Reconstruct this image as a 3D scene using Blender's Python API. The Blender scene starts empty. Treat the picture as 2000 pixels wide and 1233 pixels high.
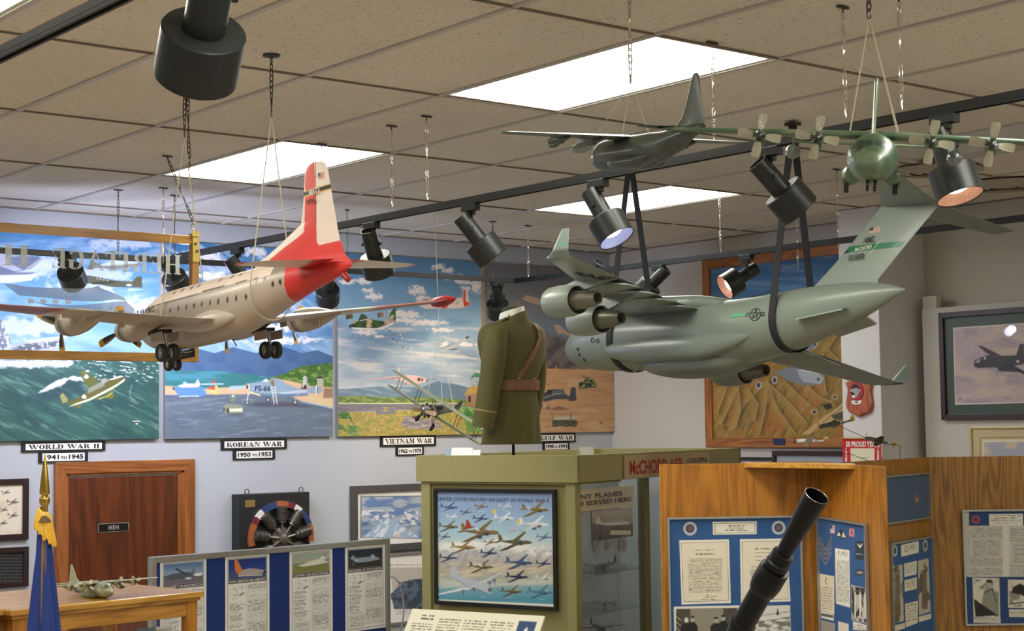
import bpy, math, random
import numpy as np
from mathutils import Vector, Matrix
random.seed(7)
SC = bpy.context.scene
COL = SC.collection
# ---------------------------------------------------------------- camera, exposure, light
F = 3163.0            # focal length in pixels of the 2000 x 1233 frame
CZ = 2.35             # eye height
def _cam_rows(yaw, pitch, roll):
    f = np.array([math.sin(yaw)*math.cos(pitch), math.cos(yaw)*math.cos(pitch), math.sin(pitch)])
    r = np.array([math.cos(yaw), -math.sin(yaw), 0.0]); u = np.cross(r, f)
    r2 = math.cos(roll)*r + math.sin(roll)*u; u2 = -math.sin(roll)*r + math.cos(roll)*u
    return np.array([r2, -u2, f])
CM = _cam_rows(0.6768151967, 0.068151084, -0.01276462295)
EYE = np.array([0.0, 0.0, CZ])
cam = bpy.data.cameras.new('camera'); camo = bpy.data.objects.new('camera', cam); COL.objects.link(camo)
cam.sensor_width = 36.0; cam.sensor_fit = 'HORIZONTAL'; cam.lens = F/2000*36; cam.clip_start = .05; cam.clip_end = 100
r_, d_, f_ = CM
camo.matrix_world = Matrix(((r_[0], -d_[0], -f_[0], 0), (r_[1], -d_[1], -f_[1], 0), (r_[2], -d_[2], -f_[2], CZ), (0, 0, 0, 1)))
SC.camera = camo
SC.view_settings.view_transform = 'Standard'; SC.view_settings.look = 'None'
SC.view_settings.exposure = 0.36; SC.view_settings.gamma = 1.0; SC.view_settings.use_curve_mapping = False
W = bpy.data.worlds.new('world'); SC.world = W; W.use_nodes = True
W.node_tree.nodes['Background'].inputs[0].default_value = (.8, .85, 1, 1); W.node_tree.nodes['Background'].inputs[1].default_value = .15
HC = 3.6507           # ceiling height
OX, OY, TA, TB = 1.898151659, 3.854734956, .61, 1.22      # ceiling grid
YW, XW = 9.087, 8.257                                     # back wall, right wall
XL, YN = -3.6, -2.6                                       # walls behind the camera
TZ = 3.29; XT1, XT2, YT = 4.02, 6.50, 8.05                # light tracks
TROFFER = 11.5       # emission of a ceiling panel
# helpers that turn a picture position into a place, once its depth or plane is known
def ray(px, py): return CM.T @ np.array([(px-1000)/F, (py-616.5)/F, 1.0])
def at(px, py, depth): return EYE + depth*ray(px, py)
def on(px, py, ax, val):
    d = ray(px, py); i = 'xyz'.index(ax); return EYE + (val-EYE[i])/d[i]*d
def pix(P):
    c = (np.atleast_2d(P)-EYE) @ CM.T
    return np.stack([1000+F*c[:, 0]/c[:, 2], 616.5+F*c[:, 1]/c[:, 2]], 1)
# ---------------------------------------------------------------- materials
def s2l(c):
    c = np.asarray(c, float)/255.0
    return np.where(c <= .04045, c/12.92, ((c+.055)/1.055)**2.4)
def H(h): return tuple(int(h[i:i+2], 16) for i in (0, 2, 4))
_M = {}
def _new(name):
    m = bpy.data.materials.new(name); m.use_nodes = True; nt = m.node_tree
    return m, nt, nt.nodes['Principled BSDF']
def mat(name, rgb, rough=.5, metal=0.0, var=.05, scale=30, bump=0.0, coat=0.0, stretch=None, emit=None, spec=None):
    if name in _M: return _M[name]
    m, nt, b = _new(name)
    if isinstance(rgb, str): rgb = H(rgb)
    c = s2l(rgb)
    tc = nt.nodes.new('ShaderNodeTexCoord'); mp = nt.nodes.new('ShaderNodeMapping')
    mp.inputs['Scale'].default_value = stretch or (1, 1, 1)
    n = nt.nodes.new('ShaderNodeTexNoise'); n.inputs['Scale'].default_value = scale; n.inputs['Detail'].default_value = 4
    nt.links.new(tc.outputs['Object'], mp.inputs[0]); nt.links.new(mp.outputs[0], n.inputs['Vector'])
    r = nt.nodes.new('ShaderNodeValToRGB'); e = r.color_ramp.elements
    e[0].position, e[1].position = .3, .7
    e[0].color = (*np.clip(c*(1-var), 0, 1), 1); e[1].color = (*np.clip(c*(1+var), 0, 1), 1)
    nt.links.new(n.outputs['Fac'], r.inputs[0]); nt.links.new(r.outputs[0], b.inputs['Base Color'])
    b.inputs['Roughness'].default_value = rough; b.inputs['Metallic'].default_value = metal
    if spec is not None: b.inputs['Specular IOR Level'].default_value = spec
    if coat: b.inputs['Coat Weight'].default_value = coat; b.inputs['Coat Roughness'].default_value = .12
    if emit: b.inputs['Emission Color'].default_value = (*s2l(emit[0]), 1); b.inputs['Emission Strength'].default_value = emit[1]
    if bump:
        bp = nt.nodes.new('ShaderNodeBump'); bp.inputs['Strength'].default_value = bump; bp.inputs['Distance'].default_value = .002
        nt.links.new(n.outputs['Fac'], bp.inputs['Height']); nt.links.new(bp.outputs[0], b.inputs['Normal'])
    _M[name] = m; return m
def paintmat(name, rough=.5, metal=0.0, coat=0.0, bump=0.0, spec=None):
    """material whose colours are the painted colours stored on the surface"""
    if name in _M: return _M[name]
    m, nt, b = _new(name)
    a = nt.nodes.new('ShaderNodeAttribute'); a.attribute_name = 'Paint'
    n = nt.nodes.new('ShaderNodeTexNoise'); n.inputs['Scale'].default_value = 90; n.inputs['Detail'].default_value = 3
    tc = nt.nodes.new('ShaderNodeTexCoord'); nt.links.new(tc.outputs['Object'], n.inputs['Vector'])
    mr = nt.nodes.new('ShaderNodeMapRange'); mr.inputs[3].default_value = .93; mr.inputs[4].default_value = 1.07
    nt.links.new(n.outputs['Fac'], mr.inputs[0])
    mx = nt.nodes.new('ShaderNodeVectorMath'); mx.operation = 'SCALE'
    nt.links.new(a.outputs['Color'], mx.inputs[0]); nt.links.new(mr.outputs[0], mx.inputs['Scale'])
    nt.links.new(mx.outputs[0], b.inputs['Base Color'])
    b.inputs['Roughness'].default_value = rough; b.inputs['Metallic'].default_value = metal
    if spec is not None: b.inputs['Specular IOR Level'].default_value = spec
    if coat: b.inputs['Coat Weight'].default_value = coat; b.inputs['Coat Roughness'].default_value = .1
    if bump:
        bp = nt.nodes.new('ShaderNodeBump'); bp.inputs['Strength'].default_value = bump; bp.inputs['Distance'].default_value = .002
        nt.links.new(n.outputs['Fac'], bp.inputs['Height']); nt.links.new(bp.outputs[0], b.inputs['Normal'])
    _M[name] = m; return m
def wood(name, light, dark, axis='z', scale=6.0, rough=.35, coat=.3, fig=1.0):
    if name in _M: return _M[name]
    m, nt, b = _new(name); L = nt.links
    tc = nt.nodes.new('ShaderNodeTexCoord'); mp = nt.nodes.new('ShaderNodeMapping')
    sc = {'x': (.09, 1, 1), 'y': (1, .09, 1), 'z': (1, 1, .09)}[axis]; mp.inputs['Scale'].default_value = sc
    L.new(tc.outputs['Object'], mp.inputs[0])
    n1 = nt.nodes.new('ShaderNodeTexNoise'); n1.inputs['Scale'].default_value = scale; n1.inputs['Detail'].default_value = 3; n1.inputs['Distortion'].default_value = .6*fig
    n2 = nt.nodes.new('ShaderNodeTexNoise'); n2.inputs['Scale'].default_value = scale*14; n2.inputs['Detail'].default_value = 5
    L.new(mp.outputs[0], n1.inputs['Vector']); L.new(mp.outputs[0], n2.inputs['Vector'])
    w = nt.nodes.new('ShaderNodeMath'); w.operation = 'MULTIPLY'; w.inputs[1].default_value = 9*fig; L.new(n1.outputs['Fac'], w.inputs[0])
    fr = nt.nodes.new('ShaderNodeMath'); fr.operation = 'PINGPONG'; fr.inputs[1].default_value = .5; L.new(w.outputs[0], fr.inputs[0])
    ad = nt.nodes.new('ShaderNodeMath'); ad.operation = 'MULTIPLY_ADD'; ad.inputs[1].default_value = .9; L.new(fr.outputs[0], ad.inputs[0]); 
    n2m = nt.nodes.new('ShaderNodeMath'); n2m.operation = 'MULTIPLY'; n2m.inputs[1].default_value = .75; L.new(n2.outputs['Fac'], n2m.inputs[0]); L.new(n2m.outputs[0], ad.inputs[2])
    r = nt.nodes.new('ShaderNodeValToRGB'); e = r.color_ramp.elements; e[0].position, e[1].position = .25, .85
    e[0].color = (*s2l(H(dark)), 1); e[1].color = (*s2l(H(light)), 1)
    L.new(ad.outputs[0], r.inputs[0]); L.new(r.outputs[0], b.inputs['Base Color'])
    b.inputs['Roughness'].default_value = rough; b.inputs['Coat Weight'].default_value = coat; b.inputs['Coat Roughness'].default_value = .15
    _M[name] = m; return m
def glass(name='clear_glass', tint=(1, 1, 1), refl=1.0):
    if name in _M: return _M[name]
    m = bpy.data.materials.new(name); m.use_nodes = True; nt = m.node_tree; nt.nodes.clear(); L = nt.links
    o = nt.nodes.new('ShaderNodeOutputMaterial'); mx = nt.nodes.new('ShaderNodeMixShader')
    t = nt.nodes.new('ShaderNodeBsdfTransparent'); t.inputs[0].default_value = (*tint, 1)
    g = nt.nodes.new('ShaderNodeBsdfGlossy'); g.inputs['Roughness'].default_value = .01
    lw = nt.nodes.new('ShaderNodeLayerWeight'); lw.inputs[0].default_value = .5; fr = nt.nodes.new('ShaderNodeMath'); fr.operation = 'POWER'; fr.inputs[1].default_value = 5; L.new(lw.outputs['Facing'], fr.inputs[0])
    ml = nt.nodes.new('ShaderNodeMath'); ml.operation = 'MULTIPLY_ADD'; ml.inputs[1].default_value = .9*refl; ml.inputs[2].default_value = .035*refl
    n = nt.nodes.new('ShaderNodeTexNoise'); n.inputs['Scale'].default_value = 3
    bp = nt.nodes.new('ShaderNodeBump'); bp.inputs['Strength'].default_value = .02; L.new(n.outputs['Fac'], bp.inputs['Height']); L.new(bp.outputs[0], g.inputs['Normal'])
    L.new(fr.outputs[0], ml.inputs[0]); L.new(ml.outputs[0], mx.inputs[0]); L.new(t.outputs[0], mx.inputs[1]); L.new(g.outputs[0], mx.inputs[2]); L.new(mx.outputs[0], o.inputs[0])
    _M[name] = m; return m
# ---------------------------------------------------------------- mesh builder
class MB:
    def __init__(s): s.v = []; s.f = []; s.m = []; s.s = []
    def add(s, V, Fs, mi=0, smooth=False, M=None):
        o = len(s.v)
        V = np.asarray(V, float)
        if M is not None: V = V @ np.asarray(M)[:3, :3].T + np.asarray(M)[:3, 3]
        s.v.extend(V.tolist())
        for f in Fs: s.f.append([i+o for i in f]); s.m.append(mi); s.s.append(smooth)
        return s
    def box(s, c, d, mi=0, R=None):
        x, y, z = d[0]/2, d[1]/2, d[2]/2
        V = np.array([[a*x, b*y, e*z] for a in (-1, 1) for b in (-1, 1) for e in (-1, 1)])
        if R is not None: V = V @ np.asarray(R).T
        return s.add(V+np.asarray(c), [(0, 1, 3, 2), (4, 6, 7, 5), (0, 4, 5, 1), (2, 3, 7, 6), (0, 2, 6, 4), (1, 5, 7, 3)], mi)
    def quadbox(s, q, n, t, mi=0):
        """slab: quad q (4 points) extruded by t along n"""
        q = np.asarray(q, float); n = np.asarray(n, float)*t
        V = np.vstack([q, q+n]); return s.add(V, [(3, 2, 1, 0), (4, 5, 6, 7)]+[(i, (i+1) % 4, 4+(i+1) % 4, 4+i) for i in range(4)], mi)
    def rings(s, R, mi=0, cap=True, smooth=True, closed=False):
        n = len(R[0]); V = np.vstack(R); k = len(R); Fs = []
        for i in range(k if closed else k-1):
            j = (i+1) % k
            for a in range(n): b = (a+1) % n; Fs.append((i*n+a, i*n+b, j*n+b, j*n+a))
        if cap and not closed: Fs.append(tuple(range(n-1, -1, -1))); Fs.append(tuple((k-1)*n+a for a in range(n)))
        return s.add(V, Fs, mi, smooth)
    def cyl(s, p0, p1, r0, r1=None, n=20, mi=0, cap=True, smooth=True):
        p0, p1 = np.asarray(p0, float), np.asarray(p1, float); r1 = r0 if r1 is None else r1
        a, b = frame(p1-p0); th = np.arange(n)*2*math.pi/n
        ring = lambda p, r: p+r*(np.outer(np.cos(th), a)+np.outer(np.sin(th), b))
        s.rings([ring(p0, r0), ring(p1, r1)], mi, False, smooth)
        if cap:
            for p, r, fl in ((p0, r0, 1), (p1, r1, 0)):
                s.add(ring(p, r), [tuple(range(n))[::-1] if fl else tuple(range(n))], mi)
        return s
    def lathe(s, p, ax, prof, n=24, mi=0, smooth=True, cap=False):
        """profile [(distance along ax, radius)]"""
        p = np.asarray(p, float); ax = np.asarray(ax, float); ax = ax/np.linalg.norm(ax); a, b = frame(ax); th = np.arange(n)*2*math.pi/n
        R = [p+t*ax+max(r, 1e-5)*(np.outer(np.cos(th), a)+np.outer(np.sin(th), b)) for t, r in prof]
        return s.rings(R, mi, cap, smooth)
    def tube(s, P, r, n=8, mi=0, closed=False):
        P = [np.asarray(p, float) for p in P]; k = len(P); R = []; up = None
        for i in range(k):
            if closed: t = P[(i+1) % k]-P[i-1]
            else: t = P[min(i+1, k-1)]-P[max(i-1, 0)]
            t = t/(np.linalg.norm(t)+1e-12)
            if up is None: a, b = frame(t)
            else:
                a = up-np.dot(up, t)*t; a /= np.linalg.norm(a)+1e-12; b = np.cross(t, a)
            up = a; rr = r[i] if hasattr(r, '__len__') else r
            th = np.arange(n)*2*math.pi/n; R.append(P[i]+rr*(np.outer(np.cos(th), a)+np.outer(np.sin(th), b)))
        return s.rings(R, mi, not closed, True, closed)
    def sph(s, c, r, n=16, mi=0, sc=(1, 1, 1)):
        k = n//2; R = []
        for i in range(k+1):
            ph = math.pi*i/k; th = np.arange(n)*2*math.pi/n; q = max(math.sin(ph), 1e-4)
            R.append(np.asarray(c)+r*np.stack([np.cos(th)*q*sc[0], np.sin(th)*q*sc[1], np.full(n, -math.cos(ph)*sc[2])], 1))
        return s.rings(R, mi, False, True)
    def ribbon(s, P, w, t, wd, mi=0):
        """flat strap along P, width w along wd, thickness t"""
        P = [np.asarray(p, float) for p in P]; R = []; k = len(P); wd = np.asarray(wd, float)
        for i in range(k):
            tg = P[min(i+1, k-1)]-P[max(i-1, 0)]; tg /= np.linalg.norm(tg)
            W_ = wd-np.dot(wd, tg)*tg; W_ /= np.linalg.norm(W_); N_ = np.cross(tg, W_)
            R.append(np.array([P[i]+W_*w/2+N_*t/2, P[i]-W_*w/2+N_*t/2, P[i]-W_*w/2-N_*t/2, P[i]+W_*w/2-N_*t/2]))
        return s.rings(R, mi, True, False)
    def build(s, name, mats, parent=None, world=False, bevel=0.0, props=None, paint=None):
        me = bpy.data.meshes.new(name)
        V = np.asarray(s.v, float)
        if parent is not None and world:
            Mi = np.array(parent['_mi']).reshape(4, 4); V = V @ Mi[:3, :3].T + Mi[:3, 3]
        me.from_pydata(V.tolist(), [], s.f)
        if not isinstance(mats, (list, tuple)): mats = [mats]
        for m in mats: me.materials.append(m)
        me.polygons.foreach_set('material_index', s.m); me.polygons.foreach_set('use_smooth', s.s)
        if paint is not None:
            at_ = me.color_attributes.new('Paint', 'FLOAT_COLOR', 'POINT'); c = np.ones((len(V), 4)); c[:, :3] = paint(V) if callable(paint) else paint
            at_.data.foreach_set('color', c.ravel())
        me.update()
        if any(s.s): me.set_sharp_from_angle(angle=.61)
        o = bpy.data.objects.new(name, me); COL.objects.link(o)
        if parent is not None: o.parent = parent
        if bevel: b = o.modifiers.new('bevel', 'BEVEL'); b.width = bevel; b.segments = 2; b.limit_method = 'ANGLE'
        for k_, v_ in (props or {}).items(): o[k_] = v_
        return o
def frame(t):
    t = np.asarray(t, float); t = t/(np.linalg.norm(t)+1e-12)
    r = np.array([0, 0, 1.0]) if abs(t[2]) < .9 else np.array([1.0, 0, 0])
    a = np.cross(t, r); a /= np.linalg.norm(a); return a, np.cross(t, a)
def tag(o, label, cat, group=None):
    o['label'] = label; o['category'] = cat
    if group: o['group'] = group
    return o
def thing(name, label, cat, loc=(0, 0, 0), rz=0.0, group=None, mw=None):
    o = bpy.data.objects.new(name, None); COL.objects.link(o); o.empty_display_size = .05
    Mw = Matrix.Translation(Vector(loc)) @ Matrix.Rotation(rz, 4, 'Z') if mw is None else mw
    o.matrix_world = Mw
    o['_mi'] = [v for row in Mw.inverted() for v in row]
    return tag(o, label, cat, group)
def struct(name, mb, m, bevel=0.0): return mb.build(name, m, bevel=bevel, props={'kind': 'structure'})
def text_mesh(txt, size, font_offset=0.0, depth=.001, align='CENTER', space=1.0, shear=0.0, line=1.0):
    cu = bpy.data.curves.new('t', 'FONT'); cu.body = txt; cu.size = size; cu.extrude = depth/2; cu.offset = font_offset; cu.align_x = align; cu.align_y = 'CENTER'
    cu.space_character = space; cu.shear = shear; cu.resolution_u = 3; cu.space_line = line
    o = bpy.data.objects.new('t', cu); COL.objects.link(o); bpy.context.view_layer.update()
    me = bpy.data.meshes.new_from_object(o.evaluated_get(bpy.context.evaluated_depsgraph_get()))
    V = np.array([v.co[:] for v in me.vertices]); Fs = [list(p.vertices) for p in me.polygons]
    bpy.data.objects.remove(o); bpy.data.curves.remove(cu); bpy.data.meshes.remove(me)
    return V, Fs
def put_text(mb, txt, origin, u, v, height=None, width=None, mi=0, depth=.001, offset=0.0, lift=.0006, **k):
    """text whose centre is origin, running along u with up v; scaled to a cap height and a width"""
    V, Fs = text_mesh(txt, 1.0, offset, .02, **k)
    lo, hi = V.min(0), V.max(0); V[:, 0] -= (lo[0]+hi[0])/2; V[:, 1] -= (lo[1]+hi[1])/2
    h0, w0 = hi[1]-lo[1], hi[0]-lo[0]; sy = height/h0 if height else width/w0; sx = width/w0 if width else sy
    u, v = np.asarray(u, float), np.asarray(v, float); n = np.cross(u, v); n /= np.linalg.norm(n)
    zz = V[:, 2]-V[:, 2].min(); zz = zz/(zz.max()+1e-9)*depth
    P = np.asarray(origin)+np.outer(V[:, 0]*sx, u)+np.outer(V[:, 1]*sy, v)+np.outer(zz+lift, n)
    mb.add(P, Fs, mi); return mb
# ---------------------------------------------------------------- flat pictures: pigment laid on a fine grid of points
def vnoise(x, y, seed=0):
    xi, yi = np.floor(x).astype(int), np.floor(y).astype(int); xf, yf = x-xi, y-yi
    def h(a, b):
        n = (a*374761393+b*668265263+seed*1442695041) & 0x7fffffff; n = ((n ^ (n >> 13))*1274126177) & 0x7fffffff
        return ((n ^ (n >> 16)) & 0xffff)/65535.0
    u, v = xf*xf*(3-2*xf), yf*yf*(3-2*yf)
    return (h(xi, yi)*(1-u)+h(xi+1, yi)*u)*(1-v)+(h(xi, yi+1)*(1-u)+h(xi+1, yi+1)*u)*v
def fbm(x, y, seed=0, oct=4):
    s = 0; a = .5; t = 0
    for i in range(oct): s = s+a*vnoise(x*2**i, y*2**i, seed+i*17); t += a; a *= .5
    return s/t
class Art:
    """flat rectangle P0 + u*a + v*b, a<w, b<h; drawn in the coordinates X, Y given by tf (picture pixels by default)"""
    def __init__(s, P0, u, v, w, h, res, tf=None):
        s.P0, s.u, s.v, s.w, s.h = np.asarray(P0, float), np.asarray(u, float), np.asarray(v, float), w, h
        s.nx, s.ny = max(2, int(round(w/res))+1), max(2, int(round(h/res))+1)
        A, B = np.meshgrid(np.linspace(0, w, s.nx), np.linspace(0, h, s.ny)); s.A, s.B = A.ravel(), B.ravel()
        s.P = s.P0+np.outer(s.A, s.u)+np.outer(s.B, s.v)
        xy = pix(s.P) if tf is None else tf(s.A, s.B); s.X, s.Y = xy[:, 0], xy[:, 1]; s.C = np.zeros((len(s.X), 3))
    def blend(s, m, c, a=1.0):
        c = s2l(H(c)) if isinstance(c, str) else c; m = (np.clip(m, 0, 1)*a)[:, None]; s.C = s.C*(1-m)+c*m; return s
    def fill(s, c): return s.blend(np.ones(len(s.X)), c)
    def grad(s, stops, coord=None):
        t = s.Y if coord is None else coord; xs = [q[0] for q in stops]; cs = np.array([s2l(H(q[1])) for q in stops])
        s.C = np.stack([np.interp(t, xs, cs[:, i]) for i in range(3)], 1); return s
    def poly(s, pts, c, soft=.8, a=1.0, wob=0):
        pts = np.asarray(pts, float); X, Y = s.X, s.Y
        if wob: X = X+wob*(fbm(X/6, Y/6, 3)-.5)*2; Y = Y+wob*(fbm(X/6, Y/6, 9)-.5)*2
        lo, hi = pts.min(0)-3*soft-wob-2, pts.max(0)+3*soft+wob+2
        k = np.where((X > lo[0]) & (X < hi[0]) & (Y > lo[1]) & (Y < hi[1]))[0]
        if not len(k): return s
        x, y = X[k], Y[k]; ins = np.zeros(len(k), bool); dm = np.full(len(k), 1e9)
        for i in range(len(pts)):
            (x0, y0), (x1, y1) = pts[i], pts[(i+1) % len(pts)]
            if y0 != y1: ins ^= ((y0 > y) != (y1 > y)) & (x < (x1-x0)*(y-y0)/(y1-y0)+x0)
            L2 = (x1-x0)**2+(y1-y0)**2+1e-9; t = np.clip(((x-x0)*(x1-x0)+(y-y0)*(y1-y0))/L2, 0, 1)
            dm = np.minimum(dm, np.hypot(x-x0-t*(x1-x0), y-y0-t*(y1-y0)))
        m = np.zeros(len(X)); m[k] = np.clip(.5+np.where(ins, dm, -dm)/(2*soft), 0, 1)
        return s.blend(m, c, a)
    def line(s, pts, wd, c, a=1.0, soft=.6):
        pts = np.asarray(pts, float); lo, hi = pts.min(0)-wd-2, pts.max(0)+wd+2
        k = np.where((s.X > lo[0]) & (s.X < hi[0]) & (s.Y > lo[1]) & (s.Y < hi[1]))[0]
        if not len(k): return s
        x, y = s.X[k], s.Y[k]; dm = np.full(len(k), 1e9)
        for i in range(len(pts)-1):
            (x0, y0), (x1, y1) = pts[i], pts[i+1]; L2 = (x1-x0)**2+(y1-y0)**2+1e-9
            t = np.clip(((x-x0)*(x1-x0)+(y-y0)*(y1-y0))/L2, 0, 1); dm = np.minimum(dm, np.hypot(x-x0-t*(x1-x0), y-y0-t*(y1-y0)))
        m = np.zeros(len(s.X)); m[k] = np.clip((wd/2-dm)/soft+.5, 0, 1); return s.blend(m, c, a)
    def ell(s, cx, cy, rx, ry, c, a=1.0, soft=1.0, rot=0, ring=0):
        dx, dy = s.X-cx, s.Y-cy; q = math.radians(rot); x = (dx*math.cos(q)+dy*math.sin(q))/rx; y = (-dx*math.sin(q)+dy*math.cos(q))/ry
        d = (np.sqrt(x*x+y*y)-1)*min(rx, ry)
        if ring: d = np.abs(d)-ring/2
        return s.blend(.5-d/(2*soft), c, a)
    def cloud(s, cx, cy, rx, ry, c='f4f2ec', a=.9, seed=1, k=6.0):
        d = np.sqrt(((s.X-cx)/rx)**2+((s.Y-cy)/ry)**2); n = fbm(s.X/k, s.Y/k*1.3, seed)
        m = np.clip((1.05-d+(n-.5)*1.6)*2.0, 0, 1); sh = np.clip((s.Y-cy)/ry*.5+.5, 0, 1)
        c = s2l(H(c)); s.blend(m, c, a); return s.blend(m*np.clip(sh-.35, 0, 1)*(n*.9), s2l((120, 130, 150)), .35*a)
    def region(s, pts): # mask
        c = s.C; s.C = np.zeros((len(s.X), 3)); s.poly(pts, np.ones(3)); m = s.C[:, 0]; s.C = c; return m
    def mottle(s, m, c, sx, sy, seed, lo=.5, hi=.7, a=1.0, ang=0):
        q = math.radians(ang); x = s.X*math.cos(q)+s.Y*math.sin(q); y = -s.X*math.sin(q)+s.Y*math.cos(q)
        n = fbm(x/sx, y/sy, seed); return s.blend(m*np.clip((n-lo)/(hi-lo), 0, 1), c, a)
    def textlines(s, x0, y0, x1, y1, n, c='555555', a=.75, seed=0, sk=0.0, ragged=.0, ws=1.1):
        """grey rows of body copy too small to read"""
        U = (s.X-x0)/(x1-x0); yy = s.Y-sk*(s.X-x0); V_ = (yy-y0)/(y1-y0)*n
        row = np.floor(V_); fr = V_-row; end = 1-ragged*vnoise(row*3.7, row*0+.5, seed+5)
        m = ((U > 0) & (U < end) & (V_ > 0) & (V_ < n) & (fr > .25) & (fr < .75))
        w = vnoise((s.X-x0)/ws, row*7.3, seed); return s.blend(m*np.clip((w-.15)*2.2, 0, 1), c, a)
    def finish(s, name, parent=None, m=None, thick=.004, edge=None, props=None):
        """pigment surface plus a solid backing of the sheet"""
        n = np.cross(s.u, s.v); n /= np.linalg.norm(n); V = s.P; nx, ny = s.nx, s.ny
        i = np.arange((ny-1)*(nx-1)); r, c = i//(nx-1), i % (nx-1); a = r*nx+c
        Fs = np.stack([a, a+1, a+nx+1, a+nx], 1)
        C4 = np.array([s.P0, s.P0+s.u*s.w, s.P0+s.u*s.w+s.v*s.h, s.P0+s.v*s.h]); B4 = C4-n*thick
        o = len(V); V = np.vstack([V, C4-n*1e-4, B4]); ex = [(o+3, o+2, o+1, o+0), (o+7, o+6, o+5, o+4)]+[(o+i_, o+(i_+1) % 4, o+4+(i_+1) % 4, o+4+i_)[::-1] for i_ in range(4)]
        mb = MB(); mb.v = V.tolist(); mb.f = Fs.tolist()+[list(f) for f in ex[1:]]; mb.m = [0]*len(mb.f); mb.s = [False]*len(mb.f)
        e = s2l(H(edge)) if edge else s.C.mean(0); C = np.vstack([np.clip(s.C, 0, 1), np.tile(e, (8, 1))])
        return mb.build(name, m or paintmat('painted_surface', .6), parent, world=parent is not None, paint=C, props=props)
# ================================================================ room
m_wall = mat('lavender_wall_paint', (178, 182, 187), .75, var=.012, scale=60, bump=.15)
m_wall2 = mat('grey_wall_paint', (186, 183, 175), .8, var=.012, scale=60, bump=.15)
m_colw = mat('white_column_paint', (208, 207, 206), .7, var=.012, scale=50, bump=.1)
m_carpet = mat('tan_carpet', (176, 166, 152), .95, var=.12, scale=160, bump=.4)
def ceiling_mat():
    m, nt, b = _new('fissured_ceiling_tile'); L = nt.links
    tc = nt.nodes.new('ShaderNodeTexCoord')
    n0 = nt.nodes.new('ShaderNodeTexNoise'); n0.inputs['Scale'].default_value = 1.4; n0.inputs['Detail'].default_value = 3
    v = nt.nodes.new('ShaderNodeTexNoise'); v.inputs['Scale'].default_value = 55; v.inputs['Detail'].default_value = 2; v.inputs['Distortion'].default_value = 1.2
    mp = nt.nodes.new('ShaderNodeMapping'); mp.inputs['Rotation'].default_value = (0, 0, .5); mp.inputs['Scale'].default_value = (1, 2.6, 1)
    L.new(tc.outputs['Object'], mp.inputs[0]); L.new(mp.outputs[0], v.inputs['Vector']); L.new(tc.outputs['Object'], n0.inputs['Vector'])
    r = nt.nodes.new('ShaderNodeValToRGB'); e = r.color_ramp.elements; e[0].position, e[1].position = .31, .39
    e[0].color = (*s2l((154, 146, 132)), 1); e[1].color = (*s2l((224, 216, 200)), 1)
    r2 = nt.nodes.new('ShaderNodeMapRange'); r2.inputs[1].default_value = .3; r2.inputs[2].default_value = .7; r2.inputs[3].default_value = .94; r2.inputs[4].default_value = 1.04
    mx = nt.nodes.new('ShaderNodeVectorMath'); mx.operation = 'SCALE'
    L.new(v.outputs['Fac'], r.inputs[0]); L.new(n0.outputs['Fac'], r2.inputs[0]); L.new(r.outputs[0], mx.inputs[0]); L.new(r2.outputs[0], mx.inputs['Scale']); L.new(mx.outputs[0], b.inputs['Base Color'])
    b.inputs['Roughness'].default_value = .95
    bp = nt.nodes.new('ShaderNodeBump'); bp.inputs['Strength'].default_value = .5; bp.inputs['Distance'].default_value = .004
    L.new(r.outputs[0], bp.inputs['Height']); L.new(bp.outputs[0], b.inputs['Normal']); return m
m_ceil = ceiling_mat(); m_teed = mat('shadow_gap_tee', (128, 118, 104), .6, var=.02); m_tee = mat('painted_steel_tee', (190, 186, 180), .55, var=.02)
struct('floor', MB().box(((XL+XW)/2, (YN+YW)/2, -.05), (XW-XL, YW-YN, .1)), m_carpet)
struct('wall_back', MB().box(((XL+XW)/2, YW+.06, HC/2), (XW-XL+.2, .12, HC)), m_wall)
struct('wall_right', MB().box((XW+.06, (YN+YW)/2, HC/2), (.12, YW-YN+.2, HC)), m_wall2)
struct('wall_left', MB().box((XL-.06, (YN+YW)/2, HC/2), (.12, YW-YN+.2, HC)), m_colw)
struct('wall_front', MB().box(((XL+XW)/2, YN-.06, HC/2), (XW-XL+.2, .12, HC)), m_colw)
mb = MB(); mb.box((8.03, 6.34, HC/2), (.455, .297, HC)); struct('trim_1', mb, m_colw, .004)
# ceiling: field of tiles, left open where the panels sit
lit_cells = [(3, 0), (3, 2), (7, 2), (-1, 0), (-1, 2), (3, -2), (-1, -2), (7, -2), (-1, -4), (3, -4), (7, -4), (-5, 0), (-5, 2), (-5, -2)]
dark_cells = [(7, 0)]
vents = [(9, 0, .1), (8, 1, .6)]
def cellbox(a, b): return OX+a*TA, OX+(a+1)*TA, OY+b*TB, OY+(b+1)*TB
mb = MB()
a0, a1 = int(math.floor((XL-OX)/TA)), int(math.ceil((XW-OX)/TA)); b0, b1 = int(math.floor((YN-OY)/TB)), int(math.ceil((YW-OY)/TB))
for a in range(a0, a1):
    for b in range(b0, b1):
        if (a, b) in lit_cells or (a, b) in dark_cells: continue
        x0, x1, y0, y1 = cellbox(a, b); x0, x1, y0, y1 = max(x0, XL), min(x1, XW), max(y0, YN), min(y1, YW)
        if x1-x0 < .01 or y1-y0 < .01: continue
        mb.box(((x0+x1)/2, (y0+y1)/2, HC+.012), (x1-x0, y1-y0, .018))
struct('ceiling', mb, m_ceil)
struct('ceiling', MB().box(((XL+XW)/2, (YN+YW)/2, HC+.25), (XW-XL, YW-YN, .06)), m_ceil)
mb = MB()
for a in range(a0, a1+1):
    x = OX+a*TA
    if XL < x < XW: mb.box((x, (YN+YW)/2, HC-.0005), (.024, YW-YN, .007))
struct('trim_2', mb, m_tee); mb = MB()
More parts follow.
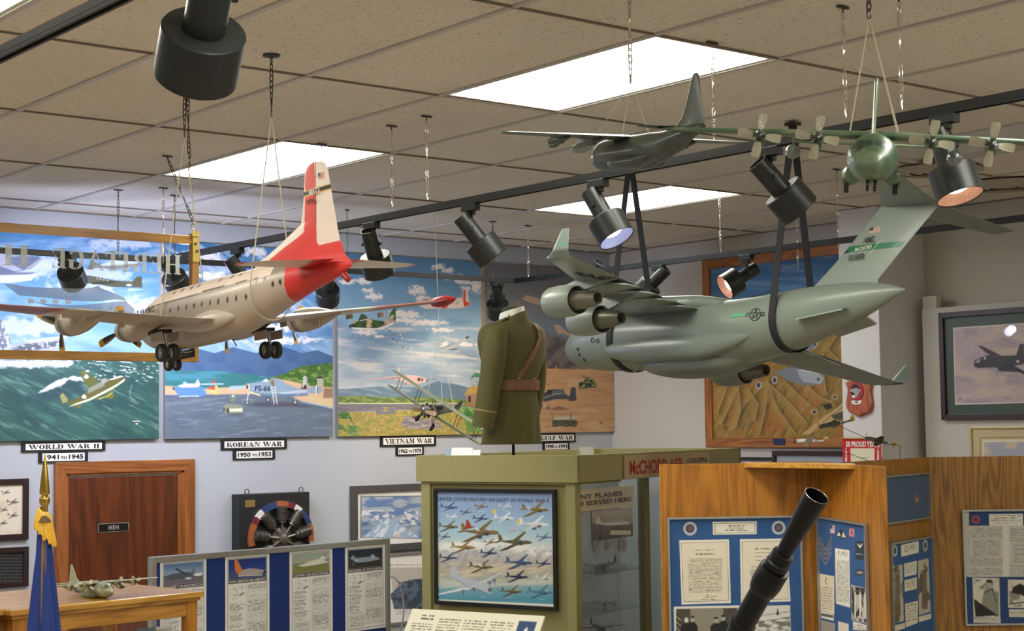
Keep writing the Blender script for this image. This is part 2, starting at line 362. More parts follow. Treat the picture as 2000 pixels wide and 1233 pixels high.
for b in range(b0, b1+1):
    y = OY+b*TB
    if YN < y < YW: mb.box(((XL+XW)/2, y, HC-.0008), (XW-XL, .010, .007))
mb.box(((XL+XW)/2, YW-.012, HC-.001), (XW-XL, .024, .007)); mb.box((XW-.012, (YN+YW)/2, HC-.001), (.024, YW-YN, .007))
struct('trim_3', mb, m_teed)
# ceiling light panels
def diffuser_mat(name, strength, col=(255, 252, 240)):
    m, nt, b = _new(name); L = nt.links
    b.inputs['Base Color'].default_value = (*s2l((206, 205, 200)), 1); b.inputs['Roughness'].default_value = .4
    n = nt.nodes.new('ShaderNodeTexNoise'); n.inputs['Scale'].default_value = 300
    bp = nt.nodes.new('ShaderNodeBump'); bp.inputs['Strength'].default_value = .3; L.new(n.outputs['Fac'], bp.inputs['Height']); L.new(bp.outputs[0], b.inputs['Normal'])
    if strength:
        b.inputs['Emission Color'].default_value = (*s2l(col), 1); b.inputs['Emission Strength'].default_value = strength
    return m
m_on, m_off = diffuser_mat('lit_prismatic_panel', TROFFER), diffuser_mat('unlit_prismatic_panel', 0)
m_frame = mat('white_steel_frame', (206, 200, 186), .5, var=.02)
names = {(3, 0): 'bright ceiling light panel nearest, above the dark hanging cargo plane', (3, 2): 'bright ceiling light panel behind the tall red and white tail fin',
         (7, 2): 'bright ceiling light panel farthest, behind the black straps of the grey jet', (-1, 0): 'bright ceiling light panel cut off by the top left corner', (7, 0): 'unlit pale ceiling light panel at the right edge'}
for c in lit_cells+dark_cells:
    x0, x1, y0, y1 = cellbox(*c); cx, cy = (x0+x1)/2, (y0+y1)/2
    t = thing('ceiling_light', names.get(c, 'bright ceiling light panel out of view, above or behind the viewer'), 'ceiling light', (cx, cy, HC), group='fluorescent panels set in the ceiling')
    g = MB(); w, h = TA-.024, TB-.024
    for s in (-1, 1):
        g.box((s*(w/2-.008), 0, .028), (.016, h, .055)); g.box((0, s*(h/2-.008), .028), (w-.032, .016, .055))
    g.box((0, 0, .105), (w, h, .008)); g.build('housing', m_frame, t)
    MB().box((0, 0, .02), (w-.034, h-.034, .006)).build('diffuser', m_off if c in dark_cells else m_on, t)
# round ceiling vents
m_vent = mat('grey_metal_vent', (176, 164, 148), .6, metal=0, var=.04); m_black = mat('black_gap', (16, 15, 15), .8)
def vent(x, y, r, label):
    t = thing('ceiling_vent', label, 'ceiling vent', (x, y, HC-.004), group='round air vents in the ceiling')
    g = MB()
    for k, (ra, rb, dz) in enumerate([(r, r*.8, -.010), (r*.77, r*.56, -.014), (r*.53, r*.3, -.018)]):
        g.lathe((0, 0, 0), (0, 0, 1), [(-.004, ra), (dz, rb), (dz-.004, rb), (-.010, ra), (-.004, ra)], 40)
    g.lathe((0, 0, 0), (0, 0, 1), [(-.014, r*.27), (-.020, .001)], 30); g.lathe((0, 0, 0), (0, 0, 1), [(-.004, .001), (-.014, r*.27)], 30)
    g.build('vent_cone', m_vent, t); MB().lathe((0, 0, 0), (0, 0, 1), [(-.003, .001), (-.003, r*.97)], 40).build('vent_throat', m_black, t)
p = on(1962, 359, 'z', HC); vent(p[0], p[1], .27, 'round ceiling vent at the far right edge')
p = on(1828, 330, 'z', HC); vent(p[0], p[1], .24, 'round ceiling vent hidden behind the lit warm lamp')
# door of the men's room
zt = 2.172; m_trim = wood('cherry_casing', '9c6030', '74401a', 'z', 5, .35); m_trimx = wood('cherry_casing_across', '9c6030', '74401a', 'x', 5, .35)
m_door = wood('dark_cherry_veneer', '683418', '431e0e', 'z', 3.2, .35, .2, 1.2)
t = bpy.data.objects.new('door_1', None); COL.objects.link(t); t.location = (4.3, YW, 0); t['kind'] = 'structure'
t['_mi'] = [v for row in Matrix.Translation((4.3, YW, 0)).inverted() for v in row]
x0, x1, xo0, xo1, zo = 3.852-4.3, 4.755-4.3, 3.925-4.3, 4.682-4.3, 2.103
g = MB(); g.box(((x0+xo0)/2, -.012, zo/2), (xo0-x0, .03, zo)); g.box(((x1+xo1)/2, -.012, zo/2), (x1-xo1, .03, zo))
g.add([(x0, -.027, zo), (x0, -.027, zt), (xo0, -.027, zo), (x0, .003, zo), (x0, .003, zt), (xo0, .003, zo)], [(0, 2, 1), (3, 4, 5), (0, 1, 4, 3), (1, 2, 5, 4), (2, 0, 3, 5)])
g.add([(x1, -.027, zo), (x1, -.027, zt), (xo1, -.027, zo), (x1, .003, zo), (x1, .003, zt), (xo1, .003, zo)], [(0, 1, 2), (3, 5, 4), (1, 0, 3, 4), (2, 1, 4, 5), (0, 2, 5, 3)])
g.build('door_casing', m_trim, t, bevel=.003)
g = MB(); q = [(x0, zt), (x1, zt), (xo1, zo), (xo0, zo)]
g.add([(a, -.027, b) for a, b in q]+[(a, .003, b) for a, b in q], [(3, 2, 1, 0), (4, 5, 6, 7), (0, 1, 5, 4), (1, 2, 6, 5), (2, 3, 7, 6), (3, 0, 4, 7)])
g.build('door_casing', m_trimx, t, bevel=.002)
g = MB(); g.box((xo0+.006, -.006, zo/2), (.012, .024, zo)); g.box((xo1-.006, -.006, zo/2), (.012, .024, zo)); g.box((xo1-.025, -.004, zo/2), (.026, .016, zo)); g.box(((xo0+xo1)/2, -.006, zo-.006), (xo1-xo0, .024, .012))
g.build('door_jamb', m_trim, t)
g = MB(); g.box(((xo0+xo1)/2-.01, -.0035, zo/2-.01), (xo1-xo0-.045, .006, zo-.03)); g.build('door_leaf', m_door, t)
g = MB(); a, b = on(192, 1023, 'y', YW-.01)-[4.3, YW, 0], on(251, 1037, 'y', YW-.01)-[4.3, YW, 0]
cx, cz, w, h = (a[0]+b[0])/2, (a[2]+b[2])/2-.002, b[0]-a[0], .052
g.box((cx, -.009, cz), (w, .004, h), 0); g.box((cx, -.0112, cz), (w-.006, .001, h-.006), 1)
put_text(g, 'MEN', (cx, -.0117, cz), (1, 0, 0), (0, 0, 1), height=.026, width=.066, mi=0, offset=.03, depth=.001, space=1.2)
g.build('door_sign', [mat('engraved_silver', (170, 165, 155), .4, .3), mat('black_plastic_sign', (22, 21, 20), .3)], t)
# ================================================================ light tracks, chains, track lamps
m_blk = mat('satin_black_metal', (36, 40, 39), .38, metal=.2, var=.04)
m_blk2 = mat('matt_black_plastic', (26, 28, 29), .5, var=.05)
m_zinc = mat('zinc_chain', (196, 188, 172), .3, metal=.8, var=.1, scale=200)
m_dkchain = mat('dark_steel_chain', (74, 68, 62), .4, metal=.6, var=.1, scale=200)
def track(label, a, b, w=.032, h=.034):
    a, b = np.array(a, float), np.array(b, float); d = b-a; L = np.linalg.norm(d); c = (a+b)/2
    t = thing('light_track', label, 'track', (c[0], c[1], c[2]), math.atan2(d[1], d[0]))
    g = MB(); g.box((0, 0, -.007), (L, w, .020)); g.box((0, w*.36, -.02), (L, w*.26, .012)); g.box((0, -w*.36, -.02), (L, w*.26, .012)); g.build('rail', m_blk2, t)
    MB().box((0, 0, -.018), (L-.02, .006, .004)).build('conductor_slot', mat('copper_strip', (120, 80, 50), .4, .6), t)
    return t
track('long black light track running over the hanging planes, left to upper right', (XT1, YT-.02, TZ), (XT1, .6, TZ))
track('black light track along the painted murals wall', (.4, YT, TZ), (XT2+.02, YT, TZ))
track('black light track in front of the wood framed painting', (XT2, YT-.02, TZ), (XT2, 1.6, TZ))
p = on(93, 52, 'z', TZ); track('black light track crossing the top left corner', (p[0], 6.6, TZ), (p[0], .4, TZ)); XT0 = p[0]
def links(g, p0, p1, ln=.026, wr=.0018, mi=0):
    p0, p1 = np.asarray(p0, float), np.asarray(p1, float); L = np.linalg.norm(p1-p0); n = max(2, int(L/(ln*.72))); d = (p1-p0)/L; a, b = frame(d); st = L/n
    for i in range(n):
        c = p0+d*st*(i+.5); s = (a*math.cos(i*1.25+(i % 2)*1.57)+b*math.sin(i*1.25+(i % 2)*1.57)); hl = st*.72; w = st*.27
        P = [c+d*hl*math.cos(q)*(1 if abs(math.cos(q)) > .3 else .8)+s*w*math.sin(q) for q in np.arange(8)*math.pi/4+.39]
        g.tube(P, wr, 4, mi, closed=True)
def chain(label, px, py, zend, mate=None, double=False, cat='chain', thick=1.0, top=None):
    p = on(px, py, 'z', HC) if top is None else np.array(top)
    t = thing('hanging_chain', label, cat, (p[0], p[1], HC-.004), group='chains dropping from the ceiling')
    g = MB(); links(g, (0, 0, -.012), (0, 0, zend-HC+.004), ln=.026*thick, wr=.0016*thick); g.build('links', mate or m_zinc, t)
    g = MB(); g.box((0, 0, 0), (.05*thick, .012, .006)); g.tube([(0, 0, -.003), (0, 0, -.016)], .003, 6); g.build('ceiling_clip', m_dkchain, t); return t
chain('pale chain in front of the ceiling right of the tail fin, left of a pair', 765, 245, TZ+.01)
chain('longer pale chain right of the tail fin, ending at the long track', 833, 226, TZ+.01)
chain('pale chain left of the front-facing propeller plane', 1646, 12, TZ+.01)
chain('pale chain right of the front-facing propeller plane', 0, 0, TZ+.01, top=(XT1-.03, on(1773, 190, 'x', XT1)[1], HC))
chain('pale chain just right of the dark plane tail', 1391, 82, TZ+.01)
chain('thin chain near the track corner, right of two', 1031, 440, TZ+.01)
chain('short thin chain above the uniform jacket', 962, 432, TZ+.01, m_dkchain)
chain('dark chain in front of the glass sign, left end', 231, 370, TZ+.01, m_dkchain)
chain('pale chain rising beside the left side of the glass sign post', 319, 366, TZ-.05)
chain('dark chain ending at the corner of the glass sign', 341, 381, TZ, m_dkchain)
chain('short chain above the tail fin, against the lit panel', 628, 280, TZ+.01)
chain('thin dark wire right of the tail fin', 678, 409, TZ+.0, m_dkchain, thick=.6)
chain('pale chain over the lit lamp of the right hand track', 1405, 372, TZ+.01)
chain('pale chain above the framed painting, left of the grey fin', 1556, 415, TZ+.01)
chain('pale chain beside the column top', 1634, 330, TZ-.05)
def circ(r, t0, r1, n): return None
def lamp(label, C, adir, dc, plane, warm=None, power=0, spread=60, lit=False, sz=1.0, reach=.105):
    """C: picture position of the drum's middle; adir: direction from rear to front in the picture; dc: share of that direction that points away from the eye"""
    s = math.sqrt(1-dc*dc); a = np.array(adir, float); a /= np.linalg.norm(a)
    A = CM.T @ np.array([a[0]*s, a[1]*s, dc]); rr = ray(*C); i = 'xyz'.index(plane[0]); depth = (plane[1]-EYE[i]+reach*A[i])/rr[i]
    D = EYE+depth*rr; B = D-A*reach                      # pivot on the narrow cylinder, under the track
    t = thing('track_lamp', label, 'track light', (B[0], B[1], TZ-.028), group='black spot lamps on the ceiling tracks')
    if plane[0] == 'y': ex = (.09, .034, .03)
    else: ex = (.034, .09, .03)
    g = MB(); g.box((B[0], B[1], TZ-.040), ex); g.box((B[0], B[1], TZ-.062), (ex[0]*.55, ex[1]*.5, .02)); g.build('track_adapter', m_blk, t, world=True, bevel=.002)
    R, r = .071*sz, .036*sz; k = .047*sz
    MB().tube([(B[0], B[1], TZ-.06), (B[0], B[1], B[2])], .009, 10).build('stem', m_blk, t, world=True)
    g = MB(); q = D-A*(k+.125*sz)
    g.lathe(q, A, [(.012, .001), (.012, r-.004), (0, r-.003), (0, r), (.125*sz, r)], 32)
    a_, b_ = frame(A); g.cyl(B-a_*(r+.012), B+a_*(r+.012), .008, n=10); g.build('rear_housing', m_blk, t, world=True)
    g = MB(); g.lathe(D, A, [(-k, r*.9), (-k, R-.003), (-k+.003, R), (k-.001, R), (k, R-.0015), (k-.001, R-.003), (-k*.2, R-.004)], 48); sh = g.build('drum', m_blk, t, world=True)
    w = {'warm': (232, 186, 160), 'cool': (205, 214, 255), None: (200, 190, 180)}[warm]
    mr = mat('reflector_'+str(warm), w, .35, metal=.3, var=.1, scale=120, bump=.6)
    MB().lathe(D, A, [(k-.004, R-.0035), (k*.6, R*.86), (k*.3, R*.7), (k*.15, R*.5)], 40).build('reflector', mr, t, world=True)
    ml = mat('bulb_'+str(warm), w, .3, emit=((255, 236, 226) if warm == 'warm' else (228, 232, 255), 22 if lit else 3)); MB().lathe(D, A, [(k*.15, R*.5), (k*.4, R*.46), (k*.52, R*.3), (k*.56, .0005)], 24).build('bulb', ml, t, world=True)
    if power:
        ld = bpy.data.lights.new('lamp_light', 'SPOT'); ld.energy = power; ld.spot_size = math.radians(spread); ld.spot_blend = .6; ld.shadow_soft_size = .03
        ld.color = {'warm': (1, .86, .73), 'cool': (.80, .82, 1), None: (1, .9, .8)}[warm]
        lo = bpy.data.objects.new('lamp_light', ld); COL.objects.link(lo); P = D+A*(k+.01)
        z = -A; x_, y_ = frame(z); y_ = np.cross(z, x_)
        lo.matrix_world = Matrix(((x_[0], y_[0], z[0], P[0]), (x_[1], y_[1], z[1], P[1]), (x_[2], y_[2], z[2], P[2]), (0, 0, 0, 1)))
        lo.parent = t; lo.matrix_parent_inverse = t.matrix_world.inverted()
        if spread > 160:   # extra point light added before the drum to tint the ceiling violet
            ld = bpy.data.lights.new('added_ceiling_fill', 'POINT'); ld.energy = 6.5; ld.color = (.62, .64, 1); ld.shadow_soft_size = .04
            lo = bpy.data.objects.new('added_ceiling_fill', ld); COL.objects.link(lo); lo.location = D+A*(k+.05); lo.parent = t; lo.matrix_parent_inverse = t.matrix_world.inverted()
    return D, A
X1, X2, Y1 = ('x', XT1), ('x', XT2), ('y', YT)
lamp('big black track lamp nearest the eye, top left', (390, 104), (-.35, .94), .62, ('x', on(430, -60, 'z', TZ)[0]), 'warm', 12, 70, sz=1.26, reach=.14)
lamp('black track lamp mostly hidden behind the red and white tail plane', (487, 560), (.55, .83), .2, X1, 'cool', 12, 60)
lamp('black track lamp with pale rim just right of the tail fin', (737, 518), (.22, .97), .42, X1, 'cool', 14, 60)
lamp('plain black track lamp tilted right, over the jacket', (950, 488), (.62, .80), .02, X1, 'warm', 30, 60)
lamp('lit black track lamp showing a blue white glow', (1194, 447), (.47, .88), -.36, X1, 'cool', 12, 80, lit=True)
lamp('black track lamp in front of the strap holding the grey jet', (1545, 392), (.68, .73), .12, X1, 'warm', 14, 60)
lamp('lit black track lamp with a warm ribbed reflector, at the right', (1867, 358), (.22, .96), -.33, X1, 'warm', 8, 80, lit=True)
lamp('black track lamp seen through the etched glass, left', (141, 541), (.02, .5), .80, Y1, 'cool', 30, 168)
lamp('black track lamp seen through the etched glass beside the post', (345, 552), (.25, .7), .7, Y1, 'cool', 30, 168)
lamp('black track lamp below the red tail cone', (640, 577), (-.1, .7), .75, Y1, 'cool', 18, 150)
lamp('black track lamp behind the collar of the uniform', (972, 604), (.02, 1), .62, Y1, 'warm', 26, 130)
lamp('black track lamp peeking out behind the grey fuselage and strap', (1262, 566), (-.7, .72), .3, X2, 'warm', 20, 80)
lamp('lit black track lamp in front of the wood framed painting', (1428, 554), (-.86, .51), -.28, X2, 'warm', 12, 80, lit=True)
lamp('black track lamp peeking out above the jet engine', (1140, 556), (-.5, .7), .4, X2, 'warm', 12, 80)
lamp('black track lamp cut off by the left picture edge', (-66, 200), (-.2, .97), .45, ('x', XT0), 'warm', 10, 70)
# ================================================================ furniture
def dth(t): t = math.radians(t); return np.array([math.sin(t), math.cos(t), 0.0])
ZU = np.array([0, 0, 1.0])
def vp(P0, u, px, py):
    n = np.array([u[1], -u[0], 0.0]); d = ray(px, py); t = n@(np.asarray(P0)-EYE)/(n@d); return EYE+t*d
def rzu(u): return math.atan2(u[1], u[0])
m_olive = mat('olive_green_paint', (142, 137, 88), .55, var=.02, scale=25, bump=.1)
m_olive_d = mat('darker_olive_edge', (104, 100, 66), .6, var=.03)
m_bluegrey = mat('pale_blue_grey_board', (150, 166, 176), .7, var=.02)
m_glass = glass(); m_alu = mat('brushed_aluminium', (176, 176, 174), .35, metal=.75, var=.04, scale=80)
m_oak = wood('golden_oak', 'b0741e', '80500c', 'z', 5.5, .42, .08, 1.3); m_oakx = wood('golden_oak_across', 'b88434', '8a5a1a', 'x', 6, .38, .25, 1.0)
m_oakl = wood('light_oak', 'c4933e', '9c6c20', 'x', 6, .3, .4)
m_papr = paintmat('printed_paper', .75); m_gloss = paintmat('glossy_print', .45); m_canvas = paintmat('painted_canvas', .62, bump=.35)
m_felt = mat('blue_display_felt', (28, 66, 128), .95, var=.06, scale=150, bump=.3)
# ---- olive display case
PC = at(812, 890, 8.5); UC = -dth(-19.6); VC = dth(70.4); PR = vp(PC, UC, 1127, 889.5); ZTOP = PC[2]
caseW = float(np.linalg.norm((PR-PC)[:2])); caseD = 1.98
t = thing('display_case', 'tall olive green display case with glass side, carrying the uniform', 'display case', (PC[0], PC[1], 0), rzu(UC))
case = t
# local axes: x along front, y = away (into the case), z up
lx = lambda P: ((np.asarray(P)-[PC[0], PC[1], 0])@UC, (np.asarray(P)-[PC[0], PC[1], 0])@VC*1.0, P[2])
cz0 = vp(PC, UC, 812, 941)[2]
g = MB(); hC = ZTOP-cz0
g.box((caseW/2, .012, ZTOP-hC/2), (caseW, .024, hC)); g.box((.012, caseD/2+.012, ZTOP-hC/2), (.024, caseD, hC))
g.box((caseW-.012, caseD/2+.012, ZTOP-hC/2), (.024, caseD, hC), 1); g.box((caseW/2, .26, ZTOP-hC-.0), (caseW-.05, .5, .02), 1)
g.box((caseW/2, caseD+.0, ZTOP-hC/2), (caseW, .024, hC)); g.box((caseW/2, .28, ZTOP-.03), (caseW-.048, .54, .012), 0); g.build('cornice', [m_olive, m_olive], t, bevel=.002)
inx = .022; zb = ZTOP-hC; DX = caseW-.36
g = MB(); g.box((caseW/2, .03+.012, zb/2), (caseW-2*inx-.09, .018, zb)); g.build('front_panel', m_olive, t)
for k, (a, b) in enumerate([(inx, 'front left'), (caseW-inx-.056, 'front right')]):
    MB().box((a+.028, .044, zb/2), (.056, .06, zb)).build('corner_post', m_olive, t, bevel=.003)
yp = float(lx(vp(PR, VC, 1271, 1000))[1])
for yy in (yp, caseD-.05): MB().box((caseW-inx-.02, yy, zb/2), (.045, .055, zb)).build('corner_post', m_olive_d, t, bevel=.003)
MB().box((inx+.01, caseD/2, zb/2), (.02, caseD-.1, zb)).build('side_panel', m_olive, t)
MB().box((caseW/2, caseD-.01, zb/2), (caseW-.08, .016, zb)).build('back_panel', m_bluegrey, t)
g = MB(); g.box((DX-.012, .60, zb/2), (.016, 1.04, zb)); g.build('divider', m_bluegrey, t)
g = MB(); g.box((caseW-inx-.012, (yp+.07)/2, zb/2), (.005, yp-.09, zb-.01)); g.build('glass_pane', m_glass, t)
g = MB(); g.box((caseW-inx-.012, (yp+caseD)/2, zb/2), (.005, caseD-yp-.12, zb-.01)); g.build('glass_pane', m_glass, t)
shz = [vp(PR-UC*.05, VC, 1230, y)[2] for y in (1112, 1186)]
for z in shz: MB().box(((DX+caseW-inx)/2, yp/2+.05, z), (caseW-inx-DX-.02, yp-.14, .008)).build('glass_shelf', glass('shelf_glass', (.86, .93, .9)), t)
def L2W(x, y, z): return np.array([PC[0], PC[1], 0])+UC*x+VC*y+ZU*z
# writing and pictures inside, on the pale inner wall (x = .21), seen through the glass
Q = L2W(DX, 0, 0)
def inner(px, py): return vp(Q, VC, px, py)
def card(name, label, cat, a, b, base, n, paint=None, res=.002, text=None, m=None, thick=.004, group=None, plane=None, fill='e8e2cc'):
    """upright flat card between two picture corners on a vertical plane (base point, direction u)"""
    A, B = vp(base, n, *a), vp(base, n, *b); w = (B-A)@n; h = A[2]-B[2]; nn = np.cross(n, ZU)
    P0 = np.array([A[0], A[1], B[2]])+nn*thick; ar = Art(P0, n, ZU, w, h, res); ar.fill(fill)
    if paint: paint(ar)
    return ar, P0, w, h
ar, P0, w, h = card('', '', '', (1139, 957), (1237, 989), Q, VC, fill='cfc4a4')
w += .22; ar = Art(P0-VC*.22, VC, ZU, w, h, .01); ar.fill('cfc4a4')
t = thing('hanging_sign', 'tan sign reading MANY PLANES HAVE SERVED HERE behind the glass', 'sign', tuple(P0))
o = ar.finish('sign_board', t, m_papr, .004)
g = MB(); c = P0-VC*.22+VC*w/2
wa = (inner(1218, 965)-inner(1141, 965))@VC
put_text(g, 'MANY PLANES', inner(1162, 965)*[1, 1, 0]+ZU*(inner(1200, 965)[2]), VC, ZU, height=.026, width=wa*1.36, offset=.02, lift=.006)
wb = (inner(1232, 979)-inner(1141, 979))@VC
put_text(g, 'HAVE SERVED HERE', inner(1168, 979)*[1, 1, 0]+ZU*(inner(1190, 979)[2]), VC, ZU, height=.026, width=wb*1.42, offset=.02, lift=.006)
g.build('sign_lettering', mat('dark_ink', (38, 34, 30), .6), t, world=True)
def pf(ar):
    ar.grad([(1001, 'b0aaa4'), (1020, '989088'), (1025, '5a544c'), (1048, '3c3830')])
    ar.poly([(1163, 1024), (1166, 1009), (1171, 1009), (1175, 1021), (1192, 1018), (1215, 1016), (1228, 1020), (1230, 1024), (1190, 1027)], 'd8d4cc'); ar.line([(1180, 1020), (1226, 1018)], 1.5, '605a54')
    ar.poly([(1192, 1036), (1232, 1037), (1232, 1045), (1192, 1045)], 'd6cdb2')
ar, P0, w, h = card('', '', '', (1155, 1000), (1235, 1047), Q, VC, pf); t = ar.finish('photo_print', None, m_papr, .003)
tag(t, 'black and white photograph of a large bomber inside the olive case', 'photograph')
for k, (cx, cy, rx) in enumerate([(1163, 1064, 8), (1187, 1064, 7), (1216, 1064, 11), (1252, 1063, 13)]):
    Pm = inner(cx, cy); r = rx*.0042; g = MB(); nn = np.cross(VC, ZU); g.lathe(Pm+nn*.001, nn, [(0, r), (.003, r), (.003, .0005)], 24)
    g.lathe(Pm+nn*.004, nn, [(0, r*.6), (.001, r*.55), (.001, .0005)], 20, 1)
    tag(g.build('emblem_patch', [mat('grey_patch', (140, 146, 146), .7), mat('dim_patch', (116, 120, 122), .7)]), ['faded squadron patch, first from the left in the olive case', 'narrow faded squadron patch, second in the olive case', 'round faded squadron patch, third in the olive case', 'widest faded squadron patch, behind the case post'][k], 'patch', 'faded patches in a row in the case')
# sign on the cornice
A, B = vp(PR, VC, 1217, 891), vp(PR, VC, 1384, 934); w = (B-A)@VC; nn = np.cross(VC, ZU)
t = thing('hanging_sign', 'tan sign in red letters on the olive case top edge, partly hidden by oak', 'sign', tuple(A+nn*.002), rzu(VC))
zl = vp(PR, VC, 1218, 936)[2]; zt_ = vp(PR, VC, 1218, 890.5)[2]
MB().box((w/2, -.004, (zl+zt_)/2-A[2]), (w, .006, zt_-zl)).build('sign_board', mat('tan_sign_board', (178, 158, 122), .6, var=.02), t)
g = MB(); zc = (zl+zt_)/2-.004; q = A+nn*.008
put_text(g, 'McCHORD AFB:', q*[1, 1, 0]+VC*w*.36+ZU*zc, VC, ZU, height=.075, width=w*.62, offset=.03)
g.build('red_lettering', mat('red_sign_letters', (158, 44, 28), .55), t, world=True)
g = MB(); put_text(g, 'A COLORFUL', q*[1, 1, 0]+VC*w*.84+ZU*(zc+.02), VC, ZU, height=.026, width=w*.26, offset=.03, shear=.1)
g.build('small_lettering', mat('dark_sign_letters', (52, 34, 24), .55), t, world=True)
# ---- cards lying on the case top
def tent(label, pxs, depth_off, col, name='paper_card', wdt=.1, hgt=.035, rz=0):
    P = pxs; t = thing(name, label, 'card', tuple(P), rz)
    g = MB(); g.quadbox([(-wdt/2, 0, 0), (wdt/2, 0, 0), (wdt/2, .012, hgt), (-wdt/2, .012, hgt)], (0, 1, .2), .0015)
    g.quadbox([(-wdt/2, .03, 0), (wdt/2, .03, 0), (wdt/2, .014, hgt), (-wdt/2, .014, hgt)], (0, 1, -.2), .0015); g.build('folded_card', col, t); return t
m_pap = mat('white_card', (236, 240, 236), .7, var=.02); m_papb = mat('blue_striped_card', (150, 172, 192), .7, var=.03)
r = rzu(UC)
ztp = ZTOP-.0235
tent('white folded card at the front of the olive case top', L2W(.245, .06, ztp), 0, m_pap, wdt=.13, hgt=.062, rz=r)
tent('blue edged folded card leaning left on the olive case top', L2W(.165, .09, ztp), 0, m_papb, wdt=.07, hgt=.058, rz=r+.2)
tent('small white folded card near the uniform stand', L2W(.335, .06, ztp), 0, m_pap, wdt=.05, hgt=.05, rz=r)
tent('white folded card at the right end of the olive case top', L2W(caseW-.06, .22, ztp), 0, m_pap, wdt=.10, hgt=.06, rz=rzu(VC)-.25)
# ---- generic frame
def framed(name, label, cat, P0, u, w, h, fw, fd, mfr, art=None, matte=None, glazed=False, res=.003, group=None, bev=.002, amat=None, lean=0, art_in=0):
    """P0 lower left back corner; u direction; frame of bars fw wide, fd deep"""
    P0 = np.asarray(P0, float); n = np.cross(u, ZU); t = thing(name, label, cat, tuple(P0), rzu(u), group)
    g = MB()  # local: x along u, -y towards the room
    for q in ([(0, 0), (fw, fw), (fw, h-fw), (0, h)], [(w, h), (w-fw, h-fw), (w-fw, fw), (w, 0)], [(0, h), (fw, h-fw), (w-fw, h-fw), (w, h)], [(w, 0), (w-fw, fw), (fw, fw), (0, 0)]):
        V = [(a, -fd, b) for a, b in q]+[(a, 0, b) for a, b in q]; g.add(V, [(0, 3, 2, 1)[::-1][::-1], (4, 5, 6, 7), (0, 1, 5, 4), (1, 2, 6, 5), (2, 3, 7, 6), (3, 0, 4, 7)])
    g.build('frame', mfr, t, bevel=bev)
    if art:
        a = Art(P0+u*fw+ZU*fw+n*(fd*.45), u, ZU, w-2*fw, h-2*fw, res); art(a); a.finish('picture', t, amat or m_gloss, .003)
    if glazed: MB().box((w/2, -fd*.75, h/2), (w-2*fw, .002, h-2*fw)).build('glass_pane', glass('picture_glass', refl=.12), t)
    return t
m_blkfr = mat('black_picture_frame', (26, 25, 25), .35, var=.05); m_dkfr = mat('dark_walnut_frame', (48, 32, 28), .35, var=.1)
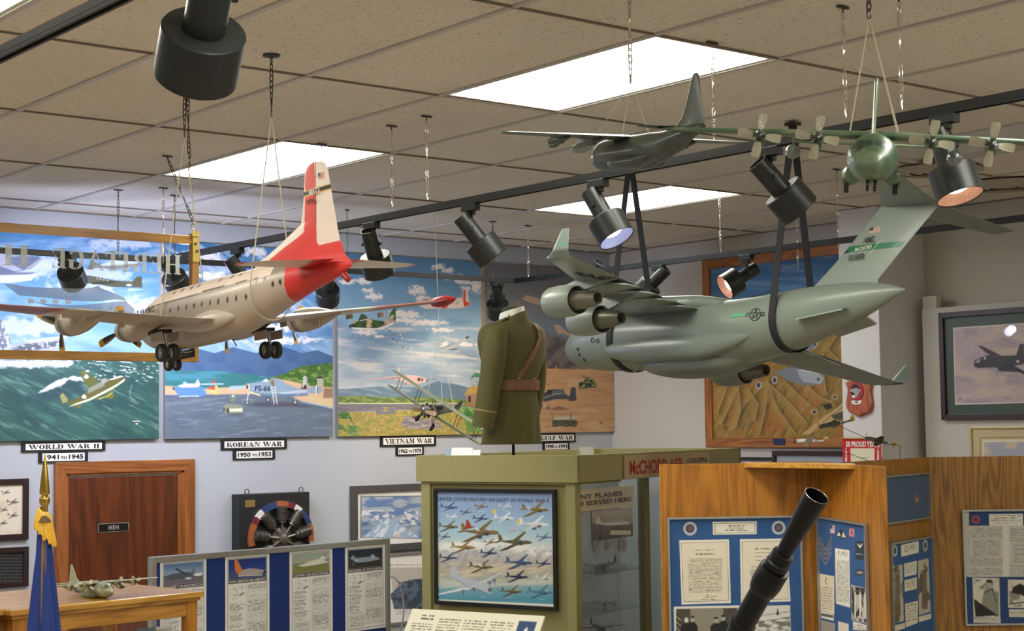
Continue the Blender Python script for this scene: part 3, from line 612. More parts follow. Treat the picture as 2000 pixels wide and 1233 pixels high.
# ================================================================ pictures and lettering on the walls
def Z(ox, oy, k, pts): return [(ox+x/k, oy+y/k) for x, y in pts]
def glyphs():
    def arc(cx, cy, ro, rv, ri, rvi, a0, a1, n=9):
        A = np.radians(np.linspace(a0, a1, n)); return [(cx+ro*math.cos(a), cy+rv*math.sin(a)) for a in A]+[(cx+ri*math.cos(a), cy+rvi*math.sin(a)) for a in A[::-1]]
    st = lambda x, w=.22: [[(x, 0), (x+w, 0), (x+w, 1), (x, 1)], [(x-.07, 0), (x+w+.07, 0), (x+w+.07, .06), (x-.07, .06)], [(x-.07, .94), (x+w+.07, .94), (x+w+.07, 1), (x-.07, 1)]]
    rc = lambda a, b, c, d: [(a, b), (c, b), (c, d), (a, d)]
    v = lambda x: [[(x, 1), (x+.28, 1), (x+.5, .14), (x+.43, 0)], [(x+.5, 0), (x+.47, .06), (x+.76, 1), (x+.84, 1)], rc(x-.05, .94, x+.33, 1), rc(x+.68, .94, x+.92, 1)]
    O = [arc(.4, .5, .4, .5, .17, .44, 97, 263), arc(.4, .5, .4, .5, .17, .44, -83, 83)]
    A = [[(.04, 0), (.12, 0), (.42, .94), (.38, 1)], [(.36, 1), (.46, 1), (.84, 0), (.56, 0)], rc(.2, .27, .56, .33), rc(-.02, 0, .2, .06), rc(.5, 0, .9, .06)]
    g = {'I': (.36, st(.07)), 'O': (.8, O), 'V': (.86, v(0)), 'W': (1.36, v(0)+v(.5)), 'A': (.88, A),
         'L': (.68, st(.07)+[rc(.34, 0, .64, .06), [(.64, 0), (.64, .32), (.5, .06)]]), 'D': (.82, st(.05)+[arc(.36, .5, .44, .5, .2, .44, -84, 84)]),
         'R': (.86, st(.05)+[arc(.34, .74, .36, .26, .15, .2, -85, 85), [(.34, .46), (.52, .5), (.86, 0), (.6, 0)]]),
         'K': (.86, st(.05)+[[(.32, .42), (.36, .38), (.8, 1), (.7, 1)], [(.4, .56), (.54, .66), (.88, 0), (.62, 0)], rc(.6, .94, .86, 1)]),
         'E': (.7, st(.05)+[rc(.3, 0, .66, .06), rc(.3, .94, .64, 1), rc(.3, .47, .52, .53), [(.66, 0), (.66, .3), (.54, .06)], [(.64, 1), (.64, .72), (.52, .94)], rc(.48, .38, .53, .62)]),
         'F': (.66, st(.05)+[rc(.3, .94, .62, 1), rc(.3, .47, .5, .53), [(.62, 1), (.62, .7), (.5, .94)], rc(.47, .38, .52, .62)]),
         'N': (.92, [rc(.1, 0, .16, 1), rc(.76, 0, .82, 1), [(.08, 1), (.34, 1), (.82, .0), (.74, 0)], rc(0, 0, .26, .06), rc(.66, .94, .92, 1), rc(-.0, .94, .3, 1)]),
         'T': (.8, st(.29)+[rc(.02, .94, .78, 1), [(.02, 1), (.02, .68), (.14, .94)], [(.78, 1), (.78, .68), (.66, .94)]]),
         'M': (1.1, [rc(.1, 0, .16, 1), rc(.78, 0, 1.0, 1), [(.08, 1), (.34, 1), (.6, .2), (.5, 0)], [(.5, 0), (.54, .0), (.82, 1), (.76, 1)], rc(0, 0, .26, .06), rc(.7, 0, 1.07, .06), rc(.8, .94, 1.07, 1), rc(0, .94, .2, 1)]),
         'G': (.84, [arc(.4, .5, .4, .5, .17, .44, 97, 263), rc(.56, .04, .76, .42), rc(.46, .4, .84, .46), [(.44, 1), (.74, .94), (.74, .68), (.66, .74), (.44, .93)], rc(.42, 0, .66, .06)]),
         'U': (.84, [rc(.06, .25, .28, 1), rc(.66, .25, .72, 1), arc(.39, .3, .33, .3, .13, .24, 180, 262), arc(.39, .3, .33, .3, .28, .24, 278, 360), rc(-.01, .94, .35, 1), rc(.56, .94, .82, 1)]),
         'H': (.92, st(.07)+st(.6)+[rc(.29, .47, .6, .53)]), ' ': (.34, [])}
    return g
GL = glyphs()
def stencil(mb, txt, origin, u, v, height, width, lift=.001, depth=.0012, mi=0, gap=.1, mirror=False):
    """origin: middle of the line"""
    tot = sum(GL[c][0]+gap for c in txt)-gap; sx = width/tot; u = np.asarray(u, float); v = np.asarray(v, float); n = np.cross(u, v); n /= np.linalg.norm(n)
    x = -width/2
    for c in txt:
        for P in GL[c][1]:
            q = [np.asarray(origin)+u*((x+a*sx)*(-1 if mirror else 1))+v*((b-.5)*height) for a, b in P]; k = len(q)
            mb.add([p+n*lift for p in q]+[p+n*(lift+depth) for p in q], [tuple(range(k, 2*k)), tuple(range(k))[::-1]]+[(i, (i+1) % k, k+(i+1) % k, k+i) for i in range(k)], mi)
        x += (GL[c][0]+gap)*sx
    return mb
XU = np.array([1.0, 0, 0]); YD = np.array([0, -1.0, 0])
zmt = on(800, 503.5, 'y', YW)[2]       # top of the murals
def mural(x0p, x1p, label, draw, res=.0032):
    A, B = on(x0p[0], x0p[1], 'y', YW-.03), on(x1p[0], x1p[1], 'y', YW-.03); z0 = (A[2]+B[2])/2
    P0 = np.array([A[0], YW-.03, z0]); ar = Art(P0, XU, ZU, B[0]-A[0], zmt-z0, res); draw(ar)
    t = thing('mural_painting', label, 'painting', (P0[0], YW-.001, z0), group='war era murals in a row on the wall')
    ar.finish('canvas', t, m_canvas, .022, edge='8a857c'); return t
def sky(ar, st): ar.grad(st)
def d_ww2(ar):
    ar.grad([(430, '3f7fb4'), (470, '4482b8'), (540, '5f98cc'), (640, '7cacd8'), (690, '94bcdc'), (704, 'b0c8dc')]); one = np.ones(len(ar.X))
    ar.mottle(one, s2l(H('2f6ea8')), 90, 24, 5, .45, .75, .5, 8); ar.mottle(one, s2l(H('b9d2ea')), 70, 18, 11, .5, .8, .6, -6)
    for i, (x, y, a, b) in enumerate([(60, 520, 90, 26), (180, 540, 80, 22), (270, 600, 70, 20), (40, 640, 90, 22), (240, 475, 60, 14), (150, 560, 60, 16)]): ar.cloud(x, y, a, b, 'dfe6ee', .6, 20+i, 12)
    # sea
    sea = ar.region([(-50, 703), (340, 703), (340, 900), (-50, 900)]); ar.blend(sea, s2l(H('2c5850')))
    ar.mottle(sea, s2l(H('1c4446')), 60, 16, 31, .45, .7, .7, 22); ar.mottle(sea, s2l(H('467868')), 42, 9, 32, .5, .75, .6, 24); ar.mottle(sea, s2l(H('7ea298')), 34, 4, 33, .62, .8, .5, 26)
    ar.mottle(ar.region([(140, 703), (320, 703), (320, 745), (190, 745)]), s2l(H('d8e6dc')), 9, 2.2, 37, .62, .72, .9, 8)
    ar.poly([(-40, 704), (140, 704), (144, 711), (130, 717), (95, 716), (60, 719), (20, 716), (-40, 722)], 'e2e6f2', 2, .95, 4)
    ar.mottle(ar.region([(-40, 704), (144, 704), (144, 718), (-40, 722)]), s2l(H('9fb0d6')), 30, 8, 41, .5, .7, .5)
    ar.poly([(75, 768), (95, 752), (115, 742), (140, 736), (158, 737), (166, 745), (150, 744), (136, 742), (118, 755), (100, 762)], 'e4eaf0', 1.5, .95, 3)
    ar.poly([(60, 772), (100, 764), (135, 744), (160, 744), (165, 760), (140, 775), (80, 785)], '1f3a48', 5, .7, 4)
    z = lambda p: Z(90, 700, 7.254, p)
    ar.poly(z([(470, 200), (520, 175), (580, 205), (720, 300), (745, 340), (640, 410), (600, 415), (545, 340)]), '5d6024'); ar.poly(z([(500, 200), (545, 185), (620, 240), (560, 250)]), '747330', 1.5, .7)
    ar.poly(z([(325, 680), (300, 620), (350, 600), (400, 590), (560, 490), (610, 420), (800, 370), (880, 300), (1000, 262), (1080, 248), (1115, 285), (1100, 335), (1000, 400), (850, 480), (620, 600), (480, 640)]), '5e5a26')
    ar.poly(z([(600, 430), (790, 330), (830, 390), (700, 450), (590, 500)]), '8a8f7a', 2); ar.poly(z([(325, 690), (420, 640), (620, 570), (850, 450), (1000, 370), (1110, 290), (1115, 320), (1000, 400), (850, 485), (620, 600), (480, 645)]), 'dcdfb8', .8)
    ar.poly(z([(880, 310), (1000, 262), (1060, 248), (1100, 262), (1060, 268), (960, 300)]), 'eef0e8'); ar.poly(z([(775, 300), (850, 280), (880, 320), (800, 375)]), '9da08e')
    ar.poly(z([(195, 530), (240, 490), (310, 580), (300, 620), (235, 640)]), '8f9055'); ar.poly(z([(700, 575), (820, 530), (950, 440), (940, 490), (970, 540), (920, 580), (840, 555), (740, 580)]), '6d6a22'); ar.poly(z([(410, 670), (500, 655), (495, 690), (450, 710)]), '6d6428')
    ar.line(z([(740, 580), (860, 545), (940, 490)]), .9, 'e6dc88')
    for c in ((570, 262), (538, 545)):
        x, y = z([c])[0]; ar.ell(x, y, 3.6, 3.4, 'eef0f0'); ar.poly([(x-5, y+1.5), (x, y-4.5), (x+5, y+1), (x+2, y+4)], 'f4f4f4', .6)
    ar.line(z([(1215, 380), (1190, 470), (1190, 550), (1260, 590)]), 1, 'b9d2cc', .5)
    ar.line([(260, 823.5), (267, 822.5), (274, 824)], 1.6, 'f0f0f0', .9); ar.ell(267, 828, 2, 1.2, 'f0f0f0')
    # aircraft in the upper part, seen behind the glass
    ar.poly([(150, 535), (185, 540), (225, 548), (258, 550), (268, 540), (277, 540), (278, 562), (220, 561), (190, 555), (150, 553)], '56583e'); ar.poly([(178, 551), (232, 549), (215, 555), (180, 556)], '33362a', .8)
    ar.ell(252, 557, 5, 2, 'dfe6f0'); [ar.ell(x, y, 1, .8, 'e8ecee') for x, y in ((190, 544), (196, 545.5), (203, 546.5), (210, 548))]
    ar.poly([(-30, 520), (20, 502), (62, 500), (84, 504), (60, 525), (30, 532), (70, 532), (40, 545), (-30, 545)], '5b6480', 1.2, .95); ar.poly([(0, 538), (74, 536), (60, 548), (10, 553), (-30, 550)], 'dfe8e8', 1.5, .9); ar.poly([(50, 525), (82, 502), (84, 506), (60, 527)], '9aa0b0', 1)
    ar.poly([(0, 480), (6, 484), (18, 514), (44, 527), (28, 530), (0, 520)], 'a9adc0', 1)
    ar.poly([(190, 520), (220, 508), (277, 512), (250, 525), (225, 519)], 'd7e6ee', 2, .8)
    # carriers
    ar.poly([(-30, 640), (4, 622), (10, 640), (14, 655), (22, 672), (24, 692), (-30, 694)], '6a7182', 1.5, .9, 4); ar.mottle(ar.region([(-30, 640), (4, 622), (22, 672), (24, 692), (-30, 694)]), s2l(H('d5dbe6')), 5, 5, 51, .5, .6, .9)
    ar.poly([(22, 676), (50, 668), (128, 657), (130, 664), (112, 672), (110, 692), (30, 693)], 'aeb4c0', 1.2); ar.poly([(24, 680), (50, 672), (118, 666), (112, 676), (60, 686), (34, 690)], '4b5160', 1.2, .9); ar.poly([(46, 666), (128, 656), (130, 660), (60, 670)], 'e4e8ee', .8)
    ar.mottle(ar.region([(24, 676), (118, 664), (112, 688), (34, 690)]), s2l(H('c8ced8')), 4, 4, 52, .55, .62, .8)
mural((-40, 862), (310.5, 858), 'mural of an olive bomber over a green sea, above the first sign from the left', d_ww2)
def d_kor(ar):
    ar.grad([(470, '3a74a4'), (560, '5288b8'), (640, '74a4cc'), (680, '8cb2d2'), (860, '9fc4e2')]); one = np.ones(len(ar.X))
    ar.mottle(one, s2l(H('3a70a8')), 70, 30, 61, .5, .7, .6, 30); ar.mottle(one, s2l(H('c8d8e6')), 50, 12, 62, .5, .75, .7, 33)
    for i, (x, y, a, b) in enumerate([(395, 500, 40, 12), (410, 540, 36, 10), (500, 492, 26, 10), (520, 640, 80, 9), (560, 665, 70, 8)]): ar.cloud(x, y, a, b, 'f0eff0', .9, 70+i, 7)
    mt = [(300, 700), (380, 680), (420, 690), (455, 678), (500, 690), (550, 676), (590, 690), (620, 684), (670, 705), (670, 760), (300, 760)]
    m = ar.region(mt); ar.blend(m, s2l(H('48688e'))); ar.mottle(m, s2l(H('3a5a88')), 30, 14, 64, .45, .65, .7)
    m = ar.region([(300, 722), (370, 726), (420, 724), (490, 732), (540, 738), (540, 762), (300, 765)]); ar.blend(m, s2l(H('2f7a78')), .9); ar.mottle(m, s2l(H('4a93a8')), 40, 7, 65, .45, .6, .8)
    gr = [(520, 742), (560, 728), (585, 716), (610, 713), (640, 710), (670, 705), (670, 765), (540, 750)]; m = ar.region(gr); ar.blend(m, s2l(H('4a7030'))); ar.mottle(m, s2l(H('84a04c')), 7, 5, 66, .5, .62, .9); ar.mottle(m, s2l(H('2f5a20')), 9, 6, 67, .55, .65, .8)
    ar.poly([(300, 752), (400, 760), (470, 755), (540, 740), (570, 745), (610, 755), (670, 758), (670, 800), (600, 785), (470, 775), (300, 770)], 'd8b48c', 1.5)
    rw = [(300, 772), (480, 770), (560, 770), (590, 785), (640, 797), (670, 803), (670, 880), (300, 880)]; m = ar.region(rw); ar.blend(m, s2l(H('64717f'))); ar.mottle(m, s2l(H('586478')), 40, 8, 68, .45, .65, .6, 6); ar.mottle(m, s2l(H('8494a4')), 26, 4, 69, .6, .7, .5, -3)
    ar.poly([(586, 772), (620, 775), (670, 790), (670, 800), (620, 790)], 'd9bd92', 1.5); z = lambda p: Z(320, 690, 5.882, p)
    ar.poly(z([(960, 600), (1060, 565), (1400, 560), (1640, 590), (1700, 620), (1400, 620), (1100, 620)]), '4b4c5c', 2, .9)
    ar.poly(z([(945, 370), (960, 350), (1130, 330), (1180, 330), (1260, 290), (1320, 300), (1420, 360), (1570, 410), (1660, 440), (1660, 485), (1400, 500), (1150, 490), (1000, 440), (950, 420)]), '8fa5b8', .8)
    ar.poly(z([(1000, 440), (1150, 470), (1400, 470), (1660, 470), (1650, 490), (1400, 505), (1150, 492)]), '5f7890', 1.5, .9); ar.poly(z([(1300, 455), (1560, 425), (1660, 425), (1640, 450), (1380, 470)]), 'b9c8d4', .8)
    ar.ell(*z([(962, 390)])[0], 4, 6.5, 'f0e2b0'); ar.ell(*z([(958, 388)])[0], 2.4, 5, '2f3038'); ar.poly(z([(990, 440), (1110, 480), (1105, 495), (1000, 455)]), 'ecdfb0', .6)
    ar.poly(z([(1130, 325), (1180, 290), (1200, 330)]), 'dfe8ee', .6); ar.poly(z([(1570, 410), (1620, 270), (1655, 290), (1640, 420)]), '3a3b40', .6)
    for k in range(4): ar.line(z([(1590+k*4, 395-k*34), (1622, 345-k*26), (1645, 370-k*26)]), 1.6, 'f2f2ea')
    ar.ell(*z([(1735, 425)])[0], 16, 7, '8fa5b8', soft=.8); ar.line(z([(1755, 380), (1755, 470)]), 3, 'f0f0ea'); ar.line(z([(1762, 385), (1762, 468)]), 1.5, '222428')
    for a, b, r in ((960, 570, 4.2), (1197, 535, 4.4), (1508, 565, 4.6)): ar.ell(*z([(a, b)])[0], r, r*1.15, '2c2d33'); ar.ell(*z([(a, b)])[0], r*.5, r*.6, 'b8bcc4')
    ar.line(z([(975, 455), (955, 545)]), 2, 'cfd4dc'); ar.line(z([(1545, 460), (1510, 540)]), 1.4, 'aab2bc')
    for s in (0, 40): ar.line(z([(1235+s, 380), (1265+s, 590)]), .9, 'eceae0')
    for k in range(7): ar.line(z([(1240+k*5, 400+k*28), (1280+k*4, 400+k*28)]), .8, 'eceae0')
    ar.poly(z([(1225, 330), (1260, 300), (1275, 380), (1235, 370)]), '8a6a44', .6)
    ar.poly(z([(1760, 280), (1830, 270), (1832, 380), (1762, 390)]), 'b8b09a', .7); ar.poly(z([(1760, 270), (1830, 268), (1828, 290), (1762, 292)]), '2c2a2a', .5); ar.poly(z([(1840, 400), (1960, 410), (1950, 515), (1830, 515)]), '96785e', 1)
    ar.poly(z([(100, 405), (150, 380), (250, 365), (400, 365), (440, 390), (480, 440), (490, 480), (400, 505), (180, 500), (130, 440)]), '5f8fc4', 1); ar.poly(z([(160, 375), (260, 350), (420, 352), (400, 390), (200, 395)]), 'dbe8f0', 1); ar.ell(*z([(112, 405)])[0], 2.3, 2.6, '2b2f3a')
    ar.poly(z([(430, 350), (680, 348), (690, 360), (430, 365)]), 'c9d8e2', .6); ar.poly(z([(360, 350), (390, 300), (415, 350), (400, 380)]), 'e2ecf2', .7); ar.poly(z([(215, 350), (235, 330), (270, 350)]), 'd2e0ea', .7)
    ar.poly(z([(500, 400), (590, 370), (590, 420), (540, 420)]), 'd04a3c', .8); ar.poly(z([(590, 370), (618, 375), (612, 425), (590, 420)]), 'ecd060', .7); ar.poly(z([(545, 345), (575, 290), (585, 345)]), 'c44440', .6); ar.poly(z([(540, 420), (630, 460), (600, 478), (520, 440)]), 'e6d26a', .8)
    ar.line(z([(180, 498), (400, 492)]), 1.2, 'e6e6ea'); ar.poly(z([(760, 380), (930, 372), (940, 400), (760, 432)]), 'a9c4d4', 1.2)
    ar.poly(z([(680, 620), (720, 580), (860, 590), (910, 620), (905, 690), (760, 700), (690, 690)]), '8c937c', 1); ar.poly(z([(750, 640), (905, 635), (900, 670), (760, 672)]), 'e2e2c8', .7); ar.ell(*z([(735, 660)])[0], 2.4, 5, '30322e'); ar.ell(*z([(692, 650)])[0], 1.6, 4, '30322e')
    ar.poly(z([(765, 560), (780, 500), (815, 500), (815, 570)]), '7d8468', .8); ar.ell(*z([(795, 492)])[0], 2.4, 2, 'dcdccc'); ar.poly(z([(700, 690), (900, 690), (945, 712), (760, 712)]), '454856', 1.4, .7)
t = mural((322, 857.5), (650.5, 853), 'mural of a silver jet on an airfield, above the second sign from the left', d_kor)
g = MB(); P = on(513, 759, 'y', YW-.03); put_text(g, 'FS-66', P, XU, ZU, height=.034, width=.112, offset=.02, lift=.0004, depth=.0006, shear=.06); g.build('painted_number', mat('dark_blue_pigment', (36, 44, 66), .6), t, world=True)
def palm(ar, x, y, s, c='2f7a34', n=9, seed=0):
    for k in range(n):
        a = math.radians(-180+180*k/(n-1)); dx, dy = math.cos(a)*s, math.sin(a)*s*.75
        ar.line([(x, y), (x+dx*.6, y+dy-s*.05), (x+dx, y+dy+s*.42)], s*.13, c if k % 2 else '1f5a28', .95)
def d_viet(ar):
    ar.grad([(480, '4a7290'), (540, '5d89a8'), (620, '86a8bc'), (700, 'a5b4ba'), (760, 'b9bfbe'), (790, 'c4c6c0')]); one = np.ones(len(ar.X))
    ar.mottle(one, s2l(H('4d7a9c')), 90, 30, 81, .5, .7, .5); ar.mottle(ar.region([(640, 640), (970, 640), (970, 780), (640, 780)]), s2l(H('d8d0c4')), 60, 8, 82, .52, .7, .8, 6)
    z = lambda p: Z(650, 480, 5.603, p)
    for i, (x, y, a, b) in enumerate([(1150, 235, 85, 35), (1260, 270, 80, 35), (1340, 350, 120, 40), (1430, 390, 100, 35), (1580, 440, 90, 90), (1450, 470, 60, 30), (930, 490, 110, 55), (450, 555, 105, 42), (380, 490, 90, 30), (330, 390, 100, 40), (160, 400, 110, 30), (820, 755, 160, 50), (720, 740, 120, 40), (1010, 840, 230, 35), (1180, 920, 130, 30), (350, 950, 140, 36), (500, 995, 60, 20), (970, 575, 80, 30), (1450, 1085, 150, 25), (1220, 1085, 50, 35), (800, 820, 200, 30)]):
        X, Y = z([(x, y)])[0]; ar.cloud(X, Y, a/5.6, b/5.6, 'f0e4d8', .92, 90+i, 5)
    ar.poly(z([(185, 885), (230, 830), (330, 800), (400, 795), (440, 810), (520, 825), (600, 830), (690, 820), (560, 880), (480, 905), (260, 905)]), '40582a', .8)
    m = ar.region(z([(185, 885), (230, 830), (330, 800), (440, 810), (520, 825), (690, 820), (560, 880), (480, 905), (260, 905)])); ar.mottle(m, s2l(H('cdb082')), 12, 9, 101, .56, .6, .95); ar.mottle(m, s2l(H('23381e')), 9, 7, 102, .56, .6, .9)
    ar.poly(z([(190, 895), (480, 905), (560, 880), (680, 825), (690, 840), (560, 915), (380, 925), (240, 915)]), 'e6dccc', .8); ar.ell(*z([(190, 885)])[0], 2, 3.4, '1b1e20')
    ar.poly(z([(610, 770), (660, 690), (690, 690), (688, 825), (640, 800)]), '3c5c2c', .7); ar.poly(z([(625, 770), (670, 755), (660, 800), (630, 790)]), 'd2b68a', .8); ar.poly(z([(580, 770), (650, 800), (735, 870), (600, 820)]), 'a89c90', .8)
    ar.poly(z([(280, 810), (310, 745), (350, 755), (400, 805), (330, 825)]), '3d4a34', .8); ar.line(z([(300, 822), (400, 800)]), 1.3, 'ded8cc')
    for a, b in ((580, 905), (612, 925), (632, 938), (672, 975), (662, 1022), (703, 1052), (768, 1110)): X, Y = z([(a, b)])[0]; ar.poly([(X-1, Y-1.6), (X+1.2, Y-1.2), (X+1, Y+1.6), (X-1.2, Y+1.3)], '4f4a4a', .4)
    for a, b in ((740, 975), (760, 1015), (858, 1128)): X, Y = z([(a, b)])[0]; ar.ell(X, Y, .9, 1.8, 'f0ece4', soft=.5)
    ar.poly(z([(900, 620), (980, 585), (1100, 570), (1260, 590), (1420, 565), (1425, 480), (1450, 478), (1480, 500), (1488, 610), (1515, 632), (1460, 670), (1380, 685), (1250, 688), (1000, 690), (930, 650)]), 'e3cdbc', .8)
    ar.poly(z([(1425, 600), (1432, 490), (1450, 478), (1455, 610), (1515, 632), (1440, 675)]), 'd04434', .6); ar.poly(z([(1170, 640), (1290, 590), (1250, 680), (1200, 690)]), 'd8402f', .7); ar.ell(*z([(1362, 628)])[0], 2.4, 2.2, '5a5a70', ring=.8, soft=.4)
    ar.poly(z([(975, 590), (1040, 576), (1050, 600), (980, 602)]), '8a8a92', .6)
    ar.poly(z([(1160, 1130), (1340, 1060), (1440, 1000), (1500, 990), (1400, 1060), (1370, 1110), (1330, 1140), (1260, 1150), (1225, 1160)]), 'aeb4b4', .7); ar.poly(z([(1445, 1000), (1503, 990), (1470, 1020)]), '2b2c30', .6); ar.line(z([(1165, 1135), (1240, 1108), (1330, 1068)]), 1, '40444a'); ar.poly(z([(1250, 1140), (1390, 1115), (1330, 1145)]), '5b6064', .6)
    z = lambda p: Z(650, 690, 6.452, p)
    m = ar.region(z([(40, 450), (200, 450), (420, 430), (650, 420), (820, 420), (1120, 430), (1330, 350), (1390, 378), (1480, 385), (1560, 395), (1700, 430), (1950, 470), (1950, 640), (40, 640)])); ar.blend(m, s2l(H('67808e'))); ar.mottle(m, s2l(H('8fa3ac')), 30, 5, 111, .45, .65, .7, 12)
    ar.poly(z([(1120, 440), (1330, 350), (1390, 378), (1560, 395), (1700, 430), (1700, 600), (740, 560)]), '5d7484', 1.5, .8)
    m = ar.region(z([(40, 545), (300, 540), (700, 560), (1200, 560), (1640, 585), (1950, 620), (1950, 680), (40, 640)])); ar.blend(m, s2l(H('5c7238'))); ar.mottle(m, s2l(H('8c9848')), 8, 3, 112, .5, .6, .9)
    ar.poly(z([(40, 628), (1660, 632), (1660, 642), (40, 640)]), 'd8dcae', .7); ar.poly(z([(40, 640), (1640, 642), (1600, 720), (900, 715), (40, 745)]), '6f6c76', 1); ar.mottle(ar.region(z([(40, 640), (1640, 642), (1600, 720), (40, 745)])), s2l(H('8a8078')), 30, 3, 113, .5, .6, .6)
    m = ar.region(z([(40, 745), (540, 740), (1000, 715), (1950, 700), (1950, 1100), (40, 1100)])); ar.blend(m, s2l(H('988c40'))); ar.mottle(m, s2l(H('b4925a')), 12, 6, 114, .4, .7, .8); ar.mottle(m, s2l(H('77863a')), 9, 4, 115, .5, .7, .75); ar.mottle(m, s2l(H('ccba7c')), 4, 2.4, 116, .58, .74, .6)
    m = ar.region(z([(1600, 680), (1950, 620), (1950, 1000), (1700, 1000)])); ar.blend(m, s2l(H('4c8040')), .8); ar.mottle(m, s2l(H('8fb060')), 6, 8, 117, .5, .6, .7)
    ar.poly(z([(850, 900), (920, 800), (1060, 795), (1100, 830), (1280, 820), (1390, 940), (1240, 960), (960, 950)]), '8a8080', 1); m = ar.region(z([(850, 900), (920, 800), (1280, 830), (1390, 940), (1240, 960), (960, 950)]))
    ar.blend(m*(((ar.Y+ar.X*.04) % 3.2) < 1.0), s2l(H('4c4448')), .8); ar.mottle(m, s2l(H('b0a8a6')), 7, 2, 118, .5, .6, .7); ar.poly(z([(990, 800), (1060, 795), (1110, 840), (1020, 830)]), '4a2c24', .8)
    ar.poly(z([(540, 720), (780, 715), (800, 765), (550, 775)]), '77737a', 1); ar.mottle(ar.region(z([(600, 690), (690, 680), (720, 735), (620, 735)])), s2l(H('a8a04c')), 4, 4, 119, .45, .5)
    ar.poly(z([(1650, 530), (1720, 430), (1780, 405), (1880, 430), (1900, 530)]), 'b49448', 1.2, wob=2); ar.poly(z([(1670, 520), (1860, 500), (1850, 640), (1690, 630)]), '9c7d62', .8); ar.poly(z([(1705, 545), (1740, 543), (1738, 620), (1708, 622)]), '3c2c26', .6); ar.poly(z([(1640, 630), (1850, 640), (1830, 690), (1680, 670)]), 'a06a44', 1, .8)
    ar.line(z([(1820, 340), (1822, 410)]), 1.6, '7a8a50'); palm(ar, *z([(1815, 300)])[0], 11, '3a8a44'); palm(ar, *z([(140, 820)])[0], 17, '2f7434'); palm(ar, *z([(80, 960)])[0], 13, '3a8038'); ar.cloud(*z([(250, 960)])[0], 12, 14, '3f7a34', .9, 121, 4); palm(ar, *z([(1700, 790)])[0], 13, '34803c')
    ar.poly(z([(495, 325), (740, 295), (850, 290), (940, 275), (1080, 285), (1190, 330), (1180, 365), (1080, 385), (1000, 400), (880, 350), (770, 325), (500, 337)]), 'd6b4aa', .8); ar.poly(z([(500, 330), (840, 300), (840, 325), (760, 325)]), '7e645f', .9, .8); ar.line(z([(1180, 322), (1290, 332)]), 1.1, '5c5658')
    ar.ell(*z([(1085, 332)])[0], 3, 3.6, '3d2a28'); ar.ell(*z([(1185, 348)])[0], 1.8, 2.2, '463432'); ar.ell(*z([(1125, 335)])[0], 2, 3, '5a403c'); ar.line(z([(715, 181), (935, 183)]), 1, '9c7668'); ar.line(z([(830, 185), (842, 240)]), 3, 'd8b8a8'); ar.ell(*z([(795, 335)])[0], 3.4, 3.2, 'c09c94'); ar.ell(*z([(915, 390)])[0], 3.2, 3.2, 'a8857c')
mural((661, 852.6), (943, 849), 'mural of warplanes above a palm village, above the third sign from the left', d_viet)
A, B = on(937, 600, 'y', YW-.04), on(949, 600, 'y', YW-.04); zb = on(943, 846, 'y', YW)[2]
tag(MB().box(((A[0]+B[0])/2+.008, YW-.02, (zmt+zb)/2), (.03, .036, zmt-zb)).build('wood_strip', mat('tan_wood_strip', (150, 128, 100), .6)), 'narrow tan wooden strip between the two right hand murals', 'wood strip')
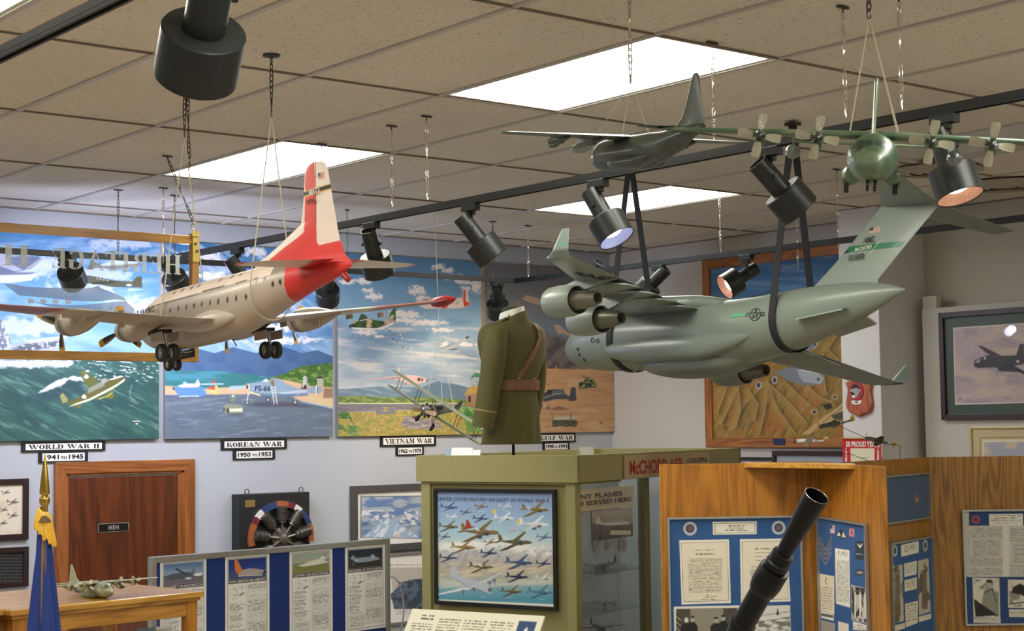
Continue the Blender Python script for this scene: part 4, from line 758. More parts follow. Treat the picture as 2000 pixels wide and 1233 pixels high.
def d_gulf(ar):
    ar.grad([(510, '6c6d70'), (600, '737679'), (650, '6f7d8c'), (720, '7a8088')]); one = np.ones(len(ar.X)); z = lambda p: Z(1000, 540, 3.852, p)
    ar.poly(z([(-300, 380), (240, 420), (330, 450), (480, 520), (900, 600), (900, 720), (-300, 720)]), '4e4c4e', 6); ar.mottle(ar.region(z([(-300, 400), (250, 420), (900, 560), (900, 700), (-300, 700)])), s2l(H('7a7068')), 30, 14, 131, .5, .65, .7, -40)
    m = ar.region(z([(-300, 692), (900, 700), (900, 1300), (-300, 1300)])); ar.blend(m, s2l(H('bc926a'))); ar.mottle(m, s2l(H('a8805c')), 50, 6, 132, .5, .65, .7, 4); ar.mottle(m, s2l(H('ccaa80')), 40, 12, 133, .5, .7, .6)
    ar.line(z([(270, 815), (350, 800), (440, 800)]), 1, '9a6a3c', .7); ar.line(z([(560, 900), (740, 890)]), 1.2, 'a4683c', .7)
    for x in (258, 330): ar.poly(z([(x-10, 720), (x, 670), (x+14, 715)]), 'd8904a', 1)
    ar.poly(z([(75, 165), (110, 140), (180, 160), (240, 185), (268, 75), (285, 80), (262, 190), (280, 190), (250, 222), (190, 215), (110, 190)]), 'b59a86', .8); ar.line(z([(110, 192), (190, 216), (250, 224)]), 1, '6a5a50'); ar.ell(*z([(275, 78)])[0], 2.6, 1, '2b2a2a')
    for x in (38, 62): ar.ell(*z([(x, 200)])[0], 3.4, 3.4, 'a88e7c'); ar.ell(*z([(x+4, 203)])[0], 1.6, 1.6, '4a3f3a')
    ar.poly(z([(312, 370), (350, 360), (395, 400), (425, 430), (438, 370), (442, 430), (480, 420), (490, 460), (440, 462), (390, 430), (350, 435), (330, 400)]), 'b89c88', .8); ar.ell(*z([(447, 455)])[0], 2.2, 2.2, '2a2828'); ar.ell(*z([(465, 455)])[0], 2.2, 2.2, '2a2828')
    m = ar.region(z([(500, 800), (540, 790), (560, 760), (600, 770), (635, 800), (630, 835), (560, 840), (510, 838)])); ar.blend(m, s2l(H('5d6340'))); ar.mottle(m, s2l(H('23251c')), 5, 4, 134, .5, .56); ar.mottle(m, s2l(H('98a070')), 4, 3, 135, .58, .62); ar.line(z([(530, 745), (556, 770)]), 1.2, '35382c'); ar.line(z([(505, 842), (570, 838)]), 2, '2a281e')
    ar.poly(z([(215, 920), (235, 880), (300, 850), (360, 850), (400, 880), (432, 905), (445, 835), (478, 835), (486, 935), (430, 940), (425, 925), (330, 925), (240, 945)]), '45474e', .8); ar.poly(z([(290, 870), (390, 845), (400, 895), (300, 890)]), '5f6268', .8); ar.line(z([(225, 920), (330, 885), (370, 880)]), 1.6, 'a0a2a6'); ar.poly(z([(265, 855), (298, 855), (298, 885), (268, 885)]), '1f2026', .6)
    for x, y in ((223, 975), (272, 988)): ar.ell(*z([(x, y)])[0], 2.6, 3.6, '2c2a2a'); ar.ell(*z([(x, y)])[0], 1.2, 1.8, '98948c')
    ar.line(z([(275, 940), (272, 980)]), 1.6, '8a857c'); ar.poly(z([(205, 995), (300, 995), (350, 975), (430, 1000), (340, 1010), (300, 1005)]), '6b543c', 1.2, .8)
    ar.poly(z([(300, 1080), (460, 1075), (495, 1090), (485, 1130), (310, 1130)]), '3d4636', .8, .9); ar.poly(z([(320, 1060), (470, 1055), (470, 1078), (310, 1080)]), 'b8b4a4', .8)
    for x in (318, 408, 470): ar.ell(*z([(x, 1115)])[0], 4, 4.6, '23241f'); ar.ell(*z([(x, 1115)])[0], 1.6, 2, '88887c')
    for x in (300, 440): ar.line(z([(x, 1030), (x+6, 1080)]), 3, '7c8460'); ar.ell(*z([(x+4, 1026)])[0], 1.6, 1.8, '9c8464')
    ar.line(z([(258, 1132), (310, 1122)]), 1, '3a3226'); ar.line(z([(655, 1098), (682, 1100)]), 1.2, '4a3a28'); ar.ell(*z([(670, 1108)])[0], 1.6, 1, '4a3a28')
mural((950, 846), (1200, 845), 'mural of a desert with grey jet and tank, nearest the room corner', d_gulf)
# ---- stencilled signs under the murals
m_wl, m_bl = mat('white_sign_face', (232, 230, 224), .6, var=.02), mat('black_sign_paint', (20, 20, 22), .5, var=.05)
def warsign(txt, a, b, label, dates, c, d):
    A, B = on(*a, 'y', YW-.012), on(*b, 'y', YW-.012); w, h = B[0]-A[0], A[2]-B[2]; zc = (A[2]+B[2])/2
    t = thing('era_sign', label, 'sign', ((A[0]+B[0])/2, YW, zc), group='era name signs under the murals')
    g = MB(); g.box((0, -.006, 0), (w, .012, h), 1); g.box((0, -.0125, 0), (w*.91, .001, h*.66), 0); g.build('sign_board', [m_wl, m_bl], t)
    g = MB(); stencil(g, txt, (0, -.013, 0), XU, ZU, h*.46, w*.84); g.build('stencil_lettering', m_bl, t)
    A, B = on(*c, 'y', YW-.012), on(*d, 'y', YW-.012); w, h = B[0]-A[0], A[2]-B[2]; zc = (A[2]+B[2])/2
    t = thing('date_sign', 'small black edged date sign reading '+dates+', below '+txt, 'sign', ((A[0]+B[0])/2, YW, zc), group='date signs under the murals')
    g = MB(); g.box((0, -.006, 0), (w, .012, h), 1); g.box((0, -.0125, 0), (w*.86, .001, h*.74), 0); g.build('sign_board', [m_wl, m_bl], t)
    y0, y1 = dates.split(' to '); g = MB(); o = dict(offset=.03, lift=.0005)
    put_text(g, y0, (-w*.25, -.013, 0), XU, ZU, height=h*.46, width=w*.30, **o); put_text(g, 'TO', (0, -.013, -h*.06), XU, ZU, height=h*.26, width=w*.13, **o); put_text(g, y1, (w*.25, -.013, 0), XU, ZU, height=h*.46, width=w*.30, **o)
    g.build('date_lettering', m_bl, t)
warsign('WORLD WAR II', (42.5, 864.5), (206, 880), 'black and white sign reading WORLD WAR II, under the sea mural', '1941 to 1945', (76, 883.5), (172, 902))
warsign('KOREAN WAR', (432.5, 859.5), (560.5, 876.5), 'black and white sign reading KOREAN WAR, under the airfield mural', '1950 to 1953', (456, 879.5), (537.5, 896.5))
warsign('VIETNAM WAR', (743.5, 852.5), (852, 870.5), 'black and white sign reading VIETNAM WAR, under the palm village mural', '1962 to 1975', (774, 873), (828, 889))
warsign('GULF WAR', (1050, 847.5), (1124.5, 863.5), 'black and white sign reading GULF WAR, under the desert mural', '1990 to 1991', (1061, 865), (1112, 879.5))
# ================================================================ poster, boards, oak panels, wall pictures
def pfig(ar, x, y, s, c, c2='2a2a30', flip=1, eng=1, tail='c', up=.35, lw=1.0):
    """small painted aeroplane, nose to the right (flip=1)"""
    T = lambda P: [(x+flip*a*s, y-b*s) for a, b in P]
    ar.poly(T([(-.1, .06), (.12, .06), (.62, up+.22), (.5, up+.25), (-.12, .14)]), c, .6)          # far wing
    ar.poly(T([(-1, .12), (-.8, .07), (0, .12), (.55, .1), (.85, .02), (.95, -.06), (.8, -.13), (.3, -.16), (-.4, -.08), (-.98, .04)]), c, .6)
    ar.poly(T([(-.98, .08), (-1.02, .42), (-.9, .44), (-.72, .1)]), c, .5)
    ar.poly(T([(-1.0, .06), (-1.25, -.02), (-1.1, -.06), (-.8, .02)]), c, .5)
    ar.poly(T([(-.05, -.06), (.3, -.08), (-.5, -up-.12), (-.95, -up-.2), (-.8, -up-.08)]), c, .6)     # near wing
    ar.line(T([(-.9, -up-.16), (.25, -.13)]), max(.6, .05*s), c2, .7)
    ar.line(T([(-.8, .03), (.3, -.12), (.8, -.1)]), max(.5, .05*s), c2, .45)
    if eng:
        for k in range(eng):
            a, b = .28-.34*k, -.12-.16*k*up/.35; ar.ell(*T([(a, b)])[0], .13*s, .09*s, c2, .85); ar.line(T([(a+.14, b+.12), (a+.14, b-.14)]), .6, c2, .8)
    else: ar.line(T([(.97, .16), (.97, -.26)]), .7, c2, .7)
    ar.ell(*T([(.45, .12)])[0], .14*s, .06*s, 'b8c4cc', .8)
def d_post(ar):
    ar.grad([(955, '7f95bc'), (1000, '8fa9c6'), (1040, 'a3c3cc'), (1065, 'c2d0cc'), (1090, 'b9b4ac'), (1115, 'b3aa98'), (1130, 'a8ad9c'), (1150, '79a7b0'), (1172, '4f93a8'), (1186, '5c9cae')])
    for i, (X, Y) in enumerate([(880, 1068), (925, 1066), (965, 1060), (1010, 1070), (1060, 1078)]): ar.cloud(X, Y, 34, 10, 'ece8de', .85, 140+i, 5)
    ar.mottle(ar.region([(840, 1075), (1090, 1075), (1090, 1110), (840, 1110)]), s2l(H('9a969c')), 12, 6, 146, .5, .6, .6, -30); ar.mottle(ar.region([(840, 1100), (1090, 1100), (1090, 1140), (840, 1140)]), s2l(H('d5c9a4')), 40, 4, 147, .5, .6, .7, -8)
    ar.poly([(840, 1126), (900, 1138), (960, 1140), (1090, 1128), (1090, 1142), (840, 1150)], 'd2d4c6', 3, .6); z = lambda a, b: Z(840, 945, 4.835, [(a, b)])[0]
    ar.poly(Z(840, 945, 4.835, [(60, 1092), (1172, 1140), (1172, 1175), (60, 1118)]), 'e9ead6', .8); ar.line(Z(840, 945, 4.835, [(55, 68), (1155, 78)]), 2, 'a9b4c8')
    L = [(185, 222, 85, '41608a', 1), (485, 215, 60, '7d6a40', 0), (718, 215, 66, 'c4ccd4', 0), (1000, 245, 130, '7f6a34', 1), (340, 268, 50, '46506c', 0), (215, 312, 55, 'd5dbe0', 0), (480, 330, 72, '31456c', 0), (705, 325, 95, 'dde2e2', 1), (990, 385, 145, 'dadedd', 2), (180, 405, 95, '6f6544', 1), (480, 455, 185, '7d6a40', 2), (790, 438, 62, 'b4bac0', 0), (140, 500, 55, '3c5878', 0), (810, 550, 165, '5f5838', 1), (1080, 505, 70, '50708c', 0), (320, 600, 115, '97793a', 1), (570, 553, 60, '7b6a44', 0), (1075, 625, 68, 'ccd0ca', 0), (175, 700, 85, '35506e', 0), (560, 655, 82, '24304c', 0), (490, 785, 115, '6d6440', 1), (850, 745, 130, '3d5878', 1), (1075, 755, 72, '24345a', 0), (830, 880, 105, '2a2c4e', 1), (1075, 890, 80, 'dcd6ce', 1), (775, 1018, 100, '6c6034', 1), (1050, 1025, 120, '4d7c94', 1)]
    for X, Y, s, c, e in L: x, y = z(X, Y); pfig(ar, x, y, s/4.835, c, '20242e', 1, e)
    for X, Y in ((605, 265), (835, 360)): ar.ell(*z(X, Y), 3.4, 5, 'd8c24c', soft=.6)
    ar.poly(Z(840, 945, 4.835, [(325, 430), (345, 340), (362, 345), (390, 400), (430, 410), (340, 432)]), 'a03a2c', .6)
    for X, Y in ((925, 235), (440, 435), (470, 770)): ar.line([z(X-8, Y-14), z(X+6, Y+14)], 1.3, 'f0f0ea'); ar.line([z(X+10, Y-14), z(X+24, Y+14)], 1.3, 'f0f0ea')
    # big silver bomber
    ar.poly(Z(840, 945, 4.835, [(185, 865), (205, 760), (225, 770), (290, 880), (420, 905), (560, 980), (585, 1010), (575, 1038), (540, 1035), (430, 985), (330, 960), (250, 905)]), 'b6bcc4', .7)
    ar.poly(Z(840, 945, 4.835, [(60, 1042), (300, 985), (430, 965), (440, 990), (300, 1010), (70, 1055)]), 'd2d6da', .7); ar.poly(Z(840, 945, 4.835, [(440, 940), (600, 870), (695, 825), (690, 838), (560, 915), (470, 950)]), 'c0c6cc', .6); ar.poly(Z(840, 945, 4.835, [(125, 905), (200, 872), (240, 885), (150, 908)]), 'a9b0b8', .6); ar.poly(Z(840, 945, 4.835, [(245, 872), (330, 846), (300, 870)]), 'a9b0b8', .5)
    for X, Y in ((310, 1020), (410, 995), (560, 935), (605, 915)): ar.ell(*z(X, Y), 4.5, 3.2, '7c848e'); ar.line([z(X+5, Y+40), z(X+8, Y-20)], .9, '2a3038')
    ar.ell(*z(565, 1005), 4, 4, '30363e', .8); ar.line(Z(840, 945, 4.835, [(250, 905), (340, 965), (530, 1035)]), 1.2, '5c646e', .7)
    for X, Y in ((145, 258), (485, 262), (722, 262), (500, 1070), (745, 1078), (1050, 1095)): ar.line([z(X-30, Y), z(X+30, Y)], .9, 'e0e6e6', .6)
A, B = vp(PC, UC, 846, 953), vp(PC, UC, 1088, 1192); nC = np.cross(UC, ZU); wp, hp = (B-A)@UC, A[2]-B[2]+.004
P0 = np.array([A[0], A[1], B[2]-.006])-nC*0+nC*-.020
t = framed('framed_poster', 'black framed poster of warplanes on the front of the olive case', 'poster', P0, UC, wp, hp, .02, .022, m_blkfr, d_post, glazed=True, res=.0022)
g = MB(); mid = (vp(P0, UC, 857, 974)+vp(P0, UC, 1074, 978))/2; put_text(g, 'UNITED STATES MILITARY AIRCRAFT OF WORLD WAR II', mid*[1, 1, 0]+nC*.012+ZU*mid[2], UC, ZU, height=.018, width=float((vp(P0, UC, 1074, 978)-vp(P0, UC, 857, 974))@UC), depth=.0005, offset=-.0)
g.build('poster_title', mat('slate_print', (70, 76, 92), .6), t, world=True)
# ---- blue felt board on legs
BL = at(292, 1087, 7.6); UB = dth(82.2); BR = vp(BL, UB, 758, 1053); bw = float((BR-BL)@UB); zt = (BL[2]+BR[2])/2; nB = np.cross(UB, ZU)
t = thing('display_board', 'freestanding blue felt board in an aluminium frame, holding four aircraft sheets', 'display board', (BL[0], BL[1], 0), rzu(UB))
zb = .55; fw = .03; g = MB(); g.box((fw/2, 0, zt/2), (fw, .035, zt)); g.box((bw-fw/2, 0, zt/2), (fw, .035, zt)); g.box((bw/2, 0, zt-fw/2), (bw-2*fw, .035, fw)); g.box((bw/2, 0, zb), (bw-2*fw, .035, fw)); g.build('frame', m_alu, t, bevel=.004)
MB().box((bw/2, 0, (zb+zt)/2), (bw-2*fw+.002, .02, zt-zb-fw)).build('felt_panel', mat('navy_felt', (24, 46, 112), .95, var=.06, scale=150, bump=.3), t)
for k, x in enumerate((fw/2, bw-fw/2)): MB().box((x, 0, .012), (.04, .5, .024)).build('foot', m_alu, t, bevel=.004)
def sheet_art(kind):
    def f(ar):
        X0, X1, Y0, Y1 = 0, 1, 0, 1
        ar.fill('e4e4de'); W_, H_ = ar.w, ar.h; x = ar.A; y = H_-ar.B
        m = ((x < .012) | (x > W_-.012) | (y < .012) | (y > H_-.012)); m2 = ((x > .009) & (x < W_-.009) & (y > .009) & (y < H_-.009)); ar.blend(m & m2, s2l(H('565654')))
    return f
sheets = [((313, 1095), (403, 1260), 'ace', 'leftmost sheet on the blue board, photo of a jet trainer on top', ('4a6c9c', '8fa4bc', '6b6472')),
          ((440, 1084), (526, 1262), 'org', 'second sheet on the blue board, photo of a jet with an orange tail', ('142a6c', '1c3c8c', '3a4c7c')),
          ((565.5, 1077), (649, 1230), 'dlt', 'third sheet on the blue board, photo of a delta jet on grass', ('98a49a', 'a4aa90', '7c8048')),
          ((674, 1069), (752, 1219), 'vdo', 'rightmost sheet on the blue board, photo of a dark sky and grey jet', ('20283c', '2c3038', '34322e'))]
heads = ['LOCKHEED T-33A SHOOTING STAR', 'NORTH AMERICAN F-86D SABRE DOG', 'CONVAIR F-102A DELTA DAGGER', 'McDONNELL CF-101B VOODOO']
Q0 = BL+nB*.012; bx = [(313, 403, 1097, 1096), (440, 526, 1088, 1080), (565.5, 649, 1077.5, 1072), (674, 752, 1069.5, 1063)]
sheet_h = .44
for k, (a, b, kd, lab, sky3) in enumerate(sheets):
    x0, x1, ya, yb = bx[k]; A, B = vp(Q0, UB, x0, ya), vp(Q0, UB, x1, yb); w = float((B-A)@UB); h = sheet_h; P0 = A-ZU*h
    def tfun(A_, B_, w=w, h=h): return np.stack([A_/w*100, (h-B_)/h*160], 1)
    ar = Art(P0, UB, ZU, w, h, .0022, tf=tfun); ar.fill('e2e2dc'); ar.poly([(5, 4), (95, 4), (95, 156), (5, 156)], '5a5a58', .3); ar.poly([(6, 5), (94, 5), (94, 155), (6, 155)], 'e2e2dc', .3)
    m = ar.region([(7, 6), (93, 6), (93, 42), (7, 42)]); g0 = np.clip((ar.Y-6)/36, 0, 1)[:, None]; c0, c1, c2 = [s2l(H(q)) for q in sky3]; gc = np.where(g0 < .6, c0+(c1-c0)*g0/.6, c2); ar.C = ar.C*(1-m[:, None])+gc*m[:, None]
    if kd == 'ace': ar.poly([(7, 26), (40, 22), (93, 27), (93, 31), (7, 31)], '5b6470', .8); ar.poly([(12, 28), (20, 24), (60, 22), (74, 25), (90, 29), (70, 32), (20, 33)], '4c5664', .6); ar.poly([(34, 13), (60, 26), (52, 27), (31, 15)], '39424e', .6); ar.ell(82, 28, 10, 2.6, 'e4e8ea', soft=.6); ar.ell(60, 33, 7, 2, 'c4ccd4', soft=.6); ar.poly([(66, 24), (72, 12), (76, 24)], '6a7482', .6); ar.line([(25, 30), (25, 37)], 1, '2a2e36'); ar.line([(55, 31), (55, 36)], 1, '2a2e36')
    if kd == 'org': ar.poly([(20, 6), (27, 8), (38, 26), (56, 24), (76, 27), (92, 31), (80, 36), (40, 37), (28, 36), (34, 30)], 'a49c98', .7); ar.poly([(20, 6), (27, 8), (38, 26), (30, 34), (22, 26)], 'd07a2c', .7); ar.ell(90, 33, 3.5, 2.4, '20202a', soft=.6); ar.line([(30, 36), (84, 38)], 2, 'd8c8c0', .8); ar.poly([(60, 23), (70, 21), (76, 26)], '36405c', .6)
    if kd == 'dlt': ar.poly([(20, 27), (40, 22), (70, 18), (80, 10), (84, 10), (84, 22), (88, 26), (60, 29), (30, 30)], 'd8d8cc', .7); ar.poly([(78, 12), (84, 9), (83, 16)], '4c5250', .5); ar.line([(50, 29), (50, 34)], .8, '444440'); ar.poly([(7, 24), (93, 20), (93, 23), (7, 27)], '4a5440', 1, .7); ar.poly([(22, 27), (42, 23), (70, 19), (84, 22), (60, 28)], 'd8d8cc', .7)
    if kd == 'vdo': ar.poly([(12, 22), (20, 16), (26, 22), (60, 22), (66, 18), (80, 24), (88, 28), (60, 31), (30, 31)], '8c98a4', .7); ar.poly([(64, 26), (70, 16), (74, 25)], 'aab4bc', .6); ar.ell(50, 33, 3, 2.4, '3c3c40'); ar.line([(20, 30), (20, 36)], 1, 'a4a4a4'); ar.ell(28, 27, 5, 2, 'b4bcc4', soft=.6)
    ar.poly([(7, 42), (93, 42), (93, 49), (7, 49)], '26262a', .3); ar.line([(48, 50), (48, 150)], .5, '8c8c88')
    ar.textlines(51, 52, 92, 150, 40, '4e4e4c', .8, k*7); ar.textlines(9, 82 if kd == 'org' else 74, 46, 128, 20, '4e4e4c', .8, k*7+3, ragged=.5); ar.textlines(9, 130, 46, 152, 12, '4e4e4c', .8, k*7+4)
    c = '8a8a86'; ar.line([(12, 58), (28, 60), (24, 78)], .7, c); ar.line([(18, 52), (24, 62), (16, 78)], .9, c); ar.line([(30, 56), (46, 57)], .8, c); ar.line([(37, 52), (38, 62)], 1, c); ar.poly([(28, 70), (38, 66), (46, 67), (34, 72)], c, .5); ar.line([(10, 66), (26, 70)], .7, c)
    ar.blend(((ar.Y > 66) & (ar.Y < 72.5) & (ar.X > 51) & (ar.X < 92)) | ((ar.Y > 92) & (ar.Y < 94) & (ar.X > 51) & (ar.X < 92)) | ((ar.Y > 114) & (ar.Y < 116) & (ar.X > 51) & (ar.X < 92)), s2l(H('e2e2dc')), .6)
    t = thing('information_sheet', lab, 'information sheet', tuple(P0), rzu(UB), 'aircraft sheets on the blue board'); ar.finish('sheet', t, m_papr, .0015)
    g = MB(); n = nB; c = P0+UB*w/2+ZU*(h*(1-45.5/160)); put_text(g, heads[k], c, UB, ZU, height=h*.028, width=w*.82, depth=.0004, lift=.0003, offset=.01); g.build('heading', mat('white_heading_print', (220, 220, 214), .6), t, world=True)
# curved grab wire at the right end of the board
P = vp(BL, UB, 759, 1150); g = MB(); g.tube([BR*[1, 1, 0]+UB*(.02+.09*math.sin(q))-nB*.0+ZU*(1.38-.17*math.cos(q)) for q in np.linspace(0, math.pi, 14)], .004, 8)
t = thing('wire_loop', 'thin clear curved loop at the right edge of the blue board', 'wire', (BR[0], BR[1], 1.2)); g.build('loop', mat('pale_wire', (190, 190, 190), .2, .5), t, world=True)
# ---- slanted information stand in front of the olive case
P1, P2 = at(806, 1187, 7.3), at(1064, 1206, 6.95); us = P2-P1; us[2] = 0; ws = float(np.linalg.norm(us)); us /= ws; ns = np.cross(us, ZU); v = (-ns*.35*-1*-1)
zt = (P1[2]+P2[2])/2; P1 = P1*[1, 1, 0]+ZU*zt; dn = ns*.60-ZU*.80; dn /= np.linalg.norm(dn); hs = .45
t = thing('reading_stand', 'slanted cream text panel in front of the olive case', 'information panel', tuple(P1*[1, 1, 0]), rzu(us))
def tfr(A_, B_): return np.stack([A_/ws*100, (hs-B_)/hs*60], 1)
ar = Art(P1+dn*hs, us, -dn, ws, hs, .0019, tf=tfr); ar.fill('e6e4cc')
for k in range(4): ar.textlines(4+k*19.5, 9 if k == 0 else 5, 21+k*19.5, 60, 30, '5c5a50', .8, 200+k, ws=.5)
ar.textlines(9, 3, 19, 7.5, 2, '4a4840', .9, 210); ar.poly([(83, 4), (96, 4), (96, 40), (83, 40)], '2c4a74', .4); ar.poly([(85, 30), (87, 12), (90, 8), (93, 12), (95, 32)], 'e8e8ec', .6); ar.line([(88, 10), (88, 36)], 1.2, '3a4468'); ar.line([(91.5, 10), (91.5, 36)], 1.2, '3a4468')
ar.finish('text_panel', t, m_papr, .008)
g = MB(); c = P1+us*ws/2+dn*hs*.5-ns*.02; g.cyl(c-ns*.0-ZU*.02, c*[1, 1, 0], .02, n=16); g.cyl(c*[1, 1, 0]+ZU*.02, c*[1, 1, 0], .16, n=32); g.build('stand_post', m_blk2, t, world=True)
# ---- oak panels
zO = 2.178; UA = dth(125.5); VA = dth(30.6)
A0 = at(1290, 905, 6.9)*[1, 1, 0]; AC = vp(A0, UA, 1597, 1000)*[1, 1, 0]; wA = float((AC-A0)@UA); nA = np.cross(UA, ZU)
wing = .76; AE = AC-VA*wing; nW = np.cross(-VA*1.0, ZU)   # wing runs from the inner corner towards the eye
t = thing('oak_partition', 'golden oak display partition with an angled wing, nearest on the right', 'partition', tuple(A0), rzu(UA)); part = t
MB().quadbox([A0, AC, AC+ZU*zO, A0+ZU*zO], -nA, .02).build('oak_panel', m_oak, t, world=True, bevel=.002)
nWi = np.cross(VA, ZU)*-1; nWi = nWi if nWi@(A0-AC) > 0 else -nWi
MB().quadbox([AC, AE, AE+ZU*zO, AC+ZU*zO], -nWi, .02).build('oak_panel', m_oak, t, world=True, bevel=.002)
a, b = vp(A0, UA, 1453, 905)*[1, 1, 0], AC-VA*(wing*.62)
g = MB(); q = [a, b, AC]; k = [p+ZU*(zO-.018) for p in q]+[p+ZU*(zO+.004) for p in q]; g.add(k, [(0, 2, 1), (3, 4, 5), (0, 1, 4, 3), (1, 2, 5, 4), (2, 0, 3, 5)]); g.build('corner_top', m_oakl, t, world=True, bevel=.002)
MB().quadbox([A0, A0-UA*.0+nA*-.02, A0-nA*.02+ZU*zO, A0+ZU*zO], -UA, .004).build('edge_strip', m_oakl, t, world=True)
def felt_board(label, base, u, a, b, zbot, draw, fmat=m_alu, fwid=.009, res=.0026, glazed=True, cat='framed display', felt='2a568c'):
    n = np.cross(u, ZU); n = n if n@(EYE-base) > 0 else -n
    A, B = vp(base, u, *a), vp(base, u, *b); w = float((B-A)@u); zt = (A[2]+B[2])/2; P0 = A*[1, 1, 0]+ZU*zbot; h = zt-zbot
    t = thing('framed_display', label, cat, tuple(P0), rzu(u)); ar = Art(P0+n*.006, u, ZU, w, h, res); ar.fill(felt); draw(ar); ar.finish('picture_sheet', t, m_papr, .004)
    g = MB(); q = lambda x0, x1, z0, z1: g.quadbox([P0+u*x0+ZU*z0, P0+u*x1+ZU*z0, P0+u*x1+ZU*z1, P0+u*x0+ZU*z1], n, .018)
    q(0, fwid, 0, h); q(w-fwid, w, 0, h); q(fwid, w-fwid, h-fwid, h); q(fwid, w-fwid, 0, fwid); g.build('frame', fmat, t, world=True)
    if glazed: MB().quadbox([P0+u*fwid+ZU*fwid, P0+u*(w-fwid)+ZU*fwid, P0+u*(w-fwid)+ZU*(h-fwid), P0+u*fwid+ZU*(h-fwid)], n, .0015).build('glass_pane', m_glass, t, world=True)
    return t, P0, w, h, n
def paper(ar, q, c='e3ddc6', edge='ece8dc', n=20, seed=0, head=2, m=.16, top=.30, bot=.9):
    """quad in picture coordinates: tl, tr, br, bl"""
    ar.poly(q, edge, .5); ctr = np.mean(q, 0); ins = [tuple(ctr+(np.array(p)-ctr)*.93) for p in q]; ar.poly(ins, '3a3c44', .4); ins = [tuple(ctr+(np.array(p)-ctr)*.915) for p in q]; ar.poly(ins, c, .4)
    tl, tr, br, bl = [np.array(p, float) for p in q]; x0, x1 = (tl[0]+bl[0])/2, (tr[0]+br[0])/2; w = x1-x0; y0, y1 = tl[1], bl[1]; h = y1-y0; sk = (tr[1]-tl[1])/w
    ar.textlines(x0+w*m, y0+h*top, x1-w*m, y0+h*bot, n, '4c4a44', .8, seed, sk)
    for k in range(head): ar.textlines(x0+w*.3, y0+h*(.14+.06*k), x1-w*.3, y0+h*(.17+.06*k), 1, '3a3832', .9, seed+k+1, sk)
def z7(*p): return Z(1280, 860, 3.3065, p)
def d_boardA(ar):
    ar.mottle(np.ones(len(ar.X)), s2l(H('244a7c')), 20, 20, 301, .4, .7, .3)
    for c in ((224, 572), (796, 566)): x, y = z7(c)[0]; ar.ell(x, y, 12.8, 13, 'd8dade'); ar.ell(x, y, 9, 9, '3a4450'); ar.ell(x, y, 5.5, 5.5, '7c5c64', .8); ar.ell(x, y, 11, 11, '8c94a0', .8, ring=1)
    ar.poly(z7((370, 528), (654, 524), (654, 607), (372, 611)), 'e6e4d2', .5); ar.poly(z7((382, 537), (644, 533), (644, 598), (384, 602)), '3c3c44', .4); ar.poly(z7((385, 540), (641, 536), (641, 595), (387, 599)), 'e6e4d2', .4)
    x0, y0 = z7((440, 545))[0]; ar.textlines(x0+8, y0, x0+42, y0+5, 1, '2c2c30', .9, 5); ar.textlines(x0+8, y0+5, x0+40, y0+9, 1, '4c4c50', .8, 6); ar.textlines(x0+2, y0+9, x0+48, y0+14, 1, '2c2c30', .9, 7)
    paper(ar, z7((155, 648), (475, 641), (487, 1052), (170, 1062)), n=26, seed=11, head=2, top=.28, bot=.82); x, y = z7((340, 1010))[0]; ar.line([(x-6, y+2), (x, y-4), (x-2, y+3), (x+18, y-1)], .8, '3c3c44'); ar.textlines(x-14, y+5, x+26, y+8, 1, '4c4a44', .8, 12)
    paper(ar, z7((547, 640), (846, 636), (873, 1042), (553, 1050)), n=16, seed=14, head=4, m=.2, top=.42, bot=.78)
    P = z7((118, 1076), (543, 1068), (545, 1260), (122, 1260)); ar.poly(P, 'e8e6da', .5); x0, y0 = z7((134, 1090))[0]; x1, y1 = z7((530, 1260))[0]
    ar.poly([(x0, y0), (x1, y0-2), (x1, y1+40), (x0, y1+40)], '4c4a42', .5); ar.poly([(x0+28, y0), (x0+92, y0-1), (x0+92, y1+40), (x0+28, y1+40)], '8f8c7c', 1)
    for k, (hx, hy) in enumerate([(0.16, 22), (.26, 20), (.64, 22), (.76, 18)]):
        X = x0+(x1-x0)*hx; ar.poly([(X-9, y0+60), (X-10, y0+hy+12), (X-3, y0+hy+6), (X+5, y0+hy+6), (X+11, y0+hy+14), (X+12, y0+60)], '1e1e1c', 1); ar.ell(X+1, y0+hy, 4, 5, 'b4b0a0' if k else 'd8d4c8', soft=.8); 
        if k: ar.ell(X+1, y0+hy-4, 4, 2.4, '26241f', soft=.8)
    for k in range(6): ar.line([(x0, y0+10+k*5), (x0+9, y0+16+k*6)], 1.4, 'c8c4b4' if k % 2 else '2c2c2c', .8)
    ar.poly(z7((565, 1075), (870, 1066), (875, 1260), (568, 1260)), 'dcdcd2', .5); ar.line(z7((570, 1170), (700, 1130), (870, 1108)), 1, '3c3c3c'); ar.line(z7((570, 1190), (870, 1145)), 1, '3c3c3c'); ar.mottle(ar.region(z7((568, 1180), (870, 1140), (875, 1260), (568, 1260))), s2l(H('77776f')), 12, 4, 305, .4, .6); ar.poly(z7((780, 1130), (790, 1080), (800, 1130)), '3c3c3c', .4)
felt_board('blue mounted display of two typed letters on the oak partition', A0+nA*0, UA, (1302, 1010), (1564, 1007.5), .9, d_boardA)
